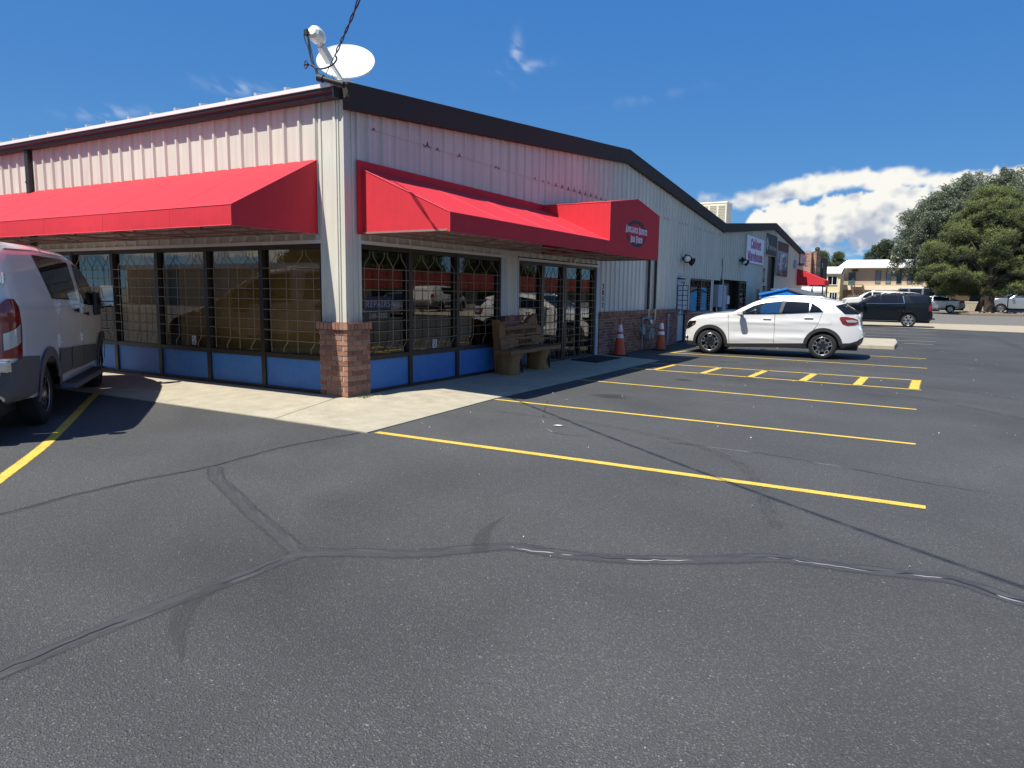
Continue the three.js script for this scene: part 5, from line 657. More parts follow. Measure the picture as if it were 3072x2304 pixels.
// ---- silver pickup nosing in from the frame edge
{
  const P = M.silverPaint, f = 1.10, r = 4.6, nose = [[0.1, 0.4], [0.0, 0.55], [0.0, 0.95], [0.06, 1.15]], hood = [[0.06, 1.15], [0.2, 1.24], [0.9, 1.33], [1.7, 1.36]], ws = [[1.7, 1.36], [2.1, 1.62], [2.5, 1.84]], roof = [[2.5, 1.84], [2.9, 1.90], [3.6, 1.90], [3.9, 1.86]], rw = [[3.9, 1.86], [4.0, 1.36]], bed = [[4.0, 1.36], [5.75, 1.36]], gate = [[5.75, 1.36], [5.8, 0.9], [5.82, 0.6], [5.7, 0.5]];
  const S = { L: 5.82, W: 1.98, pf: 0.6, df: 0.18, pr: 0.3, dr: 0.05, tumble: 0.2, roof: 1.9, belt: () => 1.30, fillet: 0.07, barrel: 0.3, sil: [...nose.slice(1), ...hood.slice(1), ...ws.slice(1), ...roof.slice(1), ...rw.slice(1), ...bed.slice(1), ...gate.slice(1)], hubs: [f, r], R: 0.39, rim: 0.25, tw: 0.25, spokes: 'split', fire: 1.7 }, ra = 0.47, G = M.darkGlass;
  S.panels = [{ n: 'fender', m: P, p: [[0.0, 0.55], [0.0, 0.95], [0.06, 1.15], [0.2, 1.24], [0.9, 1.33], [1.75, 1.365], [1.75, 0.45], ...arcPts(f, 0.39, ra, 8, 160)] }, { n: 'door', m: P, p: [[1.757, 1.39], [2.1, 1.62], [2.5, 1.84], [2.9, 1.90], [2.95, 1.90], [2.95, 0.42], [1.757, 0.42]], h: [[2.8, 1.15]] }, { n: 'rear_door', m: P, p: [[2.957, 1.90], [3.6, 1.90], [3.9, 1.86], [4.0, 1.36], [4.0, 0.95], [3.95, 0.42], [2.957, 0.42]] }, { n: 'bed_side', m: P, p: [[4.01, 1.36], [5.75, 1.36], [5.8, 0.9], [5.82, 0.6], [5.7, 0.5], ...arcPts(r, 0.39, ra, 14, 166), [4.01, 0.5]] }, { n: 'front_window', m: M.carGlass, p: [[1.95, 1.36], [2.2, 1.62], [2.52, 1.79], [2.88, 1.84], [2.88, 1.37]], o: 0.005 }, { n: 'rear_side_window', m: G, p: [[3.0, 1.37], [3.0, 1.84], [3.6, 1.84], [3.82, 1.8], [3.9, 1.37]], o: 0.005 }, { n: 'headlight', m: M.clearLens, p: [[0.02, 0.92], [0.06, 1.16], [0.36, 1.2], [0.34, 0.95]], o: 0.01 }];
  S.strips = [{ n: 'front_bumper', p: nose, m: P }, { n: 'hood', p: hood, m: P, k: 0.04 }, { n: 'windshield', p: ws, m: M.carGlass, k: 0.04, t0: -0.93, t1: 0.93 }, { n: 'front_pillar', p: ws, m: P, k: 0.04, t0: 0.93, t1: 1 }, { n: 'front_pillar', p: ws, m: P, k: 0.04, t0: -1, t1: -0.93 }, { n: 'roof', p: roof, m: P, k: 0.03 }, { n: 'rear_window', p: rw, m: G }, { n: 'bed_cover', p: bed, m: M.black, k: 0 }, { n: 'tailgate', p: gate, m: P, k: 0.01 }];
  const { t, w } = vehicle('silver_pickup', 'silver pickup truck with its nose under the spreading tree by the kerb', 'pickup', S); mirrorOn(t, 2.0, 1.32, w, P); park(t, [71.5, 13.15], -0.1, -1, f, 0.96, 0.34);
}
// ---- boxy grey wagon, only its upper half shows over the dark vehicle
{
  const P = M.greyPaint, f = 0.9, r = 3.6, nose = [[0.08, 0.4], [0.0, 0.6], [0.0, 1.1]], hood = [[0.0, 1.1], [0.1, 1.17], [1.2, 1.24]], ws = [[1.2, 1.24], [1.5, 1.85]], roof = [[1.5, 1.85], [1.7, 1.97], [3.9, 1.99], [4.3, 1.97]], rear = [[4.3, 1.97], [4.42, 1.85], [4.5, 1.1], [4.5, 0.7]], bump = [[4.5, 0.7], [4.58, 0.65], [4.55, 0.45], [4.3, 0.4]];
  const S = { L: 4.58, W: 1.9, pf: 0.4, df: 0.08, pr: 0.3, dr: 0.04, tumble: 0.10, roof: 1.99, belt: () => 1.2, fillet: 0.06, barrel: 0.2, sil: [...nose.slice(1), ...hood.slice(1), ...ws.slice(1), ...roof.slice(1), ...rear.slice(1), ...bump.slice(1)], hubs: [f, r], R: 0.4, rim: 0.22, tw: 0.26, spokes: 'plain', fire: 1.3 }, G = M.darkGlass;
  S.panels = [{ n: 'body_side', m: P, p: [[0, 0.6], [0, 1.1], [0.1, 1.17], [1.2, 1.24], [1.5, 1.85], [1.7, 1.97], [3.9, 1.99], [4.3, 1.97], [4.42, 1.85], [4.5, 1.1], [4.5, 0.5], ...arcPts(r, 0.4, 0.48, 10, 170), ...arcPts(f, 0.4, 0.48, 10, 165)] }, { n: 'front_window', m: G, p: [[1.4, 1.25], [1.6, 1.82], [2.25, 1.86], [2.25, 1.25]], o: 0.005 }, { n: 'rear_side_window', m: G, p: [[2.42, 1.25], [2.42, 1.86], [3.3, 1.87], [3.3, 1.25]], o: 0.005 }, { n: 'cargo_window', m: G, p: [[3.45, 1.25], [3.45, 1.87], [4.15, 1.86], [4.25, 1.25]], o: 0.005 }];
  S.strips = [{ n: 'front_bumper', p: nose, m: P }, { n: 'hood', p: hood, m: P }, { n: 'windshield', p: ws, m: G, t0: -0.92, t1: 0.92 }, { n: 'roof', p: roof, m: M.white, k: 0.03 }, { n: 'tailgate', p: rear, m: P }, { n: 'rear_bumper', p: bump, m: M.darkPlastic }];
  const { t } = vehicle('grey_wagon', 'boxy grey off-road wagon with a yellow strap at the rear, behind the dark navy vehicle', 'wagon', S); obj('yellow_strap', bar([4.16, 1.99, 0.94], [4.52, 1.52, 0.955], 0.09, 0.03), mat([0.75, 0.42, 0.06], 0.5), t);
  t.scale.setScalar(1.16); park(t, [74.6, 5.2], 0.05, -1, 2.3, 1.1, 0.33);
}
// ================================================================ things on and in front of the shop
const font = await new FontLoader().loadAsync('fonts/droid/droid_sans_bold.typeface.json');
function textMesh(s, size, depth, m) { const g = new TextGeometry(s, { font, size, depth, curveSegments: 4, bevelEnabled: false }); g.computeBoundingBox(); const b = g.boundingBox; g.translate(-(b.min.x + b.max.x) / 2, -(b.min.y + b.max.y) / 2, 0); return g; }
{ // house number, figures one below the other
  const n = thing('house_number', 'black house number 3032 set vertically on the siding beside the door', 'number', [9.29, 1.56, 0.032]);
  '3032'.split('').forEach((d, i) => obj('digit', at(textMesh(d, 0.125, 0.01), 0, 0.235 - i * 0.157, 0).scale(1.0, 1, 1), M.black, n));
  const s = thing('number_plate', 'small red-lettered plate 3032 over the shop door', 'plate', [7.43, 2.335, 0.045]); obj('plate', RB(-0.15, 0.15, -0.045, 0.04, 0, 0.008, 0.003), M.trim, s); obj('lettering', at(textMesh('3032', 0.055, 0.004), 0, 0, 0.009), mat([0.25, 0.03, 0.03], 0.6), s);
}
{ // rustic bench of split logs
  const b = thing('bench', 'rustic log bench lettered Appliance Service And Parts beside the shop door', 'bench', [0, 0.045, 0]);
  const plank = (pts, d, z, seed, m, tilt = 0) => { const R = rng(seed), q = []; for (let i = 0; i < pts.length; i++) { const a = pts[i], c = pts[(i + 1) % pts.length], n = Math.max(1, Math.ceil(Math.hypot(c[0] - a[0], c[1] - a[1]) / 0.09)); for (let k = 0; k < n; k++) q.push(new THREE.Vector2(lerp(a[0], c[0], k / n) + 0.012 * (R() - 0.5), lerp(a[1], c[1], k / n) + 0.016 * (R() - 0.5))); } const g = new THREE.ExtrudeGeometry(new THREE.Shape(q), { depth: d, bevelEnabled: true, bevelSize: 0.008, bevelThickness: 0.01, bevelSegments: 2 }); if (tilt) g.rotateX(tilt); g.translate(0, 0, z); return g; };
  obj('back_board', plank([[3.80, 0.715], [4.15, 0.70], [4.6, 0.715], [5.05, 0.72], [5.50, 0.715], [5.53, 0.80], [5.47, 0.87], [5.40, 0.90], [5.2, 0.90], [5.02, 0.93], [4.85, 0.955], [4.70, 0.93], [4.4, 0.905], [3.83, 0.90]], 0.05, 0.27, 3, M.wood, -0.08), M.wood, b);
  obj('back_board', plank([[3.83, 0.47], [4.2, 0.50], [4.55, 0.53], [4.9, 0.53], [5.3, 0.535], [5.55, 0.56], [5.56, 0.62], [5.51, 0.69], [5.1, 0.70], [4.75, 0.685], [4.5, 0.70], [4.2, 0.695], [3.80, 0.69]], 0.05, 0.285, 4, M.wood, -0.05), M.wood, b);
  const seat = plank([[3.66, 0.415], [4.4, 0.42], [5.1, 0.42], [5.75, 0.415], [5.75, 0.485], [5.0, 0.485], [4.2, 0.48], [3.66, 0.48]], 0.34, 0.26, 5, M.wood); obj('seat', seat, M.wood, b);
  const log = (x0, x1, z0, z1, h, seed) => { const R = rng(seed), n = 20, g = gridSurf(n, 12, (u, v) => { const a = u * 2 * Math.PI, y = v * h, s = 1 + 0.10 * Math.sin(a * 3 + v * 2 + seed) + 0.13 * (fbm(u * 5 + seed, v * 2.4, 3) - 0.5) + 0.10 * Math.cos(v * Math.PI * 2) * (Math.cos(a) > 0 ? 1 : 0.3); const cx = Math.sign(Math.cos(a)) * Math.abs(Math.cos(a)) ** 0.7, cz = Math.sign(Math.sin(a)) * Math.abs(Math.sin(a)) ** 0.7; return [(x0 + x1) / 2 + (x1 - x0) / 2 * cx * s, y, (z0 + z1) / 2 + (z1 - z0) / 2 * cz * s]; }, 1.1, 0.5); return g; };
  const uvY = (g) => { const p = g.attributes.position, uv = g.attributes.uv; for (let i = 0; i < p.count; i++) uv.setXY(i, p.getY(i) * 1.0, (p.getX(i) + p.getZ(i)) * 1.0); return g; };
  const cracks = (x0, x1, z, seed) => { const R = rng(seed), q = []; for (let i = 0; i < 5; i++) { const x = lerp(x0, x1, 0.12 + 0.76 * R()), w = 0.006 + 0.012 * R(), h0 = 0.02 + 0.1 * R(), h1 = h0 + 0.12 + 0.2 * R(); q.push(at(B(-w / 2, w / 2, h0, Math.min(0.4, h1), -0.012, 0.012).rotateZ(0.16 * (R() - 0.5)), x, 0, z)); } return q; };
  const l1 = obj('leg', uvY(log(3.82, 4.34, 0.16, 0.55, 0.425, 1)), M.woodGold, b); obj('split', cracks(3.9, 4.3, 0.535, 2), M.black, l1);
  const l2 = obj('leg', uvY(log(5.02, 5.52, 0.15, 0.54, 0.425, 7)), M.woodGold, b); obj('split', cracks(5.1, 5.45, 0.525, 6), M.black, l2);
  obj('end_slab', uvY(plank([[3.82, 1.04], [3.88, 0.98], [3.94, 1.01], [4.0, 0.9], [4.08, 0.45], [4.14, 0.0], [3.96, 0.0], [3.90, 0.45]], 0.16, 0.1, 11, M.woodGold)), M.woodGold, b);
  obj('end_post', [...[[3.95, 0.98, 0.24]].map(([x, h, z]) => rod([x + 0.03, 0.4, z + 0.02], [x, h, z], 0.035, 0.028, 8))], M.wood, b);
  obj('end_slab', uvY(plank([[5.0, 0.42], [5.42, 0.42], [5.44, 1.0], [5.38, 1.13], [5.2, 1.09], [5.02, 1.0]], 0.08, 0.12, 12, M.wood)), M.wood, b);
  const txt = (t, w, h, x, y, z, rx) => { const pl = new THREE.PlaneGeometry(w, h); pl.rotateX(rx); pl.translate(x, y, z); obj('lettering', pl, new THREE.MeshStandardMaterial({ transparent: true, alphaTest: 0.35, roughness: 0.95, map: canvasTex(1024, 256, (c) => { c.clearRect(0, 0, 1024, 256); let X = 0; const ws = t.split(' '); const total = (s) => { let q = 0; for (const wd of ws) { for (let i = 0; i < wd.length; i++) { c.font = `bold ${i ? 150 : 205}px serif`; q += c.measureText(wd[i]).width * s + 4; } q += 30; } return q - 30; }; const s = Math.min(0.8, 1000 / total(1)); X = (1024 - total(s)) / 2; c.fillStyle = '#160c05'; for (const wd of ws) { for (let i = 0; i < wd.length; i++) { c.font = `bold ${i ? 150 : 205}px serif`; c.save(); c.translate(X, i ? 175 : 200); c.scale(s, 1); c.fillText(wd[i].toUpperCase(), 0, 0); X += c.measureText(wd[i]).width * s + 4; c.restore(); } X += 30; } }) }), b); };
  txt('Appliance Service', 1.28, 0.20, 4.66, 0.80, 0.273, -0.08); txt('And Parts', 0.82, 0.17, 4.72, 0.605, 0.325, -0.05);
}
// traffic cones
function cone(x, z, lean, m, h, label) {
  const c = thing('traffic_cone', label, 'traffic cone', [x, 0, z]); const R = (y) => lerp(0.165, 0.028, y / h);
  const body = (y0, y1, o = 0, mm = m, n = 'body') => { const g = new THREE.CylinderGeometry(R(y1) + o, R(y0) + o, y1 - y0, 28, 1, n !== 'tip'); g.translate(0, (y0 + y1) / 2, 0); g.rotateZ(lean); return obj(n, g, mm, c); };
  obj('base', RB(-0.20, 0.20, 0, 0.035, -0.20, 0.20, 0.02), M.black, c); body(0.03, h, 0); body(h * 0.50, h * 0.61, 0.003, M.reflect, 'reflective_band'); body(h * 0.68, h * 0.875, 0.003, M.reflect, 'reflective_band'); body(h - 0.002, h, 0, M.black, 'tip');
}
cone(9.88, 0.30, 0.0, M.orange, 0.93, 'clean orange traffic cone with two white bands before the brick wainscot');
cone(12.44, 0.57, -0.015, M.oldOrange, 0.90, 'faded dirty traffic cone standing beside the gas meter');
{ // gas meter and its risers
  const g = thing('gas_meter', 'grey gas meter with looped pipework before the brick wainscot', 'gas meter', [12.15, 0, 0.28]);
  obj('body', [RB(-0.16, 0.16, 0.30, 0.58, -0.1, 0.12, 0.05, 3), RB(-0.18, 0.18, 0.57, 0.63, -0.11, 0.13, 0.02), at(new THREE.CylinderGeometry(0.11, 0.11, 0.04, 20).rotateX(Math.PI / 2), 0, 0.44, 0.13)], M.meter, g);
  obj('dial', at(new THREE.CylinderGeometry(0.055, 0.055, 0.02, 16).rotateX(Math.PI / 2), -0.05, 0.83, 0.1), M.white, g);
  obj('pipework', [tube([[-0.52, 0.05, 0], [-0.52, 0.6, 0], [-0.52, 0.88, 0], [-0.5, 0.92, 0], [-0.2, 0.93, 0], [0.1, 0.93, 0], [0.13, 0.9, 0], [0.13, 0.6, 0]], 0.024, 8), tube([[0.30, 1.0, -0.06], [0.30, 0.9, -0.03], [0.29, 0.72, 0], [0.1, 0.70, 0.03], [-0.11, 0.69, 0.02], [-0.12, 0.6, 0]], 0.026, 8), tube([[-0.1, 1.02, -0.06], [-0.06, 0.90, 0], [0.1, 0.80, 0.06], [0.02, 0.68, 0.08]], 0.022, 8), rod([0.02, 0.66, 0.02], [0.02, 0.9, 0.02], 0.035), rod([0.13, 0.74, 0.0], [0.13, 0.82, 0.0], 0.045), rod([-0.06, 0.78, 0.06], [0.08, 0.78, 0.06], 0.05), at(new THREE.SphereGeometry(0.05, 12, 8), 0.22, 0.84, 0.03)], M.meter, g);
  obj('regulator', [at(new THREE.CylinderGeometry(0.12, 0.12, 0.09, 20).rotateX(Math.PI / 2), -0.58, 0.58, 0.03), at(new THREE.CylinderGeometry(0.05, 0.05, 0.1, 14), -0.58, 0.72, 0.03)], M.meter, g);
}
for (const [x, l] of [[12.56, 'dark painted gas riser pipe going up behind the canopy, nearer the door'], [13.14, 'dark painted gas riser pipe nearer the white car']]) { const p = thing('riser_pipe', l, 'pipe', [x, 0, 0.1]); obj('upper_pipe', rod([0, 1.14, 0], [0, 3.45, 0], 0.04, 0.04, 14), M.pipeDark, p); obj('lower_pipe', [rod([0, 0.84, 0.02], [0, 1.14, 0.02], 0.036, 0.036, 12), rod([0, 1.12, 0.01], [0, 1.17, 0.01], 0.05, 0.05, 12)], mat([0.55, 0.48, 0.40], 0.6), p); }
tag(obj('conduit', [rod([14.5, 0.02, 0.1], [14.5, 0.96, 0.1], 0.04, 0.04, 10), RB(14.44, 14.56, 0.9, 1.0, 0.08, 0.14, 0.02)], M.boxGrey), 'grey conduit running up the brick wainscot past the faded cone', 'conduit');
tag(obj('door_mat', [RB(7.25, 8.75, 0.0, 0.022, 0.14, 0.80, 0.008)].map((g) => { g.translate(-8, 0, -0.47); g.rotateX(0.0387); g.translate(8, 0.056, 0.47); return g; }), mat([0.012, 0.012, 0.014], 0.95)), 'black rubber door mat on the pavement at the shop door', 'mat');
// window signs and stickers on the panes
function decal(name, label, u0, u1, v0, v1, draw, px = [512, 512], alpha = true, map = null, n = -0.040) { const g = new THREE.PlaneGeometry(u1 - u0, v1 - v0); if (map === 'L') { g.rotateY(-Math.PI / 2); g.translate(-n, (v0 + v1) / 2, -(u0 + u1) / 2); } else g.translate((u0 + u1) / 2, (v0 + v1) / 2, n); return tag(obj(name, g, new THREE.MeshStandardMaterial({ map: canvasTex(px[0], px[1], draw), transparent: alpha, alphaTest: alpha ? 0.3 : 0, roughness: 0.5 })), label, 'window sign'); }
decal('window_number', 'red number 2112 on the pane next to the brick pier', 0.52, 0.95, 1.885, 2.01, (c, w, h) => { c.clearRect(0, 0, w, h); c.font = 'bold 150px serif'; c.textAlign = 'center'; c.fillStyle = '#7c2a22'; c.fillText('2112', w / 2, 120); }, [512, 150]);
decal('repairs_sign', 'blue and white REPAIRS sign on the pane next to the brick pier', 0.43, 1.04, 1.30, 1.52, (c, w, h) => { c.fillStyle = '#0b143c'; c.fillRect(0, 0, w, h); c.font = 'bold 120px sans-serif'; c.textAlign = 'center'; c.fillStyle = '#747983'; c.fillText('REPAIRS', w / 2, 140, w - 20); }, [512, 190], false);
decal('phone_sign', 'phone number 248-3332 below the REPAIRS sign', 0.46, 1.01, 1.165, 1.29, (c, w, h) => { c.fillStyle = '#2c2a26'; c.fillRect(0, 0, w, h); c.font = 'bold 92px serif'; c.textAlign = 'center'; c.fillStyle = '#8d8b83'; c.fillText('248-3332', w / 2, 88, w - 16); }, [512, 116], false);
decal('window_sticker', 'small white no-smoking sticker low on the window beside the bench', 2.12, 2.24, 0.655, 0.80, (c, w, h) => { c.fillStyle = '#d5d6d2'; c.fillRect(0, 0, w, h); c.lineWidth = 12; c.strokeStyle = '#222'; c.beginPath(); c.arc(64, 58, 40, 0, 7); c.stroke(); c.beginPath(); c.moveTo(36, 30); c.lineTo(92, 86); c.stroke(); c.fillStyle = '#555'; c.fillRect(20, 112, 88, 20); }, [128, 150], false);
decal('window_sticker', 'small white no-smoking sticker low on the barred window near the van', 3.43, 3.54, 0.665, 0.815, (c, w, h) => { c.fillStyle = '#d5d6d2'; c.fillRect(0, 0, w, h); c.lineWidth = 12; c.strokeStyle = '#222'; c.beginPath(); c.arc(64, 58, 40, 0, 7); c.stroke(); c.beginPath(); c.moveTo(36, 30); c.lineTo(92, 86); c.stroke(); c.fillStyle = '#555'; c.fillRect(20, 112, 88, 20); }, [128, 150], false, 'L');
// wall floodlights
M.lampLens = phys([0.80, 0.78, 0.70], { roughness: 0.2, clearcoat: 1 });
function flood(x, y, z, label, off = false) { const f = thing('flood_light', label, 'wall light', [x, y, z]); obj('mount', [at(new THREE.CylinderGeometry(0.06, 0.06, 0.05, 14).rotateX(Math.PI / 2), 0, 0.0, 0.025), rod([0, 0, 0.04], [0, 0.16, 0.12], 0.02)], M.black, f); for (const k of [0, 1]) { const h = sub('lamp_head', f), dir = (k ? V3(0.55, -0.45, 0.75) : off ? V3(-0.25, -0.8, 0.6) : V3(-0.75, -0.42, 0.5)).normalize(), q = new THREE.Quaternion().setFromUnitVectors(V3(0, 1, 0), dir), put = (g) => { g.applyQuaternion(q); return g; }; obj('shade', put(new THREE.LatheGeometry([[0.001, -0.06], [0.05, -0.055], [0.07, 0.0], [0.085, 0.06], [0.135, 0.15], [0.14, 0.20], [0.128, 0.19]].map((p) => new THREE.Vector2(...p)), 24)), M.black, h); obj('lens', put(new THREE.SphereGeometry(0.115, 18, 10).scale(1, 0.75, 1).translate(0, 0.16, 0)), k ? M.darkGlass : M.lampLens, h); h.position.set(k ? 0.14 : -0.10, k ? -0.02 : 0.06, 0.14); } }
flood(16.05, 2.80, 0.03, 'black twin floodlight on the siding above the white car'); flood(24.4, 3.12, 0.03, 'black twin floodlight at the lower corner of the Cabinet Warehouse sign', true);
{ // loose cable down the wall between the two bays
  tag(obj('wall_cable', tube([[21.35, 3.05, 0.05], [21.3, 3.0, 0.06], [21.42, 2.7, 0.04], [21.36, 2.4, 0.045], [21.4, 2.2, 0.045], [21.9, 2.05, 0.05], [22.3, 2.06, 0.05]], 0.012, 6), M.wire), 'thin dark cable dangling down the siding where the two sheds meet', 'cable');
  const e = thing('electric_panel', 'pale grey electric switch box with conduits under the wall cable', 'electric box', [0, 0, 0]); obj('cabinet', [RB(20.5, 21.15, 1.15, 2.02, -0.10, 0.17, 0.02)], M.boxGrey, e); obj('breaker_box', [RB(21.3, 21.75, 0.95, 2.0, -0.10, 0.16, 0.02), B(21.36, 21.7, 1.75, 1.9, 0.16, 0.165)], M.boxGrey, e); obj('conduits', [rod([20.8, 1.15, 0.03], [20.8, 0.1, 0.03], 0.035), rod([21.5, 0.95, 0.03], [21.5, 0.1, 0.03], 0.035), rod([21.55, 2.0, 0.05], [21.55, 2.3, 0.05], 0.03), RB(22.0, 22.4, 1.25, 1.6, 0.0, 0.16, 0.03)], M.trim, e);
}
// signs on the warehouse
function sign(name, label, x0, x1, y0, y1, draw, px, z = 0.06, th = 0.04) { const s = thing(name, label, 'sign', [(x0 + x1) / 2, (y0 + y1) / 2, z]); const a = (x1 - x0) / 2, b = (y1 - y0) / 2; obj('panel', RB(-a, a, -b, b, -th, 0, 0.01), M.trim, s); const f = new THREE.PlaneGeometry(2 * a - 0.02, 2 * b - 0.02); f.translate(0, 0, 0.003); obj('face', f, new THREE.MeshStandardMaterial({ map: canvasTex(px[0], px[1], draw), roughness: 0.6 }), s); return s; }
sign('cabinet_sign', 'big white sign with red and blue letters reading Cabinet Warehouse', 25.4, 29.25, 3.10, 4.31, (c, w, h) => { c.fillStyle = '#e8e9ea'; c.fillRect(0, 0, w, h); c.textAlign = 'center'; const T = (t, y, s, wd) => { c.font = `bold ${s}px sans-serif`; c.lineWidth = 14; c.lineJoin = 'round'; c.strokeStyle = '#2c4fa8'; c.strokeText(t, w / 2 + 4, y + 4, wd); c.fillStyle = '#c02334'; c.fillText(t, w / 2, y, wd); }; T('Cabinet', 150, 165, 640); T('Warehouse', 318, 165, 980); }, [1024, 350], 0.09);
sign('kitchens_sign', 'dark green sign with a white diamond beside the Cabinet Warehouse sign', 29.45, 32.5, 3.66, 4.72, (c, w, h) => { c.fillStyle = '#2b3534'; c.fillRect(0, 0, w, h); c.fillStyle = '#b9bdb6'; c.beginPath(); c.moveTo(90, 40); c.lineTo(170, h / 2); c.lineTo(90, h - 40); c.lineTo(14, h / 2); c.fill(); c.fillStyle = '#39423f'; c.font = 'bold 60px serif'; c.textAlign = 'center'; c.fillText('W', 92, h / 2 + 20); c.fillStyle = '#aab0a8'; c.textAlign = 'left'; c.font = 'bold 74px sans-serif'; c.fillText('WARE Kitchens', 190, h / 2 + 62, 540); }, [768, 266], 0.13, 0.09);
sign('kitchen_poster', 'tall poster showing a kitchen in greys under a dark red header', 32.75, 36.2, 2.69, 4.55, (c, w, h) => { c.fillStyle = '#3a2524'; c.fillRect(0, 0, w, h); c.fillStyle = '#4a2626'; c.fillRect(10, 10, w - 20, 130); c.fillStyle = '#6b4242'; c.font = 'bold 70px serif'; c.textAlign = 'center'; c.fillText('HOME DESIGN', w / 2, 100, w - 60); const g = c.createLinearGradient(0, 150, 0, h); g.addColorStop(0, '#9a9ca6'); g.addColorStop(1, '#4a4a55'); c.fillStyle = g; c.fillRect(14, 150, w - 28, h - 180); const R = rng(17); const cols = ['#d2d6de', '#2c2b33', '#6f727d', '#b5bac4', '#3d3c47', '#8a8d99']; for (let i = 0; i < 26; i++) { c.fillStyle = cols[Math.floor(R() * 6)]; c.fillRect(20 + R() * (w - 140), 170 + R() * (h - 330), 40 + R() * 100, 30 + R() * 190); } c.fillStyle = '#4d2a2b'; c.fillRect(w * 0.45, h - 110, w * 0.5, 74); }, [512, 560], 0.12);
sign('diamond_plaque', 'small dark upright plaque with a white diamond below the Cabinet Warehouse sign', 29.55, 30.0, 2.27, 3.0, (c, w, h) => { c.fillStyle = '#11161a'; c.fillRect(0, 0, w, h); c.fillStyle = '#aeb6ba'; c.beginPath(); c.moveTo(w / 2, 30); c.lineTo(w - 18, h / 2); c.lineTo(w / 2, h - 30); c.lineTo(18, h / 2); c.fill(); c.fillStyle = '#4a5257'; c.font = '60px serif'; c.textAlign = 'center'; c.fillText('W', w / 2, h / 2 + 20); }, [128, 208], 0.05);
sign('end_sign', 'white sign with faded red lettering high at the far end of the second shed', 40.75, 43.3, 3.55, 4.28, (c, w, h) => { c.fillStyle = '#b9b0ae'; c.fillRect(0, 0, w, h); c.fillStyle = '#b0505a'; c.font = 'bold 66px sans-serif'; c.textAlign = 'center'; c.fillText('CARPETS', w / 2 + 20, 90, w - 100); c.fillStyle = '#9a8f90'; c.fillRect(30, 120, w - 60, 6); }, [512, 150], 0.14);
{ const n = thing('unit_number', 'dark unit number 3037 on the siding below the diamond plaque', 'number', [30.1, 1.98, 0.035]); obj('digit', at(textMesh('3037', 0.26, 0.01), 0, 0, 0), M.black, n); }
{ const c = thing('security_camera', 'small camera and junction box beside the far white sign', 'camera', [39.3, 3.55, 0.06]); obj('bracket', [RB(-0.6, -0.2, -0.25, 0.25, 0, 0.12, 0.02), rod([0, 0, 0], [0.1, 0, 0.25], 0.03)], M.boxGrey, c); obj('housing', RB(0.0, 0.35, -0.06, 0.1, 0.2, 0.45, 0.03), M.black, c); }
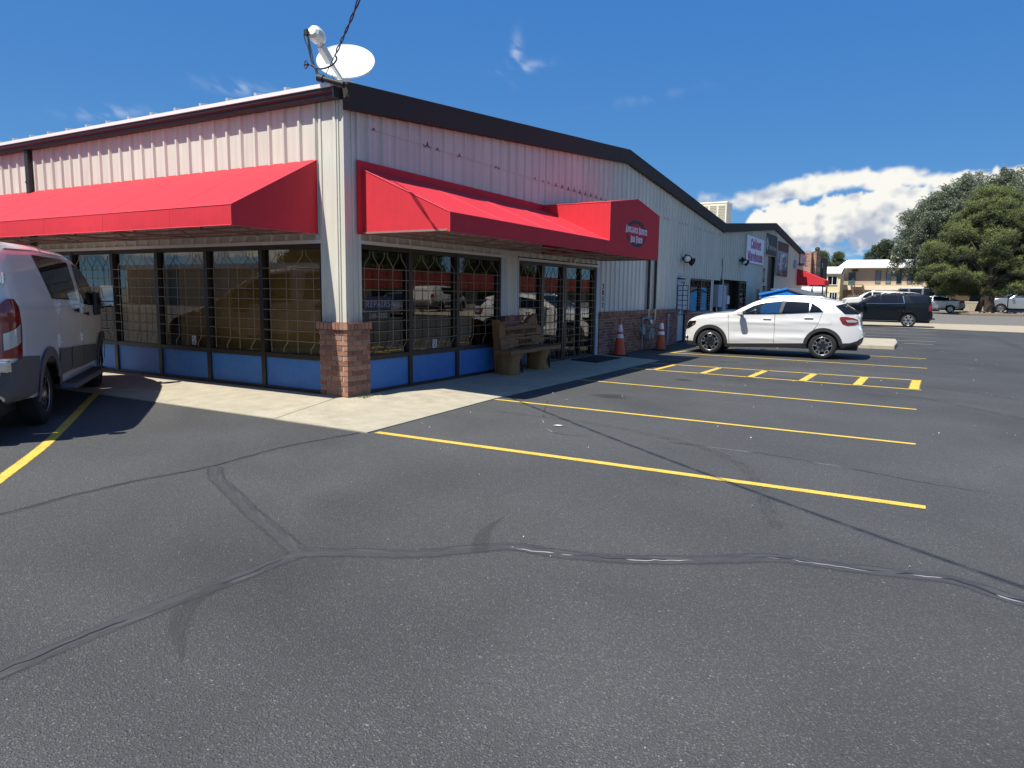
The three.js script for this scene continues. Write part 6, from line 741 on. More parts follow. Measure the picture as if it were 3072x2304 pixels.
// ---- satellite dish on the roof corner, with its mast clutter and the overhead drop cable
{
  const d = thing('satellite_dish', 'white satellite dish with feed arm on the roof corner', 'satellite dish', [0, 0, 0]);
  const vc = new THREE.Vector3(0.13, 4.75, -0.05), nrm = V3(-0.60, 0.62, 0.50).normalize(), up = V3(0, 1, 0).addScaledVector(nrm, -nrm.y).normalize(), rt = up.clone().cross(nrm).normalize(); const tl = 0.36, up2 = up.clone().multiplyScalar(Math.cos(tl)).addScaledVector(rt, -Math.sin(tl)), rt2 = rt.clone().multiplyScalar(Math.cos(tl)).addScaledVector(up, Math.sin(tl));
  const rim = (a, v) => [0.39 * v * Math.cos(a), 0.36 * v * Math.sin(a)], bowl = (x, y, off) => V3(0, 0, 0).copy(vc).addScaledVector(rt2, x).addScaledVector(up2, y).addScaledVector(nrm, 0.42 * (x * x + y * y) - 0.03 + off).toArray();
  obj('reflector', [gridSurf(48, 10, (u, v) => { const [x, y] = rim(u * 2 * Math.PI, v); return bowl(x, y, 0); }), gridSurf(48, 10, (u, v) => { const [x, y] = rim(u * 2 * Math.PI, v); return bowl(x, y, -0.016); }), gridSurf(48, 1, (u, v) => { const [x, y] = rim(u * 2 * Math.PI, 1); return bowl(x, y, -0.016 * v); })], mat([0.80, 0.80, 0.76], 0.45), d);
  obj('rim_bead', tube(range(0, 47, 1).map((i) => { const [x, y] = rim(i / 48 * 2 * Math.PI, 1); return bowl(x, y, -0.008); }), 0.011, 6, 96, true), mat([0.70, 0.70, 0.66], 0.5), d);
  d.position.set(0.55, -0.115, -0.515); d.scale.setScalar(1.072);
  const arm = mat([0.70, 0.70, 0.64], 0.5);
  obj('feed_arm', bar([-0.10, 4.44, 0.08], [-0.42, 4.66, 0.115], 0.034, 0.045), arm, d); obj('arm_sleeve', [bar([-0.34, 4.605, 0.106], [-0.52, 4.745, 0.127], 0.085, 0.08)], arm, d); obj('arm_neck', bar([-0.50, 4.725, 0.125], [-0.575, 4.82, 0.13], 0.055, 0.06), arm, d);
  const ax = V3(0.70, -0.12, -0.18).normalize(), lathe = (p) => { const g = new THREE.LatheGeometry(p.map((q) => new THREE.Vector2(...q)), 8); g.applyQuaternion(new THREE.Quaternion().setFromUnitVectors(V3(0, 1, 0), ax)); g.translate(-0.60, 4.86, 0.13); return toCreasedNormals(g, 0.4); };
  obj('feed_horn', lathe([[0.001, -0.115], [0.05, -0.11], [0.088, -0.08], [0.10, -0.03], [0.098, 0.06], [0.07, 0.12], [0.055, 0.125], [0.001, 0.125]]), mat([0.76, 0.76, 0.70], 0.45), d);
  obj('mount', [RB(-0.12, 0.10, 4.40, 4.47, -0.04, 0.12, 0.015), rod([0.02, 4.2, 0.03], [0.06, 4.45, 0.02], 0.04), RB(0.02, 0.16, 4.44, 4.60, -0.16, -0.08, 0.015), rod([0.16, 4.56, -0.1], [0.18, 4.75, -0.12], 0.03)], M.trim, d);
  const m = thing('service_mast', 'short black service pipe and insulator at the roof corner beside the dish', 'mast', [0, 0, 0]);
  obj('pipe', [rod([-0.16, 4.36, 0.17], [-0.25, 4.455, -0.15], 0.036, 0.036, 12), rod([-0.24, 4.445, -0.12], [-0.26, 4.468, -0.20], 0.052, 0.052, 12), rod([-0.15, 4.33, 0.16], [0.0, 4.42, 0.11], 0.02)], M.black, m);
  const k = thing('service_cable', 'black cable bundle looping round the dish arm at the roof corner', 'cable', [0, 0, 0]);
  obj('loop', [tube([[-0.25, 4.46, -0.17], [-0.25, 4.52, -0.22], [-0.25, 4.61, -0.26], [-0.25, 4.655, -0.33]], 0.018), tube([[-0.25, 4.61, -0.26], [-0.25, 4.585, -0.19], [-0.25, 4.575, -0.10], [-0.25, 4.585, 0.0], [-0.25, 4.62, 0.10], [-0.25, 4.67, 0.14], [-0.25, 4.712, 0.11]], 0.011), tube([[-0.25, 4.63, -0.29], [-0.25, 4.74, -0.335], [-0.25, 4.88, -0.36], [-0.25, 5.03, -0.385], [-0.25, 5.10, -0.41]], 0.012), tube([[-0.25, 4.74, -0.335], [-0.25, 4.90, -0.39], [-0.25, 5.0, -0.44], [-0.25, 5.08, -0.45], [-0.25, 5.11, -0.42]], 0.008), tube([[-0.25, 4.63, -0.27], [-0.25, 4.78, -0.31], [-0.25, 4.92, -0.345], [-0.25, 5.06, -0.375]], 0.007), new THREE.TorusGeometry(0.052, 0.007, 6, 18).rotateY(1.2).translate(-0.25, 4.67, -0.43)], M.wire, k); obj('connector', [rod([-0.25, 5.05, -0.40], [-0.25, 5.12, -0.415], 0.032), rod([-0.25, 4.68, -0.45], [-0.25, 4.66, -0.38], 0.016)], M.black, k); obj('strand', [rod([-0.25, 4.71, 0.10], [-0.25, 4.50, -0.06], 0.005), rod([-0.25, 4.60, 0.02], [-0.22, 4.40, 0.05], 0.003)], M.wire, k);
  // drop cable: two strands twisted, running out to a pole outside the picture
  const path = new THREE.CatmullRomCurve3([V3(-0.25, 4.725, 0.118), V3(-1.62, 4.67, 1.78), V3(-5.5, 5.05, 6.5), V3(-12.2, 7.6, 14.7)], false, 'centripetal'), n = 420, strand = (ph) => { const o = []; for (let i = 0; i <= n; i++) { const q = path.getPointAt(i / n), a = ph + i * 0.33 + 1.5 * fbm(i * 0.05, 2.5, 2), k = 0.006 + 0.006 * fbm(i * 0.11, 7.5, 2); o.push(V3(q.x + k * Math.cos(a), q.y + k * Math.sin(a), q.z + k * 0.8 * Math.cos(a))); } return new THREE.TubeGeometry(new THREE.CatmullRomCurve3(o), n * 2, 0.0085, 5); };
  const dc = thing('drop_cable', 'twisted black overhead cable rising from the roof corner into the sky', 'cable', [0, 0, 0]); obj('strand', strand(0), M.wire, dc); obj('strand', strand(Math.PI), M.wire, dc);
  const up_ = thing('utility_pole', 'wooden utility pole that carries the overhead cable', 'utility pole', [-12.3, 0, 14.85]); obj('shaft', rod([0, 0, 0], [0, 8.6, 0], 0.16, 0.11, 14), M.woodGrey, up_); obj('crossarm', B(-1.1, 1.1, 8.0, 8.12, -0.06, 0.06), M.woodGrey, up_);
}
{ // evaporative cooler on the roof of the second bay
  const e = thing('roof_cooler', 'cream louvred evaporative cooler standing on the shed roof', 'roof cooler', [33.3, 5.25, -3.4]), m = mat([0.68, 0.62, 0.48], 0.5); obj('cabinet', [RB(-0.6, 0.6, 0, 1.45, -0.75, 0.75, 0.05), RB(-0.63, 0.63, 1.38, 1.47, -0.78, 0.78, 0.03)], m, e); for (let k = 0; k < 3; k++) { const q = []; for (let y = 0.15; y < 1.3; y += 0.085) q.push(at(B(-0.02, 0.02, -0.006, 0.006, -0.19, 0.19).rotateZ(0.6), -0.62, y, -0.47 + k * 0.47)); obj('louvre_panel', q, mat([0.45, 0.41, 0.32], 0.6), e); } obj('leg', [B(-0.5, -0.42, -0.6, 0, -0.6, -0.5), B(0.42, 0.5, -0.6, 0, 0.5, 0.6)], m, e);
}
// small weeds and grit at the foot of the pier
{ const R = rng(77), q = []; for (let i = 0; i < 160; i++) { const x = 0.05 + 0.75 * R() * R(), z = 0.13 + 0.14 * R(), h = 0.015 + 0.035 * R(), a = R() * 6; q.push(poly3([[x, 0.06, z], [x + 0.006, 0.06, z + 0.003], [x + 0.02 * Math.cos(a), 0.06 + h, z + 0.02 * Math.sin(a)]])); } const w = obj('weeds', q, mat([0.20, 0.19, 0.07], 0.9)); w.userData.kind = 'stuff'; tag(w, 'dry weeds sprouting at the foot of the brick pier', 'weeds');
  const lt = []; for (let i = 0; i < 90; i++) { const x = -4 + 22 * R(), z = 1.9 + 7 * R(), s = 0.006 + 0.016 * R() * R(); lt.push(at(new THREE.TetrahedronGeometry(s), x, 0.008, z, R() * 6)); } const l = obj('grit', lt, mat([0.45, 0.43, 0.40], 0.9)); l.userData.kind = 'stuff'; tag(l, 'pale grit and scraps scattered over the asphalt', 'litter'); 
tag(obj('paper_scrap', poly3([[-0.06, 0.014, 3.37], [-0.03, 0.020, 3.41], [-0.005, 0.016, 3.47], [-0.02, 0.024, 3.50], [-0.045, 0.014, 3.46], [-0.07, 0.018, 3.42]]), M.white), 'crumpled white paper scrap on the asphalt between two yellow lines', 'scrap'); }
// ================================================================ beyond the lot
{ // dumpsters and bollards
  const d = thing('blue_dumpster', 'blue steel dumpster with a peaked lid behind the white car', 'dumpster', [27.2, 0, 1.2]), bl = mat([0.02, 0.20, 0.62], 0.45); d.rotation.y = -0.12;
  const ex = (pts, dz, m, n) => { const g = new THREE.ExtrudeGeometry(new THREE.Shape(pts.map((p) => new THREE.Vector2(...p))), { depth: dz, bevelEnabled: true, bevelSize: 0.015, bevelThickness: 0.015, bevelSegments: 1 }); g.rotateY(-Math.PI / 2); return obj(n, g, m, d); };
  ex([[-0.15, 0.15], [1.95, 0.15], [1.95, 1.55], [0.95, 1.88], [-0.15, 1.60]], 1.8, bl, 'body'); ex([[-0.22, 1.62], [0.95, 1.90], [0.95, 1.96], [-0.25, 1.70]], 1.86, bl, 'lid'); ex([[0.95, 1.90], [2.1, 1.52], [2.12, 1.60], [0.95, 1.96]], 1.86, mat([0.10, 0.10, 0.105], 0.5), 'lid');
  obj('rail', [B(-1.85, 0.06, 1.5, 1.56, -0.24, -0.16), B(-1.85, 0.06, 1.15, 1.22, -0.2, -0.16)], bl, d);
  const g = thing('grey_dumpster', 'grey dumpster with a sloping ribbed lid next to the blue one', 'dumpster', [28.5, 0, 1.6]), gm = mat([0.10, 0.10, 0.105], 0.45);
  const e2 = (pts, dz, m, n) => { const q = new THREE.ExtrudeGeometry(new THREE.Shape(pts.map((p) => new THREE.Vector2(...p))), { depth: dz, bevelEnabled: true, bevelSize: 0.012, bevelThickness: 0.012, bevelSegments: 1 }); q.rotateY(-Math.PI / 2); return obj(n, q, m, g); };
  e2([[-0.6, 0.1], [1.5, 0.1], [1.5, 1.38], [0.1, 1.84], [-0.6, 1.86]], 1.8, gm, 'body'); e2([[-0.6, 1.88], [0.1, 1.86], [1.62, 1.39], [1.64, 1.43], [0.1, 1.91], [-0.6, 1.93]], 1.86, gm, 'lid'); obj('lid_rib', range(0, 4, 1).map((k) => bar([-0.1 - k * 0.42, 1.915, 0.1], [-0.1 - k * 0.42, 1.445, 1.62], 0.03, 0.03)), gm, g);
  for (const [x, z, l] of [[26.85, 0.40, 'rusty pink steel bollard at the near end of the dumpsters'], [27.6, 1.93, 'weathered pale bollard standing before the ribbed dumpster lid']]) { const b = thing('bollard', l, 'bollard', [x, 0, z]); obj('post', [rod([0, 0, 0], [0, 1.86, 0], 0.075, 0.075, 14)], mat([0.42, 0.24, 0.20], 0.7), b); obj('cap', new THREE.SphereGeometry(0.075, 14, 8, 0, 7, 0, 1.6).translate(0, 1.86, 0), mat([0.42, 0.24, 0.20], 0.7), b); }
  const t = thing('white_tank', 'white cylindrical tank with a rounded end behind the dumpsters', 'tank', [44.55, 0, 0]); const tg = new THREE.LatheGeometry([[0.001, -1.9], [0.2, -1.86], [0.29, -1.72], [0.30, -1.6], [0.30, 0.98], [0.295, 1.1], [0.26, 1.24], [0.17, 1.32], [0.001, 1.36]].map((p) => new THREE.Vector2(...p)), 28); tg.rotateX(Math.PI / 2); tg.translate(0, 1.98, 0); obj('shell', tg, M.whitePaint, t); obj('band', [0.95, -1.5].map((z) => at(new THREE.TorusGeometry(0.303, 0.012, 6, 28), 0, 1.98, z)), M.white, t); obj('leg', [-1.4, 0.6].map((z) => B(-0.2, 0.2, 0, 1.72, z - 0.06, z + 0.06)), M.gutter, t);
}
function windowAt(parent, x, y0, y1, z0, z1, m = M.darkGlass, fr = M.white, nb = 1) { const w = sub('window', parent), q = 0.07; obj('pane', B(x - 0.02, x, y0, y1, z0, z1), m, w); const f = [B(x - 0.07, x + 0.03, y1, y1 + q, z0 - q, z1 + q), B(x - 0.07, x + 0.03, y0 - q, y0, z0 - q, z1 + q), B(x - 0.06, x + 0.03, y0, y1, z0 - q, z0), B(x - 0.06, x + 0.03, y0, y1, z1, z1 + q)]; for (let k = 1; k < nb; k++) { const z = lerp(z0, z1, k / nb); f.push(B(x - 0.05, x + 0.01, y0, y1, z - 0.03, z + 0.03)); } obj('frame', f, fr, w); return w; }
{ // dark building with brick fins
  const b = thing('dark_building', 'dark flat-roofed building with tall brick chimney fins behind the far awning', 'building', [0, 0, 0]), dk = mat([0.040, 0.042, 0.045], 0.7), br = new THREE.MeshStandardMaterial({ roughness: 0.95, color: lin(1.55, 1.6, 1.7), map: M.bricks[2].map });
  obj('wall', [B(57.5, 64.9, 2.95, 5.06, -8, -1.0), B(57.5, 64.9, 0.2, 2.95, -8, -1.6), B(57.4, 65.0, 2.86, 2.95, -8, -0.94)], dk, b);
  const R = rng(8), fin = (x0, x1, y1, z0, z1) => { const bk = M.bricks.map(() => []); for (let y = 0.2; y < y1; y += 0.115) { const o = (Math.round(y / 0.115) % 2) * 0.12; for (let z = z0 - o; z < z1; z += 0.25) { const a = Math.max(z, z0), c = Math.min(z + 0.235, z1); if (c - a > 0.03) bk[Math.floor(R() * 5)].push(B(x0 - 0.01 * R(), x1, y, y + 0.10, a, c)); } } const m = obj('brick_fin', B(x0 + 0.03, x1 - 0.02, 0.2, y1, z0 + 0.01, z1 - 0.01), M.mortar, b); bk.forEach((q, k) => { if (q.length) obj('brickwork', q, M.brickFar[k], m).userData.kind = 'stuff'; }); };
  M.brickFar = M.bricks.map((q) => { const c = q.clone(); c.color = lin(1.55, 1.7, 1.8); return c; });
  fin(54.0, 54.9, 5.12, -2.6, -1.0); fin(54.8, 57.5, 5.10, -0.94, -0.72); obj('fin_gap', B(54.9, 57.4, 0.2, 5.05, -1.30, -0.96), mat([0.12, 0.055, 0.05], 0.8), b);
  obj('column', B(64.1, 64.9, 0.2, 2.86, -1.6, -1.02), mat([0.10, 0.06, 0.055], 0.8), b); { const w = sub('window', b); obj('pane', B(60.9, 61.4, 3.2, 4.6, -1.0, -0.985), M.darkGlass, w); obj('frame', [B(60.8, 60.9, 3.1, 4.7, -1.0, -0.96), B(61.4, 61.5, 3.1, 4.7, -1.0, -0.96)], M.black, w); }
  const ds = thing('rooftop_dish', 'small dark dish antenna on the roof of the dark building', 'satellite dish', [60.5, 5.06, -1.4]); obj('pole', rod([0, 0, 0], [0, 0.5, 0], 0.03), M.boxGrey, ds); obj('reflector', new THREE.SphereGeometry(0.26, 16, 8, 0, 7, 0, 0.9).rotateZ(1.1).translate(0.1, 0.62, 0), M.black, ds);
}
{ // tan two-storey building and its yellow wing
  const b = thing('tan_building', 'tan two-storey building with tall narrow windows and a white roof edge', 'building', [0, 0, 0]), tan = mat([0.50, 0.385, 0.275], 0.85), cream = mat([0.78, 0.66, 0.46], 0.8), wt = mat([0.86, 0.84, 0.80], 0.6), teal = mat([0.06, 0.10, 0.11], 0.5), X = 103.5;
  obj('upper_wall', B(X, X + 10, 3.2, 5.75, -3.3, 16), tan, b); obj('clapboards', range(0, 12, 1).map((i) => B(X - 0.02, X, 3.25 + i * 0.2, 3.43 + i * 0.2, -3.28, 15.98)), tan, b).userData.kind = 'stuff';
  obj('lower_wall', B(X + 0.8, X + 10, 0.3, 3.2, -3.3, 16), mat([0.55, 0.38, 0.22], 0.85), b); obj('balcony_band', B(X - 0.55, X + 0.8, 2.62, 3.22, -3.5, 16), cream, b);
  const rf = obj('roof', [poly3([[X - 1.0, 5.75, -3.9], [X - 1.0, 5.75, 16.5], [X + 4, 6.95, 16.5], [X + 4, 6.95, -3.2]], 0.15), poly3([[X + 4, 6.95, -3.2], [X + 4, 6.95, 16.5], [X + 10, 5.7, 16.5], [X + 10, 5.7, -3.9]], 0.15)], wt, b); obj('eave', B(X - 1.02, X, 5.62, 5.80, -3.9, 16.5), wt, b);
  for (let k = 0; k < 7; k++) { const z = 0.95 + k * 1.28; windowAt(b, X - 0.03, 3.55, 5.2, z, z + 0.52, k === 2 ? M.darkGlass : mat([0.16, 0.20, 0.22], 0.1), teal); }
  const dr = sub('door', b); obj('leaf', B(X - 0.08, X, 3.22, 5.05, -2.5, -1.62), teal, dr); obj('sign_board', B(X - 0.12, X - 0.02, 5.15, 5.5, -2.1, -1.35), mat([0.16, 0.06, 0.04], 0.8), b);
  obj('garage_door', [B(X + 0.72, X + 0.8, 0.4, 2.3, 1.6, 4.1)], mat([0.62, 0.48, 0.34], 0.8), b); windowAt(b, X + 0.75, 1.0, 2.3, 0.1, 1.2, M.darkGlass, teal);
  const st = sub('stairs', b); obj('stringer', [bar([X - 0.7, 3.2, -2.0], [X - 3.2, 0.4, -1.0], 0.3, 0.12), bar([X - 0.7, 3.2, -0.6], [X - 3.2, 0.4, 0.4], 0.3, 0.12), bar([X - 0.6, 4.2, -1.9], [X - 2.2, 2.6, -1.3], 0.06, 0.06)], mat([0.10, 0.06, 0.045], 0.8), st); obj('tread', range(0, 9, 1).map((i) => B(X - 3.1 + i * 0.28, X - 2.8 + i * 0.28, 0.6 + i * 0.30, 0.65 + i * 0.30, -1.05 - i * 0.11, 0.4 - i * 0.11)), mat([0.16, 0.10, 0.075], 0.8), st);
  const coolLabel = ['cream rooftop cooler with slots on the tan building, clear of the tree', 'cream rooftop cooler half hidden by the tree on the tan building']; [3.0, 7.3].forEach((z, i) => { const e = thing('rooftop_cooler', coolLabel[i], 'roof cooler', [X + 1.8, 6.25, z]); obj('cabinet', B(-0.5, 0.5, 0, 1.4, -0.48, 0.48), cream, e); obj('slots', range(0, 4, 1).map((k) => B(-0.52, -0.5, 0.25, 1.05, -0.34 + k * 0.15, -0.27 + k * 0.15)), mat([0.4, 0.34, 0.24], 0.8), e); });
  const y = thing('yellow_house', 'pale yellow house with a white roof between the dark and tan buildings', 'house', [0, 0, 0]), ym = mat([0.74, 0.60, 0.33], 0.85); obj('wall', [B(98, 102.5, 0.3, 4.75, -9, -3.0)], ym, y); obj('roof', [poly3([[97.6, 4.78, -9.4], [97.6, 4.78, -2.9], [101, 5.75, -2.9], [101, 5.75, -9.4]], 0.12), poly3([[101, 5.75, -9.4], [101, 5.75, -2.9], [102.6, 4.9, -2.9], [102.6, 4.9, -9.4]], 0.12)], wt, y); windowAt(y, 97.96, 3.25, 4.35, -4.55, -3.42, M.darkGlass, wt, 2); windowAt(y, 97.96, 1.0, 2.2, -4.2, -3.3, M.darkGlass, wt, 3); obj('gable_panel', B(97.95, 98, 2.2, 2.25, -9, -3.0), tan, y);
  // iron fence and carport before the yellow house
  const f = thing('iron_fence', 'dark iron fence with slanted tips before the yellow house', 'fence', [78, 0.33, 0]); for (let i = 0; i < 22; i++) obj('picket', bar([0, 0, -2.6 + i * 0.17], [0, i > 12 ? 1.55 : 1.3, -2.6 + i * 0.17 + (i > 12 ? 0.22 : 0)], 0.03, 0.03), i > 12 ? M.boxGrey : M.gutter, f); obj('rail', [B(-0.02, 0.02, 0.3, 0.34, -2.7, 1.1), B(-0.02, 0.02, 1.1, 1.14, -2.7, 1.1)], M.gutter, f);
  const br = thing('board_fence', 'weathered brown board fence under the tan building', 'fence', [82, 0.33, 0]); for (let i = 0; i < 16; i++) obj('board', B(-0.02, 0.02, 0, 1.28 + 0.03 * (i % 3), -0.6 + i * 0.2, -0.42 + i * 0.2), i % 2 ? M.woodGrey : M.wood, br);
}
// ---- trees
function leafTuft(n, len, wid, spread, seed, droop = 0) { const R = rng(seed), q = []; for (let i = 0; i < n; i++) { const a = R() * 6.283, e = (R() - 0.35) * spread, l = len * (0.6 + 0.8 * R()), w = wid * (0.6 + 0.8 * R()), d = V3(Math.cos(a) * Math.cos(e), Math.sin(e) + 0.35 * (1 - droop * 2), Math.sin(a) * Math.cos(e)).normalize(), s = d.clone().cross(V3(R() - 0.5, R() - 0.5, R() - 0.5)).normalize(), o = V3((R() - 0.5) * len * 0.7, (R() - 0.5) * len * 0.7, (R() - 0.5) * len * 0.7), p = [o.clone().addScaledVector(s, -w), o.clone().addScaledVector(d, l * 0.5).addScaledVector(s, w * 0.5), o.clone().addScaledVector(d, l).add(V3(0, -droop * l, 0)), o.clone().addScaledVector(d, l * 0.4).addScaledVector(s, -w * 1.4)]; q.push(poly3([p[0].toArray(), p[1].toArray(), p[2].toArray()]), poly3([p[0].toArray(), p[2].toArray(), p[3].toArray()])); } return merge(q); }
const leafMat = (c, tr = 0.25) => phys(c, { roughness: 0.9, transmission: tr, thickness: 0, side: THREE.DoubleSide });
function crownOf(parent, tuft, m, spots, colors, seed) { const R = rng(seed), im = new THREE.InstancedMesh(tuft, m, spots.length), M4 = new THREE.Matrix4(), q = new THREE.Quaternion(), e = new THREE.Euler(), c = new THREE.Color(); spots.forEach((s, i) => { e.set((s.tx || 0) + 0.8 * (R() - 0.5), R() * 6.28, (s.tz || 0) + 0.8 * (R() - 0.5)); q.setFromEuler(e); const k = s.s * (0.7 + 0.6 * R()); M4.compose(V3(...s.p), q, V3(k, k, k)); im.setMatrixAt(i, M4); const a = colors[0], b = colors[1], t = clamp(s.c + 0.35 * (R() - 0.5)); c.setRGB(lerp(a[0], b[0], t), lerp(a[1], b[1], t), lerp(a[2], b[2], t)); im.setColorAt(i, c); }); im.name = 'crown'; im.userData.kind = 'stuff'; im.castShadow = im.receiveShadow = true; parent.add(im); return im; }
function limb(pts, r0, r1, seg = 8) { const cv = new THREE.CatmullRomCurve3(pts.map((p) => V3(...p)), false, 'centripetal'), n = pts.length * 5, fr = cv.computeFrenetFrames(n), g = gridSurf(seg, n, (u, v) => { const i = Math.round(v * n), p = cv.getPointAt(v), a = u * 6.2832, r = lerp(r0, r1, v) * (1 + 0.14 * Math.sin(a * 3 + v * 6) + 0.12 * (fbm(a, v * 9, 2) - 0.5)); p.addScaledVector(fr.normals[i], r * Math.cos(a)).addScaledVector(fr.binormals[i], r * Math.sin(a)); return [p.x, p.y, p.z]; }, 1, 3); return g; }
const bark = new THREE.MeshStandardMaterial({ map: woodMap([0.045, 0.036, 0.028], [0.16, 0.125, 0.10], 3), roughness: 0.95 });
{ // spreading juniper with pads of bright foliage
  const t = thing('juniper_tree', 'broad yellow-green juniper with a twisted trunk on the kerbed island', 'tree', [62.2, 0.36, 11.5]), R = rng(404);
  const tips = []; const limbs = []; for (let i = 0; i < 15; i++) { const a = i * 2.4 + R() * 0.5, h = 1.9 + 6.0 * R(), rad = 1.3 + 2.6 * (1 - h / 10) + R(); limbs.push(limb([[0, 1.0 + 0.4 * R(), 0], [0.35 * Math.cos(a), 1.6 + 0.2 * h, 0.35 * Math.sin(a)], [rad * 0.5 * Math.cos(a), h * 0.75, rad * 0.5 * Math.sin(a)], [rad * Math.cos(a), h, rad * Math.sin(a)]], 0.17, 0.03, 6)); }
  obj('trunk', [limb([[0, -0.1, 0.25], [0.05, 0.7, 0.12], [0.0, 1.3, 0.05], [-0.05, 2.6, 0.1], [0.1, 5.2, 0]], 0.36, 0.12, 14), limb([[0.05, -0.1, -0.62], [0.0, 0.6, -0.50], [0.0, 1.4, -0.35], [0.1, 2.6, -0.7]], 0.24, 0.13, 10), limb([[0, -0.1, 0.45], [0, 0.5, 0.38], [0, 1.4, 0.3], [0, 2.5, 0.9]], 0.20, 0.12, 10), ...limbs], bark, t);
  // pads of foliage: dense lobes laid in a cone-like envelope
  const lobes = []; const env = curve([[1.8, 3.8], [2.6, 4.4], [4.0, 4.6], [6.4, 3.9], [8.1, 2.4], [9.2, 1.2], [9.7, 0.3]]);
  for (let i = 0; i < 330; i++) { const h = 1.6 + 7.9 * R() ** 1.2, a = R() * 6.283, r = env(h) * (0.45 + 0.55 * Math.sqrt(R())) * (0.80 + 0.40 * fbm(a * 1.6, h * 0.6, 2)); lobes.push([r * Math.cos(a), h - 0.05 * r + 0.15, r * Math.sin(a) * 1.02, 0.36 + 0.55 * R() * R()]); }
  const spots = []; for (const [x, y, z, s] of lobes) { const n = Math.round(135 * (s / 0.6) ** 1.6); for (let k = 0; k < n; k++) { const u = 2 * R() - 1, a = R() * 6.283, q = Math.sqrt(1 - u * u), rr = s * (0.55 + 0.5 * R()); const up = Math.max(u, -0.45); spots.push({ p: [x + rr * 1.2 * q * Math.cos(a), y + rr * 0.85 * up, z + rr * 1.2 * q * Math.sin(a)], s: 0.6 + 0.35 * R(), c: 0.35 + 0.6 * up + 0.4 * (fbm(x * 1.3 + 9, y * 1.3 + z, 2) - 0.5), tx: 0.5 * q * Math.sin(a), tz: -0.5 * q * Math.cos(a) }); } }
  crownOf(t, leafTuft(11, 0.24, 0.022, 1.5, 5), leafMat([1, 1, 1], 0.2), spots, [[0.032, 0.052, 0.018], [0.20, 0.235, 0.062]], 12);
}
{ // tall grey-green elm behind it, drooping sprays with gaps to the sky
  const t = thing('elm_tree', 'tall grey-green elm with drooping sprays behind the juniper', 'tree', [81.5, 0.36, 11.6]), R = rng(99), L = [], spots = [];
  const add = (p, d, len, r, lv) => { const q = [p.clone()], dir = d.clone(); let c = p.clone(); const n = 5; for (let i = 0; i < n; i++) { dir.add(V3((R() - 0.5) * 0.35, (R() - 0.42) * 0.28 - (lv > 1 ? 0.14 : 0), (R() - 0.5) * 0.35)).normalize(); c = c.clone().addScaledVector(dir, len / n); q.push(c); } if (lv < 3) L.push(limb(q.map((v) => v.toArray()), r, r * 0.45, lv ? 5 : 9)); if (lv >= 2) for (let i = 1; i < q.length; i++) for (let k = 0; k < 6; k++) { const a = q[i - 1].clone().lerp(q[i], R()); spots.push({ p: [a.x + (R() - 0.5) * 0.5, a.y + (R() - 0.6) * 0.5, a.z + (R() - 0.5) * 0.5], s: 0.75 + 0.5 * R(), c: 0.3 + 0.4 * R() }); } if (lv < 3) { const m = lv === 0 ? 7 : lv === 1 ? 7 : 6; for (let i = 0; i < m; i++) { const b = q[Math.min(n, 1 + Math.floor(lerp(lv ? 0 : 2, n, (i + R()) / m)))], a = R() * 6.283, e = lv === 0 ? 0.75 - 0.3 * R() : 0.25 + 0.6 * (R() - 0.5); add(b, V3(Math.cos(a) * Math.cos(e), Math.sin(e), Math.sin(a) * Math.cos(e)).addScaledVector(dir, 0.45).normalize(), len * (0.60 + 0.2 * R()), r * 0.5, lv + 1); } } };
  for (let i = 0; i < 5; i++) { const a = i * 1.26 + 0.4; add(V3(0, 1.6 + 0.3 * i, 0), V3(Math.cos(a) * 0.62, 1, Math.sin(a) * 0.75).normalize(), 4.7 + 1.3 * R(), 0.34, 0); }
  L.push(limb([[0, -0.2, 0], [0.1, 1.2, 0.1], [0, 2.4, 0], [0.1, 4.2, 0.1]], 0.6, 0.35, 12)); obj('trunk', L, bark, t);
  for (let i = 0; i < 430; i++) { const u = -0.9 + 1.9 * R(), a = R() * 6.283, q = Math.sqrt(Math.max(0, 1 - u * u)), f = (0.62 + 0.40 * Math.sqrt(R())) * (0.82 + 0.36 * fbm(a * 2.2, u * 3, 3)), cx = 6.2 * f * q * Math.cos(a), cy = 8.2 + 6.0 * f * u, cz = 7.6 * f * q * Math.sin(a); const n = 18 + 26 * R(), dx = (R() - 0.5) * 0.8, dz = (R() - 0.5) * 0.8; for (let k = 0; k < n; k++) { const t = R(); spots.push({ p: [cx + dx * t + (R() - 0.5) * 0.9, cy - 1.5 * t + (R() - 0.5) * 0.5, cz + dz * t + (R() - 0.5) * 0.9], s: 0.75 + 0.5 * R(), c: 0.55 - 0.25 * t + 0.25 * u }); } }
  crownOf(t, leafTuft(9, 0.36, 0.036, 1.2, 8, 0.35), leafMat([1, 1, 1], 0.4), spots.filter((s) => s.p[1] > 1.4), [[0.12, 0.15, 0.09], [0.30, 0.34, 0.22]], 31);
}
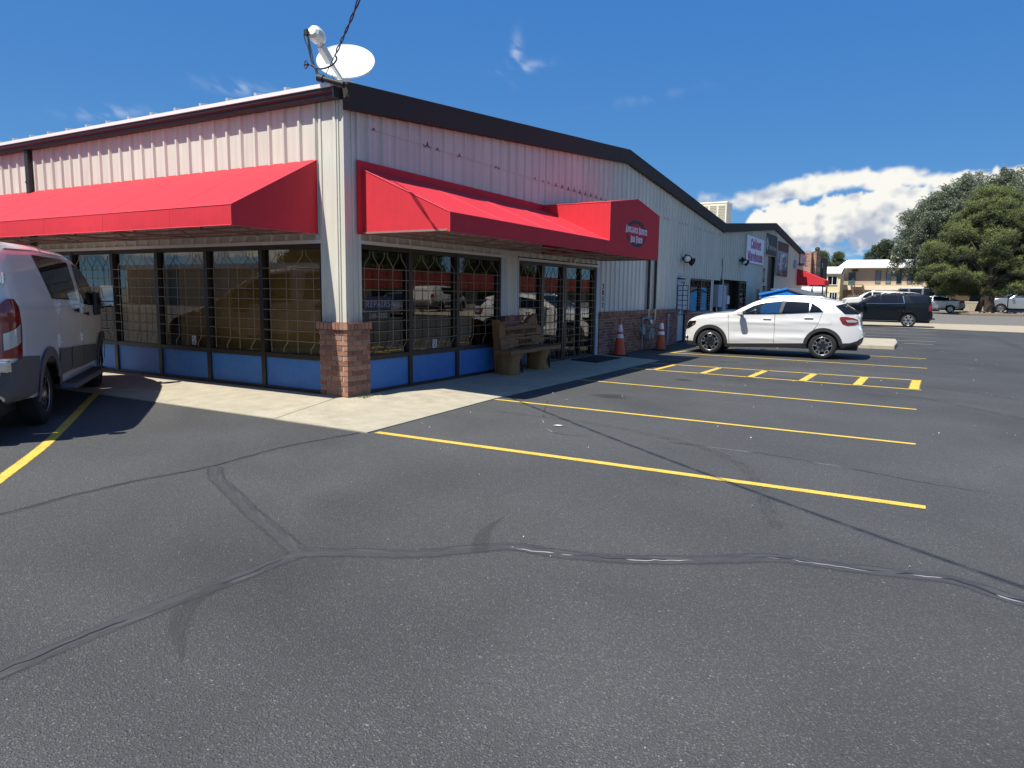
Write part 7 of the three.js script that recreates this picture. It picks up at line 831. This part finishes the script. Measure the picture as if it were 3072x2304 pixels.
function bushTree(name, label, x, z, h, rw, colors, seed, conic = 0, y = 0.33) { const t = thing(name, label, 'tree', [x, y, z]), R = rng(seed), spots = [], th = h * (conic ? 0.12 : 0.28); obj('trunk', limb([[0, -0.2, 0], [0.05, th, 0.05], [0, h * 0.7, 0]], 0.10 * rw, 0.03 * rw, 8), bark, t); const lobes = []; for (let i = 0; i < 60; i++) { const v = R(), rr = conic ? rw * (1 - v) * 0.95 + 0.15 : rw * Math.sin(Math.PI * (0.15 + 0.8 * v)), a = R() * 6.283, q = rr * Math.sqrt(R()) * 0.85; lobes.push([q * Math.cos(a), th + (h - th) * (0.05 + 0.9 * v), q * Math.sin(a), rw * (0.16 + 0.16 * R())]); } for (const [px, py, pz, s] of lobes) for (let k = 0; k < 120; k++) { const u = 2 * R() - 1, a = R() * 6.283, q = Math.sqrt(1 - u * u), f = s * (0.5 + 0.6 * R()); spots.push({ p: [px + f * q * Math.cos(a) * 1.15, py + f * u, pz + f * q * Math.sin(a) * 1.15], s: 0.17 * rw * (0.8 + 0.5 * R()), c: 0.4 + 0.4 * u }); } crownOf(t, leafTuft(8, 0.55, 0.07, 1.4, seed + 1), leafMat([1, 1, 1], 0.22), spots, colors, seed + 2); return t; }
bushTree('leafy_tree', 'green leafy tree rising behind the dark building', 113, -4.9, 7.9, 1.9, [[0.03, 0.05, 0.015], [0.13, 0.17, 0.05]], 301);
bushTree('leafy_tree', 'rounded green tree partly hidden by the brick chimney fins', 112, -7.4, 8.2, 2.2, [[0.03, 0.05, 0.015], [0.12, 0.16, 0.05]], 305);
bushTree('spruce_tree', 'dark bushy spruce rising behind the roof of the tan building', 124, 0.6, 10.0, 3.4, [[0.02, 0.038, 0.018], [0.075, 0.105, 0.045]], 311, 0);
bushTree('spruce_tree', 'dark spruce beside the elm behind the tan building', 121, 5.6, 9.3, 3.2, [[0.02, 0.038, 0.018], [0.07, 0.10, 0.045]], 317, 0);
{ // kerbed tree island
  const g = new THREE.ExtrudeGeometry(new THREE.Shape([[58.5, -13.6], [57.6, -10.2], [60, -9.4], [66, -9.2], [67.5, -14.8], [61, -16.5]].map((p) => new THREE.Vector2(...p))), { depth: 0.14, bevelEnabled: true, bevelSize: 0.05, bevelThickness: 0.04, bevelSegments: 2 }); g.rotateX(-Math.PI / 2); g.translate(0, 0.31, 0); struct('tree_island', g, mat([0.20, 0.16, 0.12], 0.95));
  const R = rng(3), q = []; for (let i = 0; i < 70; i++) q.push(at(new THREE.DodecahedronGeometry(0.06 + 0.16 * R() * R()).scale(1.3, 0.6, 1), 58.6 + 3 * R(), 0.52, 9.8 + 4.6 * R(), R() * 6)); const s = obj('island_stones', q, mat([0.30, 0.25, 0.19], 0.95)); s.userData.kind = 'stuff'; tag(s, 'loose stones and bark round the foot of the twisted tree', 'stones'); }
{ // sign post before the pickup
  tag(obj('steel_post', rod([63.6, 0.3, 13.0], [63.6, 1.95, 13.0], 0.035, 0.035, 8), M.gutter), 'thin steel post standing before the wheel of the silver pickup', 'post');
  const w = thing('low_wall', 'low pale wall glimpsed between the sedan tail and the trunk', 'wall', [76, 0.33, 0]); obj('blocks', B(-0.1, 0.1, 0, 0.9, 7, 14), M.oldConcrete, w); obj('coping', B(-0.14, 0.14, 0.9, 0.98, 7, 14), M.trim, w);
}
// ---- across the lot, behind the photographer: what the shop windows mirror
{
  const b = thing('strip_mall', 'low row of shops with a red band across the lot, mirrored in the windows', 'building', [0, 0, 0]); obj('wall', B(22, 120, 0, 3.5, 37, 50), mat([0.34, 0.29, 0.22], 0.85), b); obj('red_band', B(22, 120, 1.95, 3.7, 36.5, 37), mat([0.40, 0.075, 0.055], 0.7), b); for (let x = 25; x < 118; x += 6) { const w = sub('window', b); obj('pane', B(x, x + 3.4, 0.3, 1.75, 36.94, 37), M.darkGlass, w); }
  const s2 = copyOf(sedanThing, 'silver sedan in the aisle of the lot, mirrored in the shop window'); s2.position.set(27.5, 0, 22); s2.rotation.y = -0.5;
  const v2 = copyOf(VAN_T, 'white van across the lot, mirrored in the window by the brick pier'); v2.position.set(28, 0, 27); v2.rotation.y = 0.1; const v3 = copyOf(VAN_T, 'white van across the lot, mirrored in the window beside the bench'); v3.position.set(44, 0, 28); v3.rotation.y = 0.05;
  for (let i = 0; i < 9; i++) { const t = bushTree('shade_tree', 'leafy tree above the red-banded row of shops, number ' + ['one', 'two', 'three', 'four', 'five', 'six', 'seven', 'eight', 'nine'][i] + ' along it', 30 + i * 10, 54 + (i % 3) * 3, 8 + (i % 4), 4.2, [[0.03, 0.045, 0.018], [0.11, 0.14, 0.05]], 400 + i * 7, 0, 0); t.userData.label = 'leafy tree behind the red-banded row of shops'; t.userData.group = 'trees behind the row of shops'; }
  const w = thing('storage_building', 'long pale building across the yard, mirrored in the barred windows', 'building', [0, 0, 0]); obj('wall', B(-52, -40, 0, 3.6, -70, -14), mat([0.42, 0.36, 0.30], 0.8), w); obj('roof', B(-53, -39.5, 3.6, 4.1, -71, -13), M.white, w);
  for (let i = 0; i < 5; i++) { const t = bushTree('shade_tree', 'x', -62 - (i % 2) * 5, -64 + i * 14, 8 + (i % 3), 4.5, [[0.03, 0.045, 0.018], [0.11, 0.14, 0.05]], 470 + i * 5, 0, 0); t.userData.label = 'leafy tree behind the long pale building across the yard'; t.userData.group = 'trees across the yard'; }
}
renderer.render(scene, camera);
